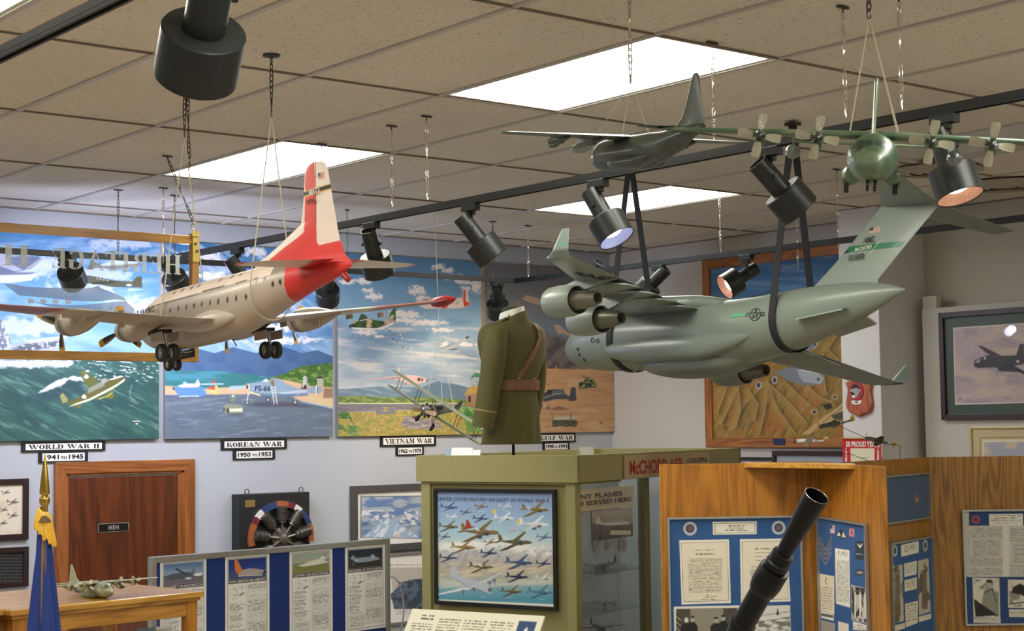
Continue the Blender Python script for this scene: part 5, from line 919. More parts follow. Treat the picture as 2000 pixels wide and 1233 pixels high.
def d_boardW(ar):
    z = lambda *p: Z(1280, 860, 3.3065, p); ar.mottle(np.ones(len(ar.X)), s2l(H('24508c')), 12, 20, 311, .4, .7, .3)
    ar.poly(z((1055, 600), (1098, 700), (1138, 600), (1132, 700), (1100, 815), (1060, 700)), '26364c', .7)
    for k in range(4): ar.line(z((1060, 625+k*34), (1099, 715+k*30), (1136, 622+k*34)), 2.0, '8c929c', .8)
    ar.poly(z((1130, 550), (1158, 552), (1158, 606), (1130, 602)), 'd8c8cc', .5); [ar.line(z((1132, 560+k*10), (1158, 564+k*10)), .8, 'b03a48') for k in range(5)]; ar.poly(z((1130, 550), (1144, 551), (1144, 572), (1130, 571)), '26305c', .4)
    ar.poly(z((1252, 570), (1284, 573), (1284, 624), (1252, 620)), 'c8b8c4', .5); ar.line(z((1252, 570), (1284, 624)), 1.6, 'b03a48'); ar.line(z((1284, 573), (1252, 620)), 1.6, 'b03a48'); ar.line(z((1268, 571), (1268, 622)), 2, 'b03a48'); ar.line(z((1252, 596), (1284, 599)), 2, 'b03a48')
    ar.poly(z((1168, 622), (1182, 585), (1205, 575), (1240, 625), (1215, 640)), '1c222c', .6); ar.poly(z((1172, 618), (1186, 590), (1196, 620)), 'd8d4cc', .5); ar.poly(z((1202, 628), (1212, 592), (1232, 628)), 'c8c4bc', .5)
    ar.poly(z((1290, 650), (1348, 652), (1348, 780), (1292, 770)), '2a3440', .5); ar.poly(z((1300, 668), (1318, 680), (1340, 668), (1322, 700)), 'd4dade', .5); ar.line(z((1300, 735), (1340, 740)), 1.6, '9aa4ac'); ar.ell(*z((1320, 856))[0], 9, 7, '222a30'); ar.ell(*z((1320, 856))[0], 6, 3, 'a4aaa8', .8)
    ar.poly(z((1160, 698), (1253, 712), (1258, 1082), (1166, 1056)), 'e4e2d8', .5); x0, y0 = z((1168, 770))[0]; ar.textlines(x0, y0, x0+25, y0+82, 27, '5a5850', .8, 33, .15); ar.textlines(x0+3, y0-17, x0+22, y0-8, 3, '4a4840', .8, 34, .15)
    ar.poly(z((1056, 862), (1155, 880), (1156, 1124), (1062, 1100)), 'ddd6be', .5); x0, y0 = z((1066, 940))[0]; ar.textlines(x0, y0, x0+23, y0+46, 9, '6a6450', .6, 35, .15); ar.line(z((1098, 885), (1106, 900), (1096, 915), (1108, 930)), 1.2, '3c3830')
    ar.poly(z((1066, 1104), (1152, 1124), (1152, 1168), (1068, 1146)), 'e6e4dc', .5); ar.poly(z((1070, 1116), (1148, 1132), (1148, 1150), (1070, 1136)), '5c5c58', .5)
    ar.poly(z((1262, 934), (1382, 962), (1384, 1192), (1268, 1162)), 'b8b6ac', .5); m = ar.region(z((1266, 940), (1380, 966), (1382, 1186), (1270, 1158))); ar.mottle(m, s2l(H('2c2c2a')), 6, 16, 312, .46, .54)
    for X in (1290, 1322, 1356): ar.line(z((X, 985), (X, 1150)), 3, 'e0dcd2', .9); ar.ell(*z((X, 975))[0], 2.6, 3, '7c7870')
    ar.poly(z((1066, 1160), (1160, 1184), (1160, 1260), (1066, 1260)), '9a9690', .5); ar.poly(z((1180, 1170), (1248, 1188), (1248, 1260), (1182, 1260)), 'dcd8cc', .5); ar.poly(z((1276, 1170), (1382, 1200), (1382, 1232), (1276, 1225)), 'dcd8cc', .5); ar.textlines(*z((1280, 1185))[0], *z((1376, 1232))[0], 4, '5a5850', .8, 36, .15)
UWd = -VA
felt_board('blue mounted display of chevrons and unit photos on the oak wing', AC+nWi*0, UWd, (1600, 1008), (1697, 1023), .9, d_boardW)
# far partition
zc = 2.168
B0 = at(1560, 903, 6.62)*[1, 1, 0]; B0 = AC+nA*-.06+UA*-.0; VB = dth(74)
Bs = vp(B0, VB, 1597, 1000)*[1, 1, 0]; BE = vp(B0, VB, 1817, 1000)*[1, 1, 0]; nBp = np.cross(VB, ZU)
UCc = dth(130); CE = vp(BE, UCc, 2075, 1000)*[1, 1, 0]; nCp = np.cross(UCc, ZU)
m_oak2 = wood('figured_oak', 'a4742c', '6c440e', 'z', 4.0, .45, .08, 2.2)
t = thing('oak_partition', 'oak display partition standing farther back at the right edge', 'partition', tuple(BE))
MB().quadbox([Bs, BE, BE+ZU*zc, Bs+ZU*zc], -nBp, .02).build('oak_panel', m_oak2, t, world=True, bevel=.002)
MB().quadbox([BE, CE, CE+ZU*zc, BE+ZU*zc], -nCp, .02).build('oak_panel', m_oak2, t, world=True, bevel=.002)
def z8(*p): return Z(1560, 780, 2.7227, p)
def d_b1(ar): ar.mottle(np.ones(len(ar.X)), s2l(H('45586c')), 20, 30, 321, .4, .7, .4); ar.poly(z8((620, 500), (626, 540), (634, 500), (638, 540), (628, 550), (618, 535)), 'a8884c', .5); ar.ell(*z8((629, 522))[0], 1.6, 2.4, '8c3a34', soft=.4); ar.ell(*z8((452, 556))[0], 5, 5, '5c5c50', .6)
felt_board('dim slate blue panel with a winged badge on the far oak partition', Bs, VB, (1716, 930), (1810.5, 923), vp(Bs, VB, 1811, 1013)[2], d_b1, felt='44586e', glazed=True)
def d_b2(ar):
    for c in ((512, 806), (673, 778)): ar.ell(*z8(c)[0], 4.4, 11, 'd4d2c4'); ar.ell(*z8(c)[0], 3, 8, '4c4c48')
    ar.poly(z8((544, 776), (638, 754), (638, 816), (546, 838)), 'd8d4c0', .5); ar.textlines(*z8((562, 782))[0], *z8((622, 815))[0], 5, '5a5648', .8, 41, -.2)
    for q in (((560, 876), (628, 860), (626, 932), (562, 946)), ((562, 964), (628, 948), (628, 1008), (564, 1024)), ((566, 1090), (634, 1072), (632, 1190), (570, 1214)), ((638, 1158), (704, 1140), (704, 1168), (640, 1186)), ((494, 1208), (566, 1190), (566, 1218), (496, 1240))):
        ar.poly(z8(*q), 'd6d2be', .5); ar.textlines(*z8((q[0][0]+6, q[0][1]+2))[0], *z8((q[2][0]-6, q[2][1]-2))[0], 6, '5a5648', .7, q[0][0], -.2)
    for q, sd in ((((488, 886), (552, 880), (560, 1180), (492, 1196)), 3), (((634, 860), (690, 846), (702, 1130), (640, 1150)), 5)):
        ar.poly(z8(*q), 'b4b09c', .5); m = ar.region(z8(*q)); ar.mottle(m, s2l(H('4a4438')), 8, 22, 330+sd, .5, .58, .9); c = np.mean(q, 0); ar.poly(z8((c[0]-10, c[1]-90), (c[0]+12, c[1]-92), (c[0]+20, c[1]+120), (c[0]-14, c[1]+120)), '6c5c48', 1, .9); ar.ell(*z8((c[0]+2, c[1]-110))[0], 3, 4.4, '8f7c66')
felt_board('framed display of standing airmen photographs on the far oak partition', Bs, VB, (1735, 1062), (1817, 1046), .95, d_b2, felt='2c5484')
def d_b3(ar):
    ar.poly(z8((866, 594), (905, 594), (905, 944), (866, 944)), 'b8b8ae', .6)
    ar.ell(*z8((942, 640))[0], 7.6, 7.6, 'b04c44'); ar.ell(*z8((942, 640))[0], 4, 4, '2c3a5c'); ar.poly(z8((1012, 612), (1192, 610), (1192, 672), (1014, 674)), 'dcd8ca', .5)
    for k, y in enumerate((616, 628, 640, 654)): ar.textlines(*z8((1022+k % 2*20, y))[0], *z8((1182-k % 2*20, y+8))[0], 1, '2c2c34', .9, 50+k)
    ar.poly(z8((905, 674), (1240, 672), (1240, 944), (905, 946)), 'c4c2b6', .6)
    for a, b, c, d, n in ((912, 682, 1082, 738, 9), (926, 746, 1070, 836, 14), (912, 842, 1082, 890, 8), (912, 898, 1082, 936, 6), (1124, 682, 1240, 760, 11), (1140, 768, 1240, 872, 14), (1124, 880, 1240, 950, 10)): ar.textlines(*z8((a, b))[0], *z8((c, d))[0], n, '6c685c', .75, a+b)
    ar.poly(z8((1086, 676), (1118, 676), (1118, 944), (1086, 944)), 'd6d4ca', .6); ar.line(z8((1000, 748), (1000, 834)), 2, 'c4c2b6')
    ar.poly(z8((924, 950), (1066, 952), (1072, 1166), (930, 1162)), 'd2cebe', .5); m = ar.region(z8((930, 956), (1060, 958), (1066, 1158), (936, 1156))); ar.mottle(m, s2l(H('5a5a52')), 14, 14, 341, .45, .6, .8)
    ar.poly(z8((970, 1100), (985, 1020), (1000, 1000), (1035, 1005), (1055, 1060), (1062, 1150), (950, 1156)), '8c8a7c', 1); ar.poly(z8((930, 1060), (1000, 1110), (1060, 1150), (940, 1158)), '26261f', 1.2); ar.ell(*z8((1012, 985))[0], 5.6, 7.4, 'a8a494'); ar.poly(z8((994, 972), (1000, 962), (1030, 964), (1032, 980)), '2c2c28', .6); ar.line(z8((990, 1030), (1030, 1010), (1050, 1080)), 1.6, '2a2a26')
    ar.poly(z8((930, 1166), (1074, 1168), (1074, 1192), (930, 1190)), 'd2cebe', .5); ar.textlines(*z8((936, 1170))[0], *z8((1066, 1190))[0], 3, '6c685c', .7, 61)
    ar.poly(z8((1112, 960), (1240, 962), (1240, 1112), (1114, 1110)), 'd2cebe', .5); m = ar.region(z8((1118, 966), (1240, 968), (1240, 1104), (1120, 1104))); ar.mottle(m, s2l(H('6a6a60')), 14, 14, 342, .45, .6, .8); ar.poly(z8((1140, 1000), (1175, 980), (1240, 1010), (1240, 1070), (1180, 1040), (1130, 1030)), '24241f', 1); ar.line(z8((1120, 1090), (1200, 1080)), 2, '24241f')
    ar.poly(z8((1118, 1118), (1240, 1120), (1240, 1160), (1120, 1158)), 'd2cebe', .5); ar.textlines(*z8((1124, 1124))[0], *z8((1240, 1154))[0], 4, '6c685c', .7, 62)
t_, P0, w, h, n = felt_board('blue display of two columns of print and pilot photos at the right edge', BE, UCc, (1877.5, 996), (2060, 994), vp(BE, UCc, 1883, 1222)[2], d_b3, felt='20406e')
def small_label(): pass
# ================================================================ things hung on the walls
def wallframe(name, label, cat, a, b, y, fw, fd, mfr, art, glazed=False, res=.003, h=None):
    A, B = on(*a, 'y', y), on(*b, 'y', y); P0 = np.array([A[0], y, B[2]]); return framed(name, label, cat, P0, XU, B[0]-A[0], A[2]-B[2], fw, fd, mfr, art, glazed=glazed, res=res)
m_greyfr = mat('charcoal_wood_frame', (74, 72, 70), .5, var=.1)
def d_mtn(ar):
    ar.fill('e6e4de'); z = lambda p: Z(280, 930, 3.448, p); ar.poly(z([(1462, 135), (2300, 130), (2300, 430), (1462, 418)]), '3c3c3e', .6)
    m = ar.region(z([(1468, 140), (2300, 136), (2300, 424), (1468, 412)])); ar.blend(m, s2l(H('a8b2bc'))); ar.mottle(m, s2l(H('5c7ca8')), 26, 7, 351, .42, .6, .9); ar.mottle(ar.region(z([(1468, 230), (1850, 230), (1850, 330), (1468, 300)])), s2l(H('e0e2e2')), 8, 6, 352, .45, .6, .9)
    ar.poly(z([(1480, 415), (1560, 340), (1640, 295), (1690, 300), (1760, 350), (1850, 400), (1850, 420)]), '9fb6cc', 1.5); ar.mottle(ar.region(z([(1480, 415), (1640, 295), (1690, 300), (1850, 410)])), s2l(H('dfe6ec')), 5, 12, 353, .5, .6, .8, 30); ar.poly(z([(1690, 395), (1720, 388), (1740, 412), (1700, 414)]), 'd8c4b8', 1); ar.line(z([(1475, 330), (1510, 318)]), 1.4, '3a4048')
wallframe('framed_picture', 'charcoal framed picture of a snowy mountain, partly behind the olive case', 'picture', (683, 950), (905, 1066), YW, .045, .03, m_greyfr, d_mtn)
def d_m2(ar):
    ar.fill('e2e0da'); z = lambda p: Z(280, 930, 3.448, p); ar.textlines(*z([(1660, 592)])[0], *z([(1900, 608)])[0], 1, '7a7a78', .8, 71); ar.poly(z([(1662, 618), (2200, 612), (2200, 890), (1690, 900)]), 'b8b4ac', 1)
    ar.poly(z([(1662, 800), (1720, 740), (1790, 700), (1900, 690), (1900, 900), (1690, 895)]), '5a6878', 1.5); ar.mottle(ar.region(z([(1662, 800), (1790, 700), (1900, 690), (1900, 900), (1690, 895)])), s2l(H('36404e')), 9, 6, 361, .45, .6, .9); ar.line(z([(1708, 708), (1730, 722), (1770, 712)]), 2, '2a2e34'); ar.textlines(*z([(1700, 905)])[0], *z([(1900, 935)])[0], 2, '8a8a88', .7, 72)
wallframe('framed_print', 'grey framed print of helicopters over a dark mountain, lower right of the blue board', 'picture', (748, 1082), (905, 1207), YW, .018, .02, mat('silver_frame', (150, 148, 146), .4, .5), d_m2)
# left wall plaques
def d_pl(ar):
    ar.fill('e0d6c0'); ar.mottle(np.ones(len(ar.X)), s2l(H('c8b48e')), 30, 30, 371, .5, .7, .6)
    for x, y, s in ((12, 962, 9), (26, 981, 12), (8, 996, 9), (26, 1007, 11), (6, 1022, 10)): pfig(ar, x, y, s, '55524e', '2a2826', 1, 1)
wallframe('wall_plaque', 'dark wood plaque with ink drawings of aircraft, upper left edge', 'plaque', (-60, 938), (53.5, 1054), YW, .035, .02, m_dkfr, d_pl)
def d_pl2(ar): ar.fill('1c1c1e'); ar.textlines(-50, 1082, 46, 1138, 9, '5a5852', .6, 74)
wallframe('wall_plaque', 'dark wood plaque with a black engraved plate, lower left edge', 'plaque', (-60, 1074), (53.5, 1145), YW, .03, .02, m_dkfr, d_pl2)
# cutaway engine on a black board
A, B = on(458, 967, 'y', YW-.10), on(604.5, 965, 'y', YW-.10); x0, x1 = A[0]+.035, B[0]; z1 = A[2]; z0 = z1-.62
cx, cz = on(552, 1052, 'y', YW-.13)[[0, 2]]; t = thing('engine_display', 'cutaway radial engine on a black board with a coloured ring', 'engine display', ((x0+x1)/2, YW, z0))
g = MB(); g.box(((x0+x1)/2, YW-.05, (z0+z1)/2), (x1-x0, .10, z1-z0)); g.build('backing_board', mat('black_board', (30, 32, 34), .5, var=.1), t, world=True, bevel=.003)
Rr = .235; sect = [(-1, 14, 'c06a2c'), (14, 42, 'c06a2c'), (42, 60, '27407e'), (60, 82, '27407e'), (82, 96, 'b8622a'), (96, 110, 'b8622a'), (110, 122, '27407e'), (122, 136, '27407e'), (136, 146, '8c2430'), (146, 156, 'd8d4cc'), (156, 170, 'b8622a'), (170, 190, 'b8622a')]
cols = {'orange': 'a05a2c', 'blue': '263a68', 'red': '6c2430', 'white': 'dcd8d0'}
seq = [(-8, 22, 'orange'), (22, 50, 'blue'), (50, 64, 'white'), (64, 78, 'red'), (78, 100, 'orange'), (100, 128, 'blue'), (128, 142, 'white'), (142, 154, 'red'), (154, 190, 'orange')]
for a0, a1, nm in seq:
    g = MB(); A_ = np.radians(np.linspace(a0, a1, 8)); o = [(cx+Rr*math.cos(a), cz+Rr*math.sin(a)) for a in A_]+[(cx+Rr*.84*math.cos(a), cz+Rr*.84*math.sin(a)) for a in A_[::-1]]; k = len(o)
    g.add([(p, YW-.125, q) for p, q in o]+[(p, YW-.10, q) for p, q in o], [tuple(range(k))]+[(i, (i+1) % k, k+(i+1) % k, k+i) for i in range(k)]); g.build('ring_segment', mat('ring_'+nm, cols[nm], .6, var=.04), t, world=True)
m_iron, m_brz = mat('oily_iron', (96, 92, 84), .4, .6, var=.2, scale=60), mat('dull_aluminium', (128, 122, 112), .4, .7, var=.15, scale=60)
ctr = np.array([cx, YW-.13, cz])
for k in range(9):
    a = math.radians(92+40*k); d = np.array([math.cos(a), 0, math.sin(a)]); 
    if d[2] < -.75: continue
    g = MB()
    for j in range(7): g.cyl(ctr+d*(.118+j*.012), ctr+d*(.125+j*.012), .036, n=16)
    g.cyl(ctr+d*.11, ctr+d*.205, .029, n=16); g.build('cylinder', m_iron, t, world=True); g = MB(); g.cyl(ctr+d*.03, ctr+d*.125, .009, .008, 8); g.cyl(ctr+d*.10, ctr+d*.128, .024, n=14); g.build('piston_rod', m_brz, t, world=True)
g = MB(); g.lathe(ctr+[0, .03, 0], (0, -1, 0), [(0, .075), (.02, .07), (.03, .05), (.035, .001)], 30); g.build('crankcase', m_iron, t, world=True)
g = MB(); g.lathe(ctr, (0, -1, 0), [(0, .032), (.02, .03), (.024, .014), (.03, .012), (.032, .001)], 24); g.build('hub', m_brz, t, world=True)
P = on(488, 984, 'y', YW-.10); MB().box((P[0], YW-.102, P[2]), (.07, .004, .045)).build('brass_plate', mat('worn_brass', (168, 142, 88), .4, .6), t, world=True)
for px in (482, 588): P = on(px, 967, 'y', YW-.05); MB().tube([(P[0]+.016*math.cos(q), YW-.05, z1+.014+.016*math.sin(q)) for q in np.arange(12)*math.pi/6], .003, 6, closed=True).build('hanging_eye', m_dkchain, t, world=True)
# ---- right wall: big wood framed painting, its left and lower edges clear of the column
m_pfr = wood('orange_oak_frame', 'a96a34', '74401a', 'z', 6, .45, .2); m_pfrx = wood('orange_oak_frame_across', 'a96a34', '74401a', 'y', 6, .45, .2)
A, B = on(1372, 514, 'x', XW-.02), on(1384, 874, 'x', XW-.02); yl = (A[1]+B[1])/2; zt = on(1500, 494.5, 'x', XW-.02)[2]; zb = B[2]; wq, hq = 1.62, zt-zb; fw = .065
def d_canyon(ar):
    ar.grad([(480, '2c5488'), (560, '3f6f9c'), (620, '5c86a4'), (640, '7c8c7c'), (660, '8a7a3c'), (880, 'a8742c')]); z = lambda *p: Z(1370, 470, 3.0069, p); m0 = ar.region([(1370, 640), (1700, 600), (1700, 900), (1370, 900)])
    ar.mottle(np.clip((600-ar.Y)/60, 0, 1), s2l(H('7c9cbc')), 70, 8, 381, .5, .7, .6); ar.blend(m0, s2l(H('8c6c2c'))); ar.mottle(m0, s2l(H('a8682e')), 40, 60, 382, .4, .7, .8, 35); ar.mottle(m0, s2l(H('8a7a3a')), 9, 34, 383, .42, .66, .7, 24); ar.mottle(m0, s2l(H('6a5428')), 6, 26, 384, .52, .7, .7, 20); ar.mottle(m0, s2l(H('b09050')), 5, 22, 385, .56, .72, .6, 28)
    R_ = random.Random(5)
    for p in (((385, 830), (250, 960), (180, 1110)), ((385, 830), (380, 950), (340, 1140)), ((385, 830), (440, 980), (545, 1130)), ((385, 830), (520, 960), (615, 1070)), ((215, 860), (160, 980), (110, 1080)), ((215, 860), (225, 1000), (200, 1100)), ((150, 850), (110, 960), (90, 1010)), ((480, 820), (560, 900), (640, 970)), ((620, 850), (690, 920), (770, 950)), ((270, 870), (330, 960), (310, 1060)), ((745, 600), (700, 700), (730, 900)), ((790, 560), (740, 640), (800, 700))):
        P_ = z(*p); ar.poly(P_+[(x+9, y+1) for x, y in P_[::-1]], '54421f', 4, .6); ar.poly(P_+[(x-10, y+2) for x, y in P_[::-1]], 'ab8c48', 4, .5); ar.line(P_, 2.2, 'b89c62', .75, 1.6)
    ar.poly(z((590, 1140), (700, 1050), (870, 930), (870, 990), (640, 1140)), 'c0a06c', 1.2, wob=2); ar.line(z((640, 1140), (760, 1030), (870, 950)), 2, '7c5a34', .8)
    for X, Y, r in ((663, 1008, 7), (783, 920, 6)): ar.ell(*z((X, Y))[0], r, r*.8, 'b8a484'); ar.ell(*z((X, Y))[0], r*.6, r*.5, '4c4238')
    ar.poly(z((710, 965), (760, 955), (770, 985), (730, 995)), '2c2824', .8); ar.poly(z((760, 1030), (870, 985), (870, 1060), (780, 1050)), '4c4838', .8)
    ar.poly(z((430, 770), (560, 735), (640, 740), (710, 780), (722, 830), (680, 850), (590, 850), (500, 820)), '7c828a', 1); ar.poly(z((560, 740), (660, 745), (720, 810), (700, 845), (600, 830), (570, 790)), 'a4aab4', 1); ar.line(z((590, 762), (690, 780)), 1.6, 'dfe2e6'); ar.ell(*z((686, 815))[0], 3, 3, '3c4048')
    for X, Y in ((430, 820), (335, 850), (663, 612)): ar.ell(*z((X, Y))[0], 5.2, 7.2, 'c8ccd0'); ar.ell(*z((X, Y))[0], 3.6, 5.4, '3a3c40')
    ar.poly(z((560, 640), (640, 600), (670, 620), (600, 680)), '7c828a', 1); ar.line(z((330, 325), (410, 290), (370, 318)), 1.6, '2f3c3c', .8); ar.line(z((90, 330), (200, 360)), 2, '3c4c4c', .6); ar.line(z((290, 330), (350, 318)), 2.4, '3c4a44', .7); ar.poly(z((120, 1100), (160, 1090), (150, 1120)), '5c3c1c', 1, .7)
t = thing('framed_painting', 'large wood framed painting of a transport over brown ridges, by the column', 'painting', (XW, yl, zb)); n = np.array([-1.0, 0, 0])
C0 = np.array([XW, yl, zb]); YR = np.array([0, -1.0, 0])
for q, m in (([(0, 0), (fw, fw), (fw, hq-fw), (0, hq)], m_pfr), ([(wq, hq), (wq-fw, hq-fw), (wq-fw, fw), (wq, 0)], m_pfr), ([(0, hq), (fw, hq-fw), (wq-fw, hq-fw), (wq, hq)], m_pfrx), ([(wq, 0), (wq-fw, fw), (fw, fw), (0, 0)], m_pfrx)):
    MB().quadbox([C0+YR*a+ZU*b for a, b in q], n, .04).build('frame_bar', m, t, world=True, bevel=.003)
a = Art(C0+YR*fw+ZU*fw+n*.02, YR, ZU, wq-2*fw, hq-2*fw, .0036); d_canyon(a); a.finish('canvas', t, m_canvas, .01)
A, B = on(1510.5, 857, 'x', XW-.045), on(1533, 869, 'x', XW-.045); MB().quadbox([A, B*[1, 1, 0]+ZU*A[2], B, A*[1, 1, 0]+ZU*B[2]], n, .003).build('caption_plate', mat('blue_caption', (28, 44, 84), .4), t, world=True)
# dark frame low on the right wall and slat lines
A, B = on(1507, 881, 'x', XW-.05), on(1760, 960, 'x', XW-.05)
framed('framed_picture', 'dark framed picture low behind the oak partition, under the big painting', 'picture', np.array([XW-.02, A[1], 1.75]), YR, A[1]-B[1], A[2]-1.75, .03, .03, m_dkfr, lambda ar: ar.fill('9aa0aa'))
for k, px in enumerate((1520,)):
    pass
g = MB(); P, Q_ = on(1436, 893, 'x', XW-.01), on(1507, 893, 'x', XW-.01)
tag(g.box((XW-.012, (P[1]+Q_[1])/2-.1, P[2]-.01), (.022, .9, .02)).build('wall_rail', m_blk2), 'thin black rail on the wall beside the dark frame', 'rail')
# shield plaque on the column
xc = 7.803; nX = np.array([-1.0, 0, 0]); m_shield = wood('orange_shield_wood', 'b4602c', '8a3c18', 'z', 8, .3, .5)
S = lambda px, py: on(px, py, 'x', xc-.02)
z5 = lambda *p: [S(1500+x/5, 740+y/5) for x, y in p]
pts = z5((755, 45), (772, 28), (800, 22), (840, 14), (885, 2), (930, 14), (965, 22), (990, 28), (1008, 45), (1000, 90), (998, 130), (1006, 180), (1014, 250), (1002, 300), (985, 330), (930, 350), (888, 372), (850, 350), (790, 325), (768, 290), (760, 240), (770, 180), (778, 120), (772, 80))
c = np.mean(pts, 0); t = thing('shield_plaque', 'orange wood shield plaque with a red oval emblem on the white column', 'plaque', (xc, c[1], c[2]))
g = MB(); k = len(pts); ins = [c+(p-c)*.93+nX*.006 for p in pts]; g.add([p+[.018, 0, 0] for p in pts]+pts+ins, [tuple(range(2*k, 3*k))]+[(i, (i+1) % k, k+(i+1) % k, k+i) for i in range(k)]+[(k+i, k+(i+1) % k, 2*k+(i+1) % k, 2*k+i) for i in range(k)]); g.build('shield', m_shield, t, world=True)
def oval(px, py, rx, ry, m, name, lift, dep=.003):
    C_ = S(1500+px/5, 740+py/5); sx = np.linalg.norm(S(1500+px/5+1, 740+py/5)-C_)/5; sz = np.linalg.norm(S(1500+px/5, 740+py/5+1)-C_)/5; V = [C_+nX*lift+YR*math.cos(q)*rx*sx+ZU*math.sin(q)*ry*sz for q in np.arange(28)*math.pi/14]
    g = MB(); g.add(V+[v+nX*dep for v in V], [tuple(range(28, 56))]+[(i, (i+1) % 28, 28+(i+1) % 28, 28+i) for i in range(28)]); return g.build(name, m, t, world=True)
oval(872, 125, 68, 92, mat('dark_emblem_rim', (60, 20, 30), .5), 'emblem_rim', .006); oval(872, 125, 64, 87, mat('red_emblem', (178, 34, 48), .5), 'emblem', .009, .002); oval(866, 120, 44, 66, mat('black_emblem_field', (24, 24, 26), .5), 'emblem_field', .011, .001)
def pl(p, m, name, lift): V = [q+nX*lift for q in z5(*p)]; k = len(V); g = MB(); g.add(V+[v+nX*.001 for v in V], [tuple(range(k, 2*k))]+[(i, (i+1) % k, k+(i+1) % k, k+i) for i in range(k)]); g.build(name, m, t, world=True)
m_gw = mat('grey_emblem_paint', (150, 152, 154), .5); pl([(812, 108), (850, 96), (880, 90), (920, 108), (905, 140), (890, 170), (870, 188), (840, 176), (862, 150), (840, 128), (815, 125)], m_gw, 'emblem_figure', .0125)
pl([(832, 165), (850, 158), (862, 178), (850, 190), (835, 182)], m_wl, 'emblem_figure', .013); pl([(822, 222), (840, 208), (885, 212), (915, 208), (922, 228), (905, 246), (860, 254), (830, 246)], m_wl, 'emblem_scroll', .007)
g = MB(); cc = S(1500+872/5, 740+232/5); put_text(g, '4 M7', cc+nX*.009, YR, ZU, height=.010, width=.03, offset=.03); g.build('scroll_lettering', m_bl, t, world=True)
# red anniversary poster in front of the column
xp = 7.70; A, B = on(1645, 858, 'x', xp), on(1721, 905, 'x', xp); wq = A[1]-B[1]; zt = A[2]; zbp = 1.9
t = thing('red_poster', 'red poster reading 50 PROUD YEARS, standing before the column', 'poster', (xp, A[1], zbp)); P0 = np.array([xp, A[1], zbp])
ar = Art(P0, YR, ZU, wq, zt-zbp, .003); ar.fill('c8202a'); z = lambda *p: Z(1500, 740, 5, p); ar.poly(z((805, 680), (1040, 680), (1038, 1000), (815, 1000)), 'ddd6bc', .4); ar.textlines(*z((850, 762))[0], *z((990, 776))[0], 1, '7c7460', .8, 3); ar.finish('poster_sheet', t, m_papr, .004)
g = MB(); put_text(g, '50 PROUD YEARS', on(1500+925/5, 740+640/5, 'x', xp-.001), YR, ZU, height=.034, width=wq*.88, offset=.03)
for k, ch in enumerate('1938'): put_text(g, ch, on(1500+764/5, 740+(695+k*32)/5, 'x', xp-.001), YR, ZU, height=.024, offset=.03)
for k, ch in enumerate('1988'): put_text(g, ch, on(1500+1076/5, 740+(690+k*32)/5, 'x', xp-.001), YR, ZU, height=.024, offset=.03)
g.build('white_lettering', m_wl, t, world=True); MB().box((xp+.0, A[1]-wq/2, zt+.004), (.012, wq+.01, .008)).build('top_strip', m_oakl, t, world=True)
MB().box((xp+.006, A[1]-wq/2, zbp/2), (.03, .03, zbp)).build('support_post', m_oak, t)
bpy.data.objects['support_post'].parent = t; bpy.data.objects['support_post'].matrix_parent_inverse = t.matrix_world.inverted()
# pale board with the framed bomber picture
xb = 8.12; A = on(1800.5, 604, 'x', xb); t = thing('pale_display_board', 'tall pale board leaning by the right wall, carrying the framed bomber', 'board', (xb, A[1], 0))
MB().box((xb+.02, A[1]-1.2, A[2]/2), (.04, 2.4, A[2])).build('board_sheet', mat('pale_grey_board', (200, 196, 190), .75, var=.015), t, world=True)
A2, B2 = on(1801, 580, 'x', xb), on(1828, 603, 'x', xb); MB().box((xb+.03, (A2[1]+B2[1])/2, A2[2]/2), (.05, A2[1]-B2[1], A2[2])).build('post', mat('pale_post', (196, 190, 184), .7), t, world=True)
def d_b25(ar):
    ar.fill('3d4c42'); z = lambda *p: Z(1780, 560, 3.627, p); ar.poly(z((296, 292), (1130, 236), (1130, 815), (310, 838)), 'e2dcd0', .5); m = ar.region(z((302, 298), (1124, 244), (1124, 809), (316, 831))); ar.blend(m, s2l(H('b3a3a6'))); ar.mottle(m, s2l(H('c9b8a8')), 36, 14, 391, .45, .65, .8, -6); ar.mottle(m, s2l(H('9f8fa0')), 30, 14, 392, .5, .7, .7)
    c = '3a3640'; ar.poly(z((440, 545), (450, 520), (500, 500), (520, 485), (560, 488), (620, 490), (900, 486), (990, 480), (985, 505), (900, 525), (760, 556), (620, 575), (480, 580), (448, 568)), c, .6); ar.poly(z((468, 418), (500, 420), (600, 470), (640, 490), (560, 490), (530, 470)), c, .6); ar.poly(z((935, 485), (965, 408), (990, 412), (992, 485)), c, .6); ar.poly(z((740, 490), (770, 405), (798, 408), (798, 490)), c, .6); ar.poly(z((600, 560), (700, 545), (800, 600), (930, 648), (960, 675), (930, 680), (760, 606), (620, 600)), '2e2a34', .6)
    ar.poly(z((448, 540), (470, 515), (495, 515), (480, 540)), '9c98a0', .6); ar.poly(z((510, 495), (530, 490), (530, 515), (515, 520)), 'a8a4a8', .5); ar.line(z((612, 600), (608, 640)), 1, '5a5460', .7); ar.line(z((460, 580), (600, 575)), 1.2, '8c8690'); x, y = z((753, 530))[0]
    ar.poly([(x+3.6*math.cos(math.radians(-90+36*k))*(1 if k % 2 == 0 else .4), y+3.8*math.sin(math.radians(-90+36*k))*(1 if k % 2 == 0 else .4)) for k in range(10)], 'eee6da', .4); ar.ell(*z((345, 795))[0], 3, 4, '8a7c84', .8); ar.textlines(*z((655, 780))[0], *z((710, 800))[0], 3, '6a5f68', .8, 75)
A, B = on(1838, 612, 'x', xb-.005), on(1842, 821, 'x', xb-.005); framed('framed_picture', 'black framed picture of a bomber over pink clouds on the pale board', 'picture', np.array([xb, (A[1]+B[1])/2, B[2]]), YR, 1.15, A[2]-B[2], .032, .03, m_dkfr, d_b25, glazed=True)
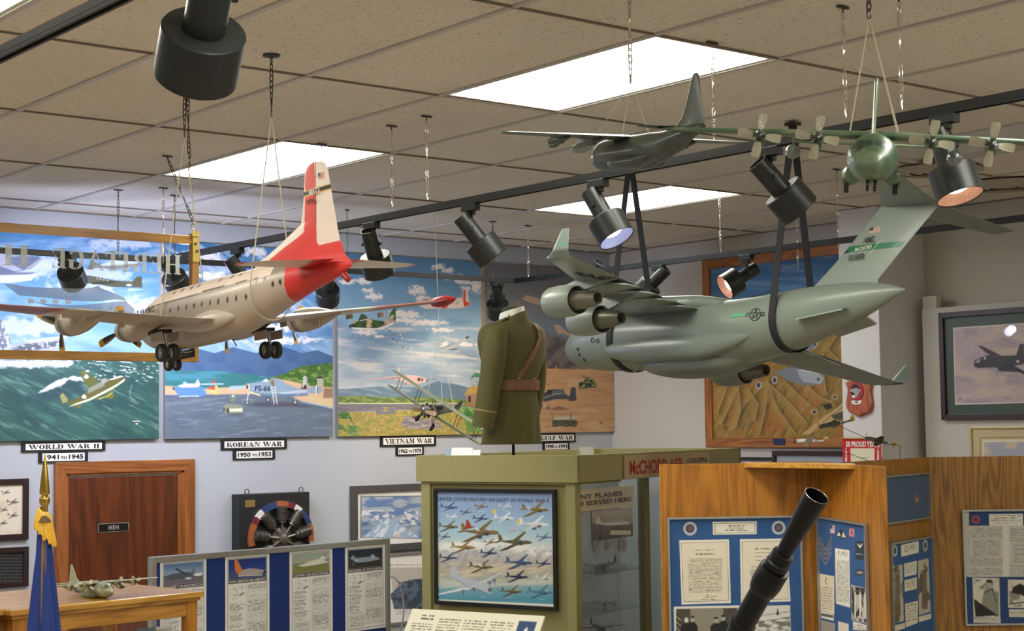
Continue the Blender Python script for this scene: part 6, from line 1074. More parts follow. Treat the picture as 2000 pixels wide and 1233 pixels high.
def d_wc(ar):
    ar.fill('cbb98e'); z = lambda *p: Z(1780, 560, 3.627, p); ar.poly(z((486, 1070), (1095, 1062), (1095, 1330), (490, 1335)), '8a7440', .4); ar.poly(z((492, 1076), (1089, 1068), (1089, 1324), (496, 1328)), 'd4c49c', .4); ar.poly(z((505, 1090), (1076, 1082), (1076, 1310), (508, 1314)), 'e4dcc4', .4)
    m = ar.region(z((515, 1104), (1066, 1096), (1066, 1300), (518, 1304))); ar.blend(m, s2l(H('a9aebc'))); ar.mottle(m, s2l(H('d9c49c')), 26, 14, 395, .4, .6, .9)
A = on(1896, 834, 'x', xb-.005); framed('framed_print', 'thin gilt framed watercolour below the bomber picture', 'picture', np.array([xb, A[1], 1.7]), YR, .9, A[2]-1.7, .012, .02, mat('gilt_frame', (196, 182, 128), .35, .4), d_wc, glazed=True)
# ================================================================ uniform, flag, wooden case, gun, glass sign
def smooth_interp(xs, ys, q):
    xs, ys = np.asarray(xs, float), np.asarray(ys, float); n = len(xs); h = np.diff(xs); d = np.diff(ys)/h; m = np.zeros(n); m[0], m[-1] = d[0], d[-1]
    for i in range(1, n-1):
        if d[i-1]*d[i] > 0: w1, w2 = 2*h[i]+h[i-1], h[i]+2*h[i-1]; m[i] = (w1+w2)/(w1/d[i-1]+w2/d[i])
    k = np.clip(np.searchsorted(xs, q)-1, 0, n-2); t = (q-xs[k])/h[k]
    return (2*t**3-3*t**2+1)*ys[k]+(t**3-2*t**2+t)*h[k]*m[k]+(-2*t**3+3*t**2)*ys[k+1]+(t**3-t**2)*h[k]*m[k+1]
jb = vp(L2W(0, .27, 0), UC, 1003, 884); jd = float((CM@(jb-EYE))[2]); ztp_ = ZTOP-.0235; ja = CM[0]*[1, 1, 0]; ja /= np.linalg.norm(ja); jw = np.array([-ja[1], ja[0], 0])   # picture right, away
def JP(px, py, off=0.0): return at(px, py, jd)+jw*off
fdir, ldir = -.6*ja+.8*jw, -.8*ja-.6*jw       # where the wearer faces; wearer's left
t = thing('uniform_jacket', 'olive green officer jacket with leather belt and cross strap on a stand', 'jacket', (jb[0], jb[1], ztp_+.001)); m_wool = mat('olive_wool', (84, 80, 42), .9, var=.14, scale=220, bump=.5)
rows = [(612, 1003, .050, .052), (622, 1003, .062, .062), (628, 1003, .10, .078), (634, 1001, .150, .095), (645, 1000, .186, .112), (665, 1000, .197, .124), (700, 1001, .182, .121), (745, 1004, .128, .104), (765, 1003, .128, .106), (800, 1001, .142, .116), (840, 999, .154, .124), (868, 998, .163, .130)]
ys, cx, hw, hd = [np.array(q, float) for q in zip(*rows)]
def torso(y, th, grow=0.0):
    c = JP(float(smooth_interp(ys, cx, y)), y); a = float(smooth_interp(ys, hw, y))+grow; b = float(smooth_interp(ys, hd, y))+grow; f = np.clip((y-770)/98, 0, 1); k = 1+f*(.035*np.sin(7*th+1)+.03*np.sin(13*th))
    sg = lambda v: np.sign(v)*abs(v)**.86
    return c+ldir*a*sg(math.cos(th))*k+fdir*b*sg(math.sin(th))*k
N = 96; TH = np.arange(N)*2*math.pi/N; g = MB(); R_ = [np.array([torso(y, a) for a in TH]) for y in np.linspace(614, 868, 60)]; g.rings(R_, cap=False); R_ = [np.array([torso(y, a, -.006) for a in TH]) for y in np.linspace(868, 780, 12)]; g.rings(R_, cap=False)
g.rings([np.array([torso(868, a) for a in TH]), np.array([torso(868, a, -.006) for a in TH])], cap=False); g.build('jacket_body', m_wool, t, world=True)
def arm(P, R0, name, flat=.82):
    P = np.array(P); q = np.linspace(0, 1, 34); s_ = np.linspace(0, 1, len(P)); C_ = np.stack([smooth_interp(s_, P[:, i], q) for i in range(3)], 1); r = smooth_interp(s_, R0, q); R_ = []
    for i in range(len(C_)):
        tg = C_[min(i+1, 33)]-C_[max(i-1, 0)]; tg /= np.linalg.norm(tg); a = fdir-np.dot(fdir, tg)*tg; a /= np.linalg.norm(a); b = np.cross(tg, a); th = np.arange(40)*2*math.pi/40
        w = 1+.03*np.sin(3*th+i*.5)*math.sin(math.pi*i/33); R_.append(C_[i]+np.outer(r[i]*np.cos(th)*w, a)+np.outer(r[i]*flat*np.sin(th)*w, b))
    g = MB(); g.rings(R_, cap=False); inner_ = [C_[-1]+(R_[-1]-C_[-1])*.93, C_[-6]+(R_[-6]-C_[-6])*.9]; g.rings([R_[-1]]+inner_, cap=False)
    top = [C_[0]+(R_[0]-C_[0])*k-(C_[2]-C_[0])/np.linalg.norm(C_[2]-C_[0])*.03*math.sqrt(max(0, 1-k*k)) for k in (1, .85, .6, .3, .02)]; g.rings(top, cap=False)
    o = g.build(name, m_wool, t, world=True); return C_, R_, o
C1, R1, s1 = arm([JP(971, 650, -.13), JP(966, 690, -.155), JP(959, 745, -.165), JP(951, 795, -.17), JP(944, 836, -.175)], [.062, .072, .068, .066, .066], 'sleeve')
C2, R2, s2 = arm([JP(1040, 650, .13), JP(1050, 690, .15), JP(1049, 750, .155), JP(1042, 800, .15), JP(1036, 826, .15)], [.052, .056, .052, .046, .044], 'sleeve')
k = 26; g = MB(); e1 = C1[k]+(R1[k]-C1[k])*1.02; e2 = C1[k+1]+(R1[k+1]-C1[k+1])*1.02; g.rings([C1[k]+(R1[k]-C1[k])*.98, e1, (e1+e2)/2, C1[k]+((R1[k]-C1[k])*.98)+(C1[k+1]-C1[k])*.5], cap=False); g.build('cuff_band', mat('tan_braid', (150, 130, 84), .8, var=.1), t, world=True)
# collars
cc = JP(1000, 610); up = np.array([0, 0, 1.0]); tl = lambda h, r, dip: np.array([cc+ja*0+ldir*r*.92*math.cos(a)+fdir*r*math.sin(a)+up*(h+.008-dip*(.5-.5*float((ldir*math.cos(a)+fdir*math.sin(a))@ja))) for a in TH])
g = MB(); g.rings([tl(-.045, .076, .03), tl(.0, .072, .030), tl(.022, .066, .036), tl(.020, .062, .036), tl(-.03, .064, .03)], cap=False); g.build('shirt_collar', mat('white_collar_cloth', (226, 226, 216), .7, var=.03), t, world=True)
g = MB(); tb = lambda h, r, dip: np.array([cc+jw*0+ldir*r*.95*math.cos(a)+fdir*r*math.sin(a)+up*(h-dip*(.5-.5*float((ldir*math.cos(a)+fdir*math.sin(a))@ja))**1.3) for a in TH]); g.rings([tb(-.062, .098, .04), tb(-.045, .094, .045), tb(-.012, .086, .062), tb(.006, .080, .072), tb(.003, .075, .072), tb(-.04, .076, .06)], cap=False); g.build('coat_collar', m_wool, t, world=True)
g = MB(); g.lathe(cc-up*.03, up, [(0, .058), (.035, .056), (.055, .045), (.064, .02), (.066, .001)], 32); g.build('neck_form', mat('dark_form_cloth', (60, 62, 40), .85, var=.05), t, world=True)
m_lea = mat('brown_leather', (116, 80, 50), .42, var=.22, scale=40, coat=.2); g = MB()
g.rings([np.array([torso(y, a, gr) for a in TH]) for y, gr in ((743, .002), (743, .009), (753, .010), (764, .009), (764, .002))], cap=False); g.build('belt', m_lea, t, world=True)
def find(px, py):
    best = None
    for a in np.linspace(0, 2*math.pi, 240):
        P = torso(py, a); 
        if (P-torso(py, a+math.pi))@jw > 0: continue
        d = abs(pix(P)[0][0]-px)
        if best is None or d < best[0]: best = (d, a)
    return best[1]
pth = [(1042, 634), (1050, 645), (1053, 662), (1048, 680), (1037, 700), (1024, 720), (1012, 742)]; g = MB()
mid = [torso(y, find(x, y), .006) for x, y in pth]; R_ = []
for i, P in enumerate(mid):
    tg = mid[min(i+1, 6)]-mid[max(i-1, 0)]; tg /= np.linalg.norm(tg); nn = P-torso(pth[i][1], find(*pth[i])+math.pi); nn -= np.dot(nn, tg)*tg; nn /= np.linalg.norm(nn); sd = np.cross(tg, nn); R_.append(np.array([P+sd*.013+nn*.003, P-sd*.013+nn*.003, P-sd*.014-nn*.006, P+sd*.014-nn*.006]))
g.rings(R_, smooth=False); sm = g.build('cross_strap', m_lea, t, world=True)
m_br = mat('brass', (190, 152, 70), .25, .9, var=.05)
for x, y in ((1012, 741), (1038, 741)): P = torso(y, find(x, y), .012); MB().sph(P, .006, 12).build('brass_stud', m_br, t, world=True)
P = [JP(990, 622, -.07), JP(980, 628, -.09), JP(966, 637, -.10)]; g = MB(); g.ribbon(P, .034, .004, fdir); g.build('shoulder_loop', m_wool, t, world=True); MB().sph(JP(994, 619, -.075), .006, 10).build('collar_pin', m_br, t, world=True)
for (x, y, l) in ((950, 672, 10), (943, 732, 12)): g = MB(); a = JP(x, y, .02); g.add([a, JP(x-5, y+l*.4, .02), JP(x-5, y+l, .02), JP(x+3, y+l*.6, .02), JP(x+1, y+2, .035)], [(0, 1, 2, 3), (0, 3, 4), (0, 4, 1), (1, 4, 2), (2, 4, 3)]); g.build('pocket_flap', mat('dark_olive_wool', (44, 42, 24), .9, var=.1), t, world=True)
b0 = np.array([jb[0], jb[1], ztp_]); g = MB(); g.cyl(b0, JP(1001, 800), .008, n=12); g.build('stand_pole', m_blk2, t, world=True); g = MB(); g.lathe(b0, up, [(0.0005, .001), (.001, .15), (.007, .15), (.010, .02), (.012, .009)], 40); g.build('stand_base', m_blk2, t, world=True)
# ---- flag on its pole
fd = 4.65; fp = at(87, 1000, fd); t = thing('flag', 'furled blue flag with gold fringe on a brass spear topped pole, lower left', 'flag', (fp[0], fp[1], 0)); zf = lambda y: at(87, y, fd)[2]; base = fp*[1, 1, 0]
m_gold = mat('polished_brass', (205, 168, 84), .18, 1.0, var=.04)
g = MB(); sc = 4.65/3163; H_ = lambda y: zf(y)
prof = [(1008, .0001), (1008, 7), (990, 6.5), (989, 5), (988, 7), (986, 8), (983, 9.8), (978, 10.3), (973, 9.8), (970, 8), (968, 5.5), (966, 8.5), (964, 9.8), (961, 10), (957, 9.6), (940, 8), (915, 5), (900, 2.6), (887, .7), (885, .05)]
g.lathe(base, up, [(H_(y), r*sc) for y, r in prof[1:]], 28); g.build('spear_finial', m_gold, t, world=True)
MB().cyl(base, base+up*H_(985), .0095, n=16).build('pole', mat('varnished_pole', (150, 112, 62), .35, coat=.3), t, world=True)
g = MB(); ZY = np.linspace(1012, 1480, 70); R_ = []
for y in ZY:
    f = (y-1012)/221.; x0 = 85+2*f+(-2 if y > 1100 else 0)*f; w = 10+16*min(f, 1)+7*max(f-.35, 0); w = w*sc; cx_ = at(x0, y, fd); th = np.arange(90)*2*math.pi/90
    fold = 1+.10*np.sin(5*th+.8*f)+.07*np.sin(9*th+2-1.2*f)+.05*np.sin(14*th+3*f); R_.append(cx_+np.outer(w*np.cos(th)*fold, ja)+np.outer(w*.75*np.sin(th)*fold, jw))
g.rings(R_, cap=False); g.build('cloth', mat('blue_satin_flag', (30, 58, 134), .5, var=.06, scale=60, bump=.15), t, world=True)
g = MB(); m_fr = mat('gold_fringe', (232, 184, 60), .55, var=.2, scale=300, bump=.4)
MB().lathe(base, up, [(H_(1003), .012), (H_(1012), .017), (H_(1020), .021)], 24).build('pole_sleeve', mat('brown_sleeve', (92, 72, 40), .7), t, world=True)
rr = random.Random(3)
for i in range(120):
    a = 2*math.pi*i/120; u_ = i/120.; x = math.cos(a); dep = math.sin(a); ytop = 1000+11*(1-abs(x))+6*x+rr.uniform(-1, 1); ln = 30+10*rr.random()+24*max(0, x); P = []
    for k in range(5): f = k/4; y = ytop+ln*f; w = (11+8*f+(4*f if x > .4 else 0)); P.append(at(86+w*x, y, fd)+jw*w*.8*sc*dep)
    g.tube(P, [.0022, .003, .003, .0026, .0018], 5)
g.build('fringe', m_fr, t, world=True)
g = MB(); g.rings([np.array([at(86+r*math.cos(a), y+5*math.cos(a)+4*(1-abs(math.cos(a))), fd)+jw*r*.85*sc*math.sin(a) for a in TH]) for r, y in ((9, 995), (12, 1001), (13, 1012))], cap=False); g.build('gold_border', mat('gold_cloth', (224, 190, 90), .6, var=.1, scale=200), t, world=True)
MB().lathe(base, up, [(0.0, .001), (.001, .16), (.02, .16), (.03, .10), (.04, .03), (.12, .02)], 32).build('flag_stand', m_gold, t, world=True)
# ---- wooden glass cases at lower left
def woodcase(C0, u, w, d, zt, label, front=True):
    v = np.array([-u[1], u[0], 0]); t = thing('glass_cabinet', label, 'display case', tuple(C0*[1, 1, 0]), rzu(u), 'wood and glass cabinets at lower left')
    g = MB(); g.box((w/2, d/2, zt-.011), (w, d, .022)); g.build('cabinet_top', m_oakl, t, bevel=.005); g = MB(); g.box((w/2, d/2, zt-.028), (w-.02, d-.02, .014)); g.build('cornice_moulding', m_oakx, t, bevel=.002)
    i = .018; ph = .045
    for x, y in ((i+ph/2, i+ph/2), (w-i-ph/2, i+ph/2), (i+ph/2, d-i-ph/2), (w-i-ph/2, d-i-ph/2)): MB().box((x, y, (zt-.035)/2), (ph, ph, zt-.035)).build('post', m_oak, t, bevel=.003)
    for y in (i+.02, d-i-.02): MB().box((w/2, y, zt-.035-.028), (w-2*i-2*ph, .03, .056)).build('rail', m_oakx, t, bevel=.002)
    for x in (i+.02, w-i-.02): MB().box((x, d/2, zt-.035-.028), (.03, d-2*i-2*ph, .056)).build('rail', m_oak, t, bevel=.002)
    zc = zt-.09; zb = .55; g = MB()
    g.add([(i+ph, i+.018, zb), (w-i-ph, i+.018, zb), (w-i-ph, i+.018, zc), (i+ph, i+.018, zc)], [(0, 1, 2, 3)]); g.add([(w-i-.018, i+ph, zb), (w-i-.018, d-i-ph, zb), (w-i-.018, d-i-ph, zc), (w-i-.018, i+ph, zc)], [(0, 1, 2, 3)]); g.add([(i+.018, i+ph, zb), (i+.018, d-i-ph, zb), (i+.018, d-i-ph, zc), (i+.018, i+ph, zc)], [(0, 1, 2, 3)]); g.add([(i+ph, d-i-.018, zb), (w-i-ph, d-i-.018, zb), (w-i-ph, d-i-.018, zc), (i+ph, d-i-.018, zc)], [(0, 1, 2, 3)]); g.build('glass_pane', m_glass, t)
    MB().box((w/2, d/2, zb/2), (w-2*i, d-2*i, zb)).build('cabinet_base', m_oakx, t, bevel=.003)
    return t, v
KU = dth(82.5); KC = at(22, 1181, 5.6); kr = vp(KC, KU, 399, 1165); kw = float((kr-KC)@KU); KZ = 1.736
tk, KV = woodcase(KC, KU, kw, .63, KZ, 'wood framed glass cabinet with a small green plane on top, lower left')
K2 = KC-KU*1.0+KV*.02; K2[2] = 0; woodcase(K2, KU, .985, .63, KZ+.004, 'wood framed glass cabinet cut off by the left edge, beside the other')
MB().box((kw/2, .31, 1.50), (kw-.14, .5, .006)).build('glass_shelf', glass('shelf_glass', (.86, .93, .9)), tk)
# label cards inside the cabinet
for k, (px, py, w, h, c, lab) in enumerate([(300, 1215, .10, .14, 'dad8cc', 'pale printed card standing inside the wooden cabinet'), (268, 1222, .09, .13, '3c6484', 'blue picture card standing inside the wooden cabinet')]):
    P = vp(KC+KV*.5, KU, px, py); P[2] = .551; ar = Art(P, KU, ZU, w, 1.0, .006); ar.fill(c); ar.blend((ar.B > .62) & ((ar.B*90).astype(int) % 2 == 0) & (ar.A > .01) & (ar.A < w-.01), s2l(H('7c7c74')), .6)
    tag(ar.finish('standing_card', None, m_papr, .003), lab, 'card')
# ---- gun barrel with flared muzzle
gm = at(1595, 969, 3.0); s = math.sqrt(1-.45**2); a2 = np.array([-.40, .9165]); A = CM.T@np.array([a2[0]*s, a2[1]*s, .45]); PXM = 3.0/3163/s
t = thing('machine_gun', 'black aircraft gun pointing up, wide flared muzzle, in front of the oak partition', 'gun', tuple((gm+A*1.25)*[1, 1, 0])); m_gun = mat('blued_gunmetal', (24, 25, 27), .38, .5, var=.12, scale=80)
g = MB(); L_ = lambda q: q*PXM
g.lathe(gm, A, [(L_(3), .0215), (0, .0222), (-.0005, .0236), (.002, .0238), (L_(30), .0222), (L_(80), .0186), (L_(126), .0152), (L_(142), .0146)], 48); g.lathe(gm, A, [(L_(3), .0215), (L_(60), .0185), (L_(120), .012), (L_(130), .001)], 40); g.build('flared_muzzle', m_gun, t, world=True)
g = MB(); g.lathe(gm, A, [(-.0006, .0224), (-.0012, .0231), (-.0004, .0239)], 48); g.build('muzzle_rim', mat('worn_steel_edge', (150, 146, 140), .35, .8), t, world=True)
g = MB(); g.lathe(gm, A, [(L_(132), .0146), (L_(134), .021), (L_(146), .022), (L_(148), .0205), (L_(152), .0205), (L_(154), .0235), (L_(164), .0235), (L_(166), .022), (L_(170), .022)], 40); g.build('locking_collar', m_gun, t, world=True)
g = MB(); g.lathe(gm, A, [(L_(168), .015), (L_(169), .0285), (L_(172), .0295), (L_(205), .0295), (L_(222), .0262), (L_(226), .0235)], 44); g.build('barrel_sleeve', m_gun, t, world=True)
g = MB(); g.lathe(gm, A, [(L_(222), .0225), (L_(300), .0225), (L_(301), .0255), (L_(312), .0255), (L_(313), .0215), (.75, .0215)], 44)
for q in range(6):
    for j in range(2): pass
g.build('barrel_jacket', m_gun, t, world=True)
a_, b_ = frame(A)
for k, q in enumerate((232, 240)): P = gm+A*L_(q)-CM[2]*.022+CM[0]*.004; MB().sph(P, .0035, 10).build('rivet', m_gun, t, world=True)
e = gm+A*.75; g = MB(); a_ = np.cross(A, ZU); a_ /= np.linalg.norm(a_); b_ = np.cross(a_, A); Rm = np.stack([A, a_, b_], 1); g.box(e+A*.22, (.46, .09, .11), 0, Rm); g.build('receiver', m_gun, t, world=True, bevel=.006)
q = e+A*.12; g = MB(); g.cyl(q*[1, 1, 0]+ZU*.02, q-ZU*.03, .035, n=20); g.cyl(q*[1, 1, 0], q*[1, 1, 0]+ZU*.025, .26, n=36); g.build('pedestal', m_gun, t, world=True)
# ---- hanging glass sign with the etched name, seen from its back
yg = 6.93; gA, gB = on(384, 463, 'y', yg), on(380, 708, 'y', yg); xr = (on(384, 463, 'y', yg)[0]+on(381, 708, 'y', yg)[0])/2; ztg, zbg = gA[2], gB[2]; wg = 2.3; x0 = xr-wg; fwg = (on(384, 580, 'y', yg)-on(371, 580, 'y', yg))[0]
t = thing('glass_sign', 'wood framed glass sign etched with HERITAGE, hanging in front of the left murals', 'sign', (x0+wg/2, yg, zbg)); sg = t
m_sgf = wood('honey_wood_frame', 'b88a3c', '8c5f20', 'x', 7, .4, .3, .7); m_sgv = wood('honey_wood_frame_upright', 'b88a3c', '8c5f20', 'z', 7, .4, .3, .7); n = np.array([0, -1.0, 0]); fb = (on(200, 683, 'y', yg)-on(200, 706, 'y', yg))[2]
ft = (on(200, 444, 'y', yg)-on(200, 461, 'y', yg))[2]
for z0, z1 in ((ztg-ft, ztg), (zbg, zbg+ft)): MB().quadbox([(x0, yg, z0), (xr, yg, z0), (xr, yg, z1), (x0, yg, z1)], n, .03).build('frame_bar', m_sgf, t, world=True, bevel=.002)
for a, b in ((x0, x0+fwg), (xr-fwg, xr)): MB().quadbox([(a, yg+.002, zbg), (b, yg+.002, zbg), (b, yg+.002, ztg), (a, yg+.002, ztg)], n, .034).build('frame_bar', m_sgv, t, world=True, bevel=.002)
g = MB(); g.add([(x0+fwg, yg-.015, zbg+ft), (xr-fwg, yg-.015, zbg+ft), (xr-fwg, yg-.015, ztg-ft), (x0+fwg, yg-.015, ztg-ft)], [(0, 1, 2, 3)]); g.build('glass_pane', m_glass, t, world=True)
def frosted(name, rgb, fac):
    m = bpy.data.materials.new(name); m.use_nodes = True; nt = m.node_tree; nt.nodes.clear(); L = nt.links; o = nt.nodes.new('ShaderNodeOutputMaterial'); mx = nt.nodes.new('ShaderNodeMixShader'); tr = nt.nodes.new('ShaderNodeBsdfTransparent'); d0 = nt.nodes.new('ShaderNodeBsdfDiffuse'); d0.inputs[0].default_value = (*s2l(rgb), 1); d1 = nt.nodes.new('ShaderNodeBsdfTranslucent'); d1.inputs[0].default_value = (*s2l(rgb), 1); d = nt.nodes.new('ShaderNodeMixShader'); L.new(d0.outputs[0], d.inputs[1]); L.new(d1.outputs[0], d.inputs[2])
    n_ = nt.nodes.new('ShaderNodeTexNoise'); n_.inputs['Scale'].default_value = 200; mr = nt.nodes.new('ShaderNodeMapRange'); mr.inputs[3].default_value = fac-.05; mr.inputs[4].default_value = fac+.05; L.new(n_.outputs['Fac'], mr.inputs[0]); L.new(mr.outputs[0], mx.inputs[0]); L.new(tr.outputs[0], mx.inputs[1]); L.new(d.outputs[0], mx.inputs[2]); L.new(mx.outputs[0], o.inputs[0]); return m
m_etch, m_etch2 = frosted('etched_glass', (232, 236, 226), .5), frosted('faint_etched_glass', (165, 175, 180), .5)
G = lambda px, py: on(px, py, 'y', yg-.018)
a, b = G(353, 515), G(101, 505); hh = (G(340, 498)-G(340, 536))[2]; zc = G(340, 517)[2]; g = MB(); stencil(g, 'HERITAGE', ((a[0]+b[0])/2, yg-.018, zc), XU, ZU, hh, a[0]-b[0], lift=0, depth=.001, mirror=True)
g.build('etched_lettering', m_etch, t, world=True); g = MB(); a = G(57, 500)[0]; g2w = .46; stencil(g, 'HALL', (a-g2w/2, yg-.018, zc), XU, ZU, hh, g2w, lift=0, depth=.001, mirror=True); g.build('etched_lettering', m_etch, t, world=True)
def gpoly(pts, m, name, dy=.018):
    V = [on(x, y, 'y', yg-dy) for x, y in pts]; k = len(V); g = MB(); g.add(V+[v+[0, -.001, 0] for v in V], [tuple(range(k, 2*k)), tuple(range(k))]+[(i, (i+1) % k, k+(i+1) % k, k+i) for i in range(k)]); g.build(name, m, t, world=True)
gpoly([(6, 553), (60, 561), (150, 564), (180, 562), (190, 559), (205, 566), (228, 575), (243, 582), (246, 588), (225, 585), (190, 589), (150, 588), (60, 579), (36, 577)], m_etch2, 'etched_aircraft'); gpoly([(62, 588), (90, 594), (140, 596), (160, 596), (245, 588), (262, 604), (262, 622), (200, 610), (100, 600)], m_etch2, 'etched_aircraft')
gpoly([(110, 634), (140, 636), (139, 646), (128, 650), (115, 645)], m_etch2, 'etched_aircraft'); m_ew = frosted('white_etching', (226, 230, 234), .75)
for x in (60, 84, 108, 133): gpoly([(x-5, 582+x*.03), (x+6, 582.5+x*.03), (x+6, 590+x*.03), (x-5, 590+x*.03)], m_ew, 'etched_window', .0195)
gpoly([(178, 507), (200, 520), (277, 514), (262, 522), (232, 526), (190, 524), (170, 526)], m_ew, 'etched_aircraft'); g = MB(); V, Fs = text_mesh('AIR FORCE', 1, 0, .02); V = V-(V.min(0)+V.max(0))/2; a, b = G(243, 609), G(176, 607); k = (a[0]-b[0])/(V[:, 0].max()*2)
g.add(np.stack([(a[0]+b[0])/2-V[:, 0]*k, np.full(len(V), yg-.0195)-V[:, 2]*.03, (a[2]+b[2])/2+V[:, 1]*k], 1), Fs); g.build('etched_lettering', m_ew, t, world=True)
cb = mat('yellow_plate', (206, 180, 84), .35, .4, var=.06); P = on(378, 450, 'y', yg-.03); zz = on(378, 510, 'y', yg-.03)[2]; t = sg
MB().box((xr-fwg/2, yg-.0345, (P[2]+zz)/2-.004), (fwg*.96, .003, P[2]-zz)).build('hanger_plate', cb, t, world=True); MB().box((xr-fwg/2, yg-.02, ztg+.004), (fwg+.008, .04, .014)).build('hanger_cap', cb, t, world=True)
g = MB()
for k, dz in enumerate((.02, .055, .09)): g.box((xr-fwg/2+(-1)**k*.004, yg-.0368, P[2]-dz-.01), (fwg*.4, .001, .012)); 
g.build('plate_marks', mat('dark_plate_marks', (70, 56, 30), .5), t, world=True)
g = MB(); xe, ze = xr-fwg/2, ztg+.03; g.tube([(xe+.012*math.cos(q), yg-.015, ze+.018+.016*math.sin(q)) for q in np.arange(14)*math.pi/7], .0035, 6, closed=True); g.tube([(xe, yg-.015, ztg), (xe, yg-.015, ze+.004)], .004, 8); g.build('eye_bolt', m_zinc, t, world=True)
hk = on(327, 304, 'z', HC); t2 = thing('hanging_chain', 'slanting chain from the ceiling to the eye bolt of the glass sign', 'chain', tuple(hk), group='chains dropping from the ceiling'); g = MB(); links(g, hk-[0, 0, .01], np.array([xe, yg-.015, ze+.032]), .03, .0022); g.build('links', m_dkchain, t2, world=True)
MB().box(hk-[0, 0, .004], (.05, .012, .006)).build('ceiling_clip', m_dkchain, t2, world=True)
xe2 = x0+.02; t2 = thing('hanging_chain', 'chain holding the far left end of the glass sign, outside the frame', 'chain', (xe2, yg, HC), group='chains dropping from the ceiling'); g = MB(); links(g, (xe2, yg-.015, HC-.005), (xe2, yg-.015, ztg), .03, .0022); g.build('links', m_dkchain, t2, world=True)
# ---- small aeroplanes on wires above the far partition come with the other aircraft
# ================================================================ model aircraft
def rotm(h, p, r):
    h, p, r = [math.radians(a) for a in (h, p, r)]; ch, sh, cp, sp, cr, sr = math.cos(h), math.sin(h), math.cos(p), math.sin(p), math.cos(r), math.sin(r)
    return np.array([[ch, -sh, 0], [sh, ch, 0], [0, 0, 1]])@np.array([[cp, 0, -sp], [0, 1, 0], [sp, 0, cp]])@np.array([[1, 0, 0], [0, cr, -sr], [0, sr, cr]])
class Craft:
    """x towards the nose (nose = 0, tail negative), y to the left wing, z up; lengths in full size metres times sc"""
    def __init__(s, name, label, pos, hpr, sc, cat='model aircraft', group=None):
        s.R, s.pos, s.sc = rotm(*hpr), np.array(pos, float), sc
        s.t = thing(name, label, cat, mw=Matrix([list(s.R[i])+[s.pos[i]] for i in range(3)]+[[0, 0, 0, 1]]), group=group)
    def w(s, P): return np.atleast_2d(P)@s.R.T*s.sc+s.pos
    def un(s, px, py, y=0.0):          # point of the plane y = const seen at a picture position
        o = (EYE-s.pos)@s.R/s.sc; d = ray(px, py)@s.R; k = (y-o[1])/d[1]; return o+k*d
    def unz(s, px, py, z0, dz=0.0, side=1):   # point of the wing plane z = z0 + dz*|y|
        o = (EYE-s.pos)@s.R/s.sc; d = ray(px, py)@s.R; k = (z0+dz*side*o[1]-o[2])/(d[2]-dz*side*d[1]); return o+k*d
    def part(s, mb, name, m, paint=None, parent=None):
        C = None
        V = np.array(mb.v)
        if paint is not None: C = np.clip(paint(V), 0, 1)
        mb.v = (V*s.sc).tolist(); o = mb.build(name, m, parent or s.t, paint=C); return o
def hull(st, n=64, m=160, e=1.0):
    """st rows: x, zc, half width, up, down, [exponent]"""
    st = sorted(st, key=lambda r: -r[0]); a = np.array([list(r)+[2.0]*(6-len(r)) for r in st], float); x = -a[:, 0]; q = np.linspace(0, 1, m)
    q = x[0]+(x[-1]-x[0])*(.5-.5*np.cos(q*math.pi))*.5+(x[-1]-x[0])*q*.5; I = [smooth_interp(x, a[:, i], q) for i in range(1, 6)]; th = np.arange(n)*2*math.pi/n; R_ = []
    for i in range(m):
        p = 2/I[4][i]; c, s_ = np.cos(th), np.sin(th); yy = I[1][i]*np.sign(c)*np.abs(c)**p; zz = np.where(s_ >= 0, I[2][i], I[3][i])*np.sign(s_)*np.abs(s_)**p
        R_.append(np.stack([np.full(n, -q[i]), yy, I[0][i]+zz], 1))
    return R_
FO = [(0, 0), (.015, .25), (.06, .62), (.15, .9), (.3, 1), (.5, .86), (.75, .48), (1, .04)]
def foil(le, te, t, camber=.0):
    le, te = np.asarray(le, float), np.asarray(te, float); up = [(f, h) for f, h in FO]; lo = [(f, -h*.55) for f, h in FO[-1:0:-1]]
    return le, te, up+lo
def wing(mb, secs, m=30, vert=False, mi=0, cap=True, side=1):
    """secs: (le xyz, te xyz, thickness)"""
    secs = [(np.array(a, float), np.array(b, float), t) for a, b, t in secs]; R_ = []
    seg = [np.linalg.norm((secs[i+1][0]+secs[i+1][1]-secs[i][0]-secs[i][1])/2) for i in range(len(secs)-1)]; tot = sum(seg)
    for i in range(len(secs)-1):
        k = max(2, int(m*seg[i]/tot)); 
        for j in range(k+(i == len(secs)-2)):
            f = j/k; le = secs[i][0]*(1-f)+secs[i+1][0]*f; te = secs[i][1]*(1-f)+secs[i+1][1]*f; t = secs[i][2]*(1-f)+secs[i+1][2]*f
            up_ = np.array([0, 1.0, 0]) if vert else np.array([0, 0, 1.0]); P = []
            for a, h in [(a, h) for a, h in FO]+[(a, -h*(1 if vert else .6)) for a, h in FO[-1:0:-1]]:
                P.append(le*(1-a)+te*a+up_*h*t/2)
            P = np.array(P); P[:, 1] *= side; R_.append(P)
    # round the tip off
    if cap: c = R_[-1].mean(0); d = (R_[-1].mean(0)-R_[-2].mean(0)); d /= np.linalg.norm(d); r = secs[-1][2]*.6; R_.append(c+(R_[-1]-c)*[.97, .97, .75]+d*r*.7); R_.append(c+(R_[-1]-c)*.55+d*r*.6)
    mb.rings(R_, mi, True, True); return mb
def mask(V, pts, ax=(0, 2)):
    x, y = V[:, ax[0]], V[:, ax[1]]; ins = np.zeros(len(V), bool)
    for i in range(len(pts)):
        (x0, y0), (x1, y1) = pts[i], pts[(i+1) % len(pts)]
        if y0 != y1: ins ^= ((y0 > y) != (y1 > y)) & (x < (x1-x0)*(y-y0)/(y1-y0)+x0)
    return ins
def col(V, h): return np.tile(s2l(H(h)), (len(V), 1))
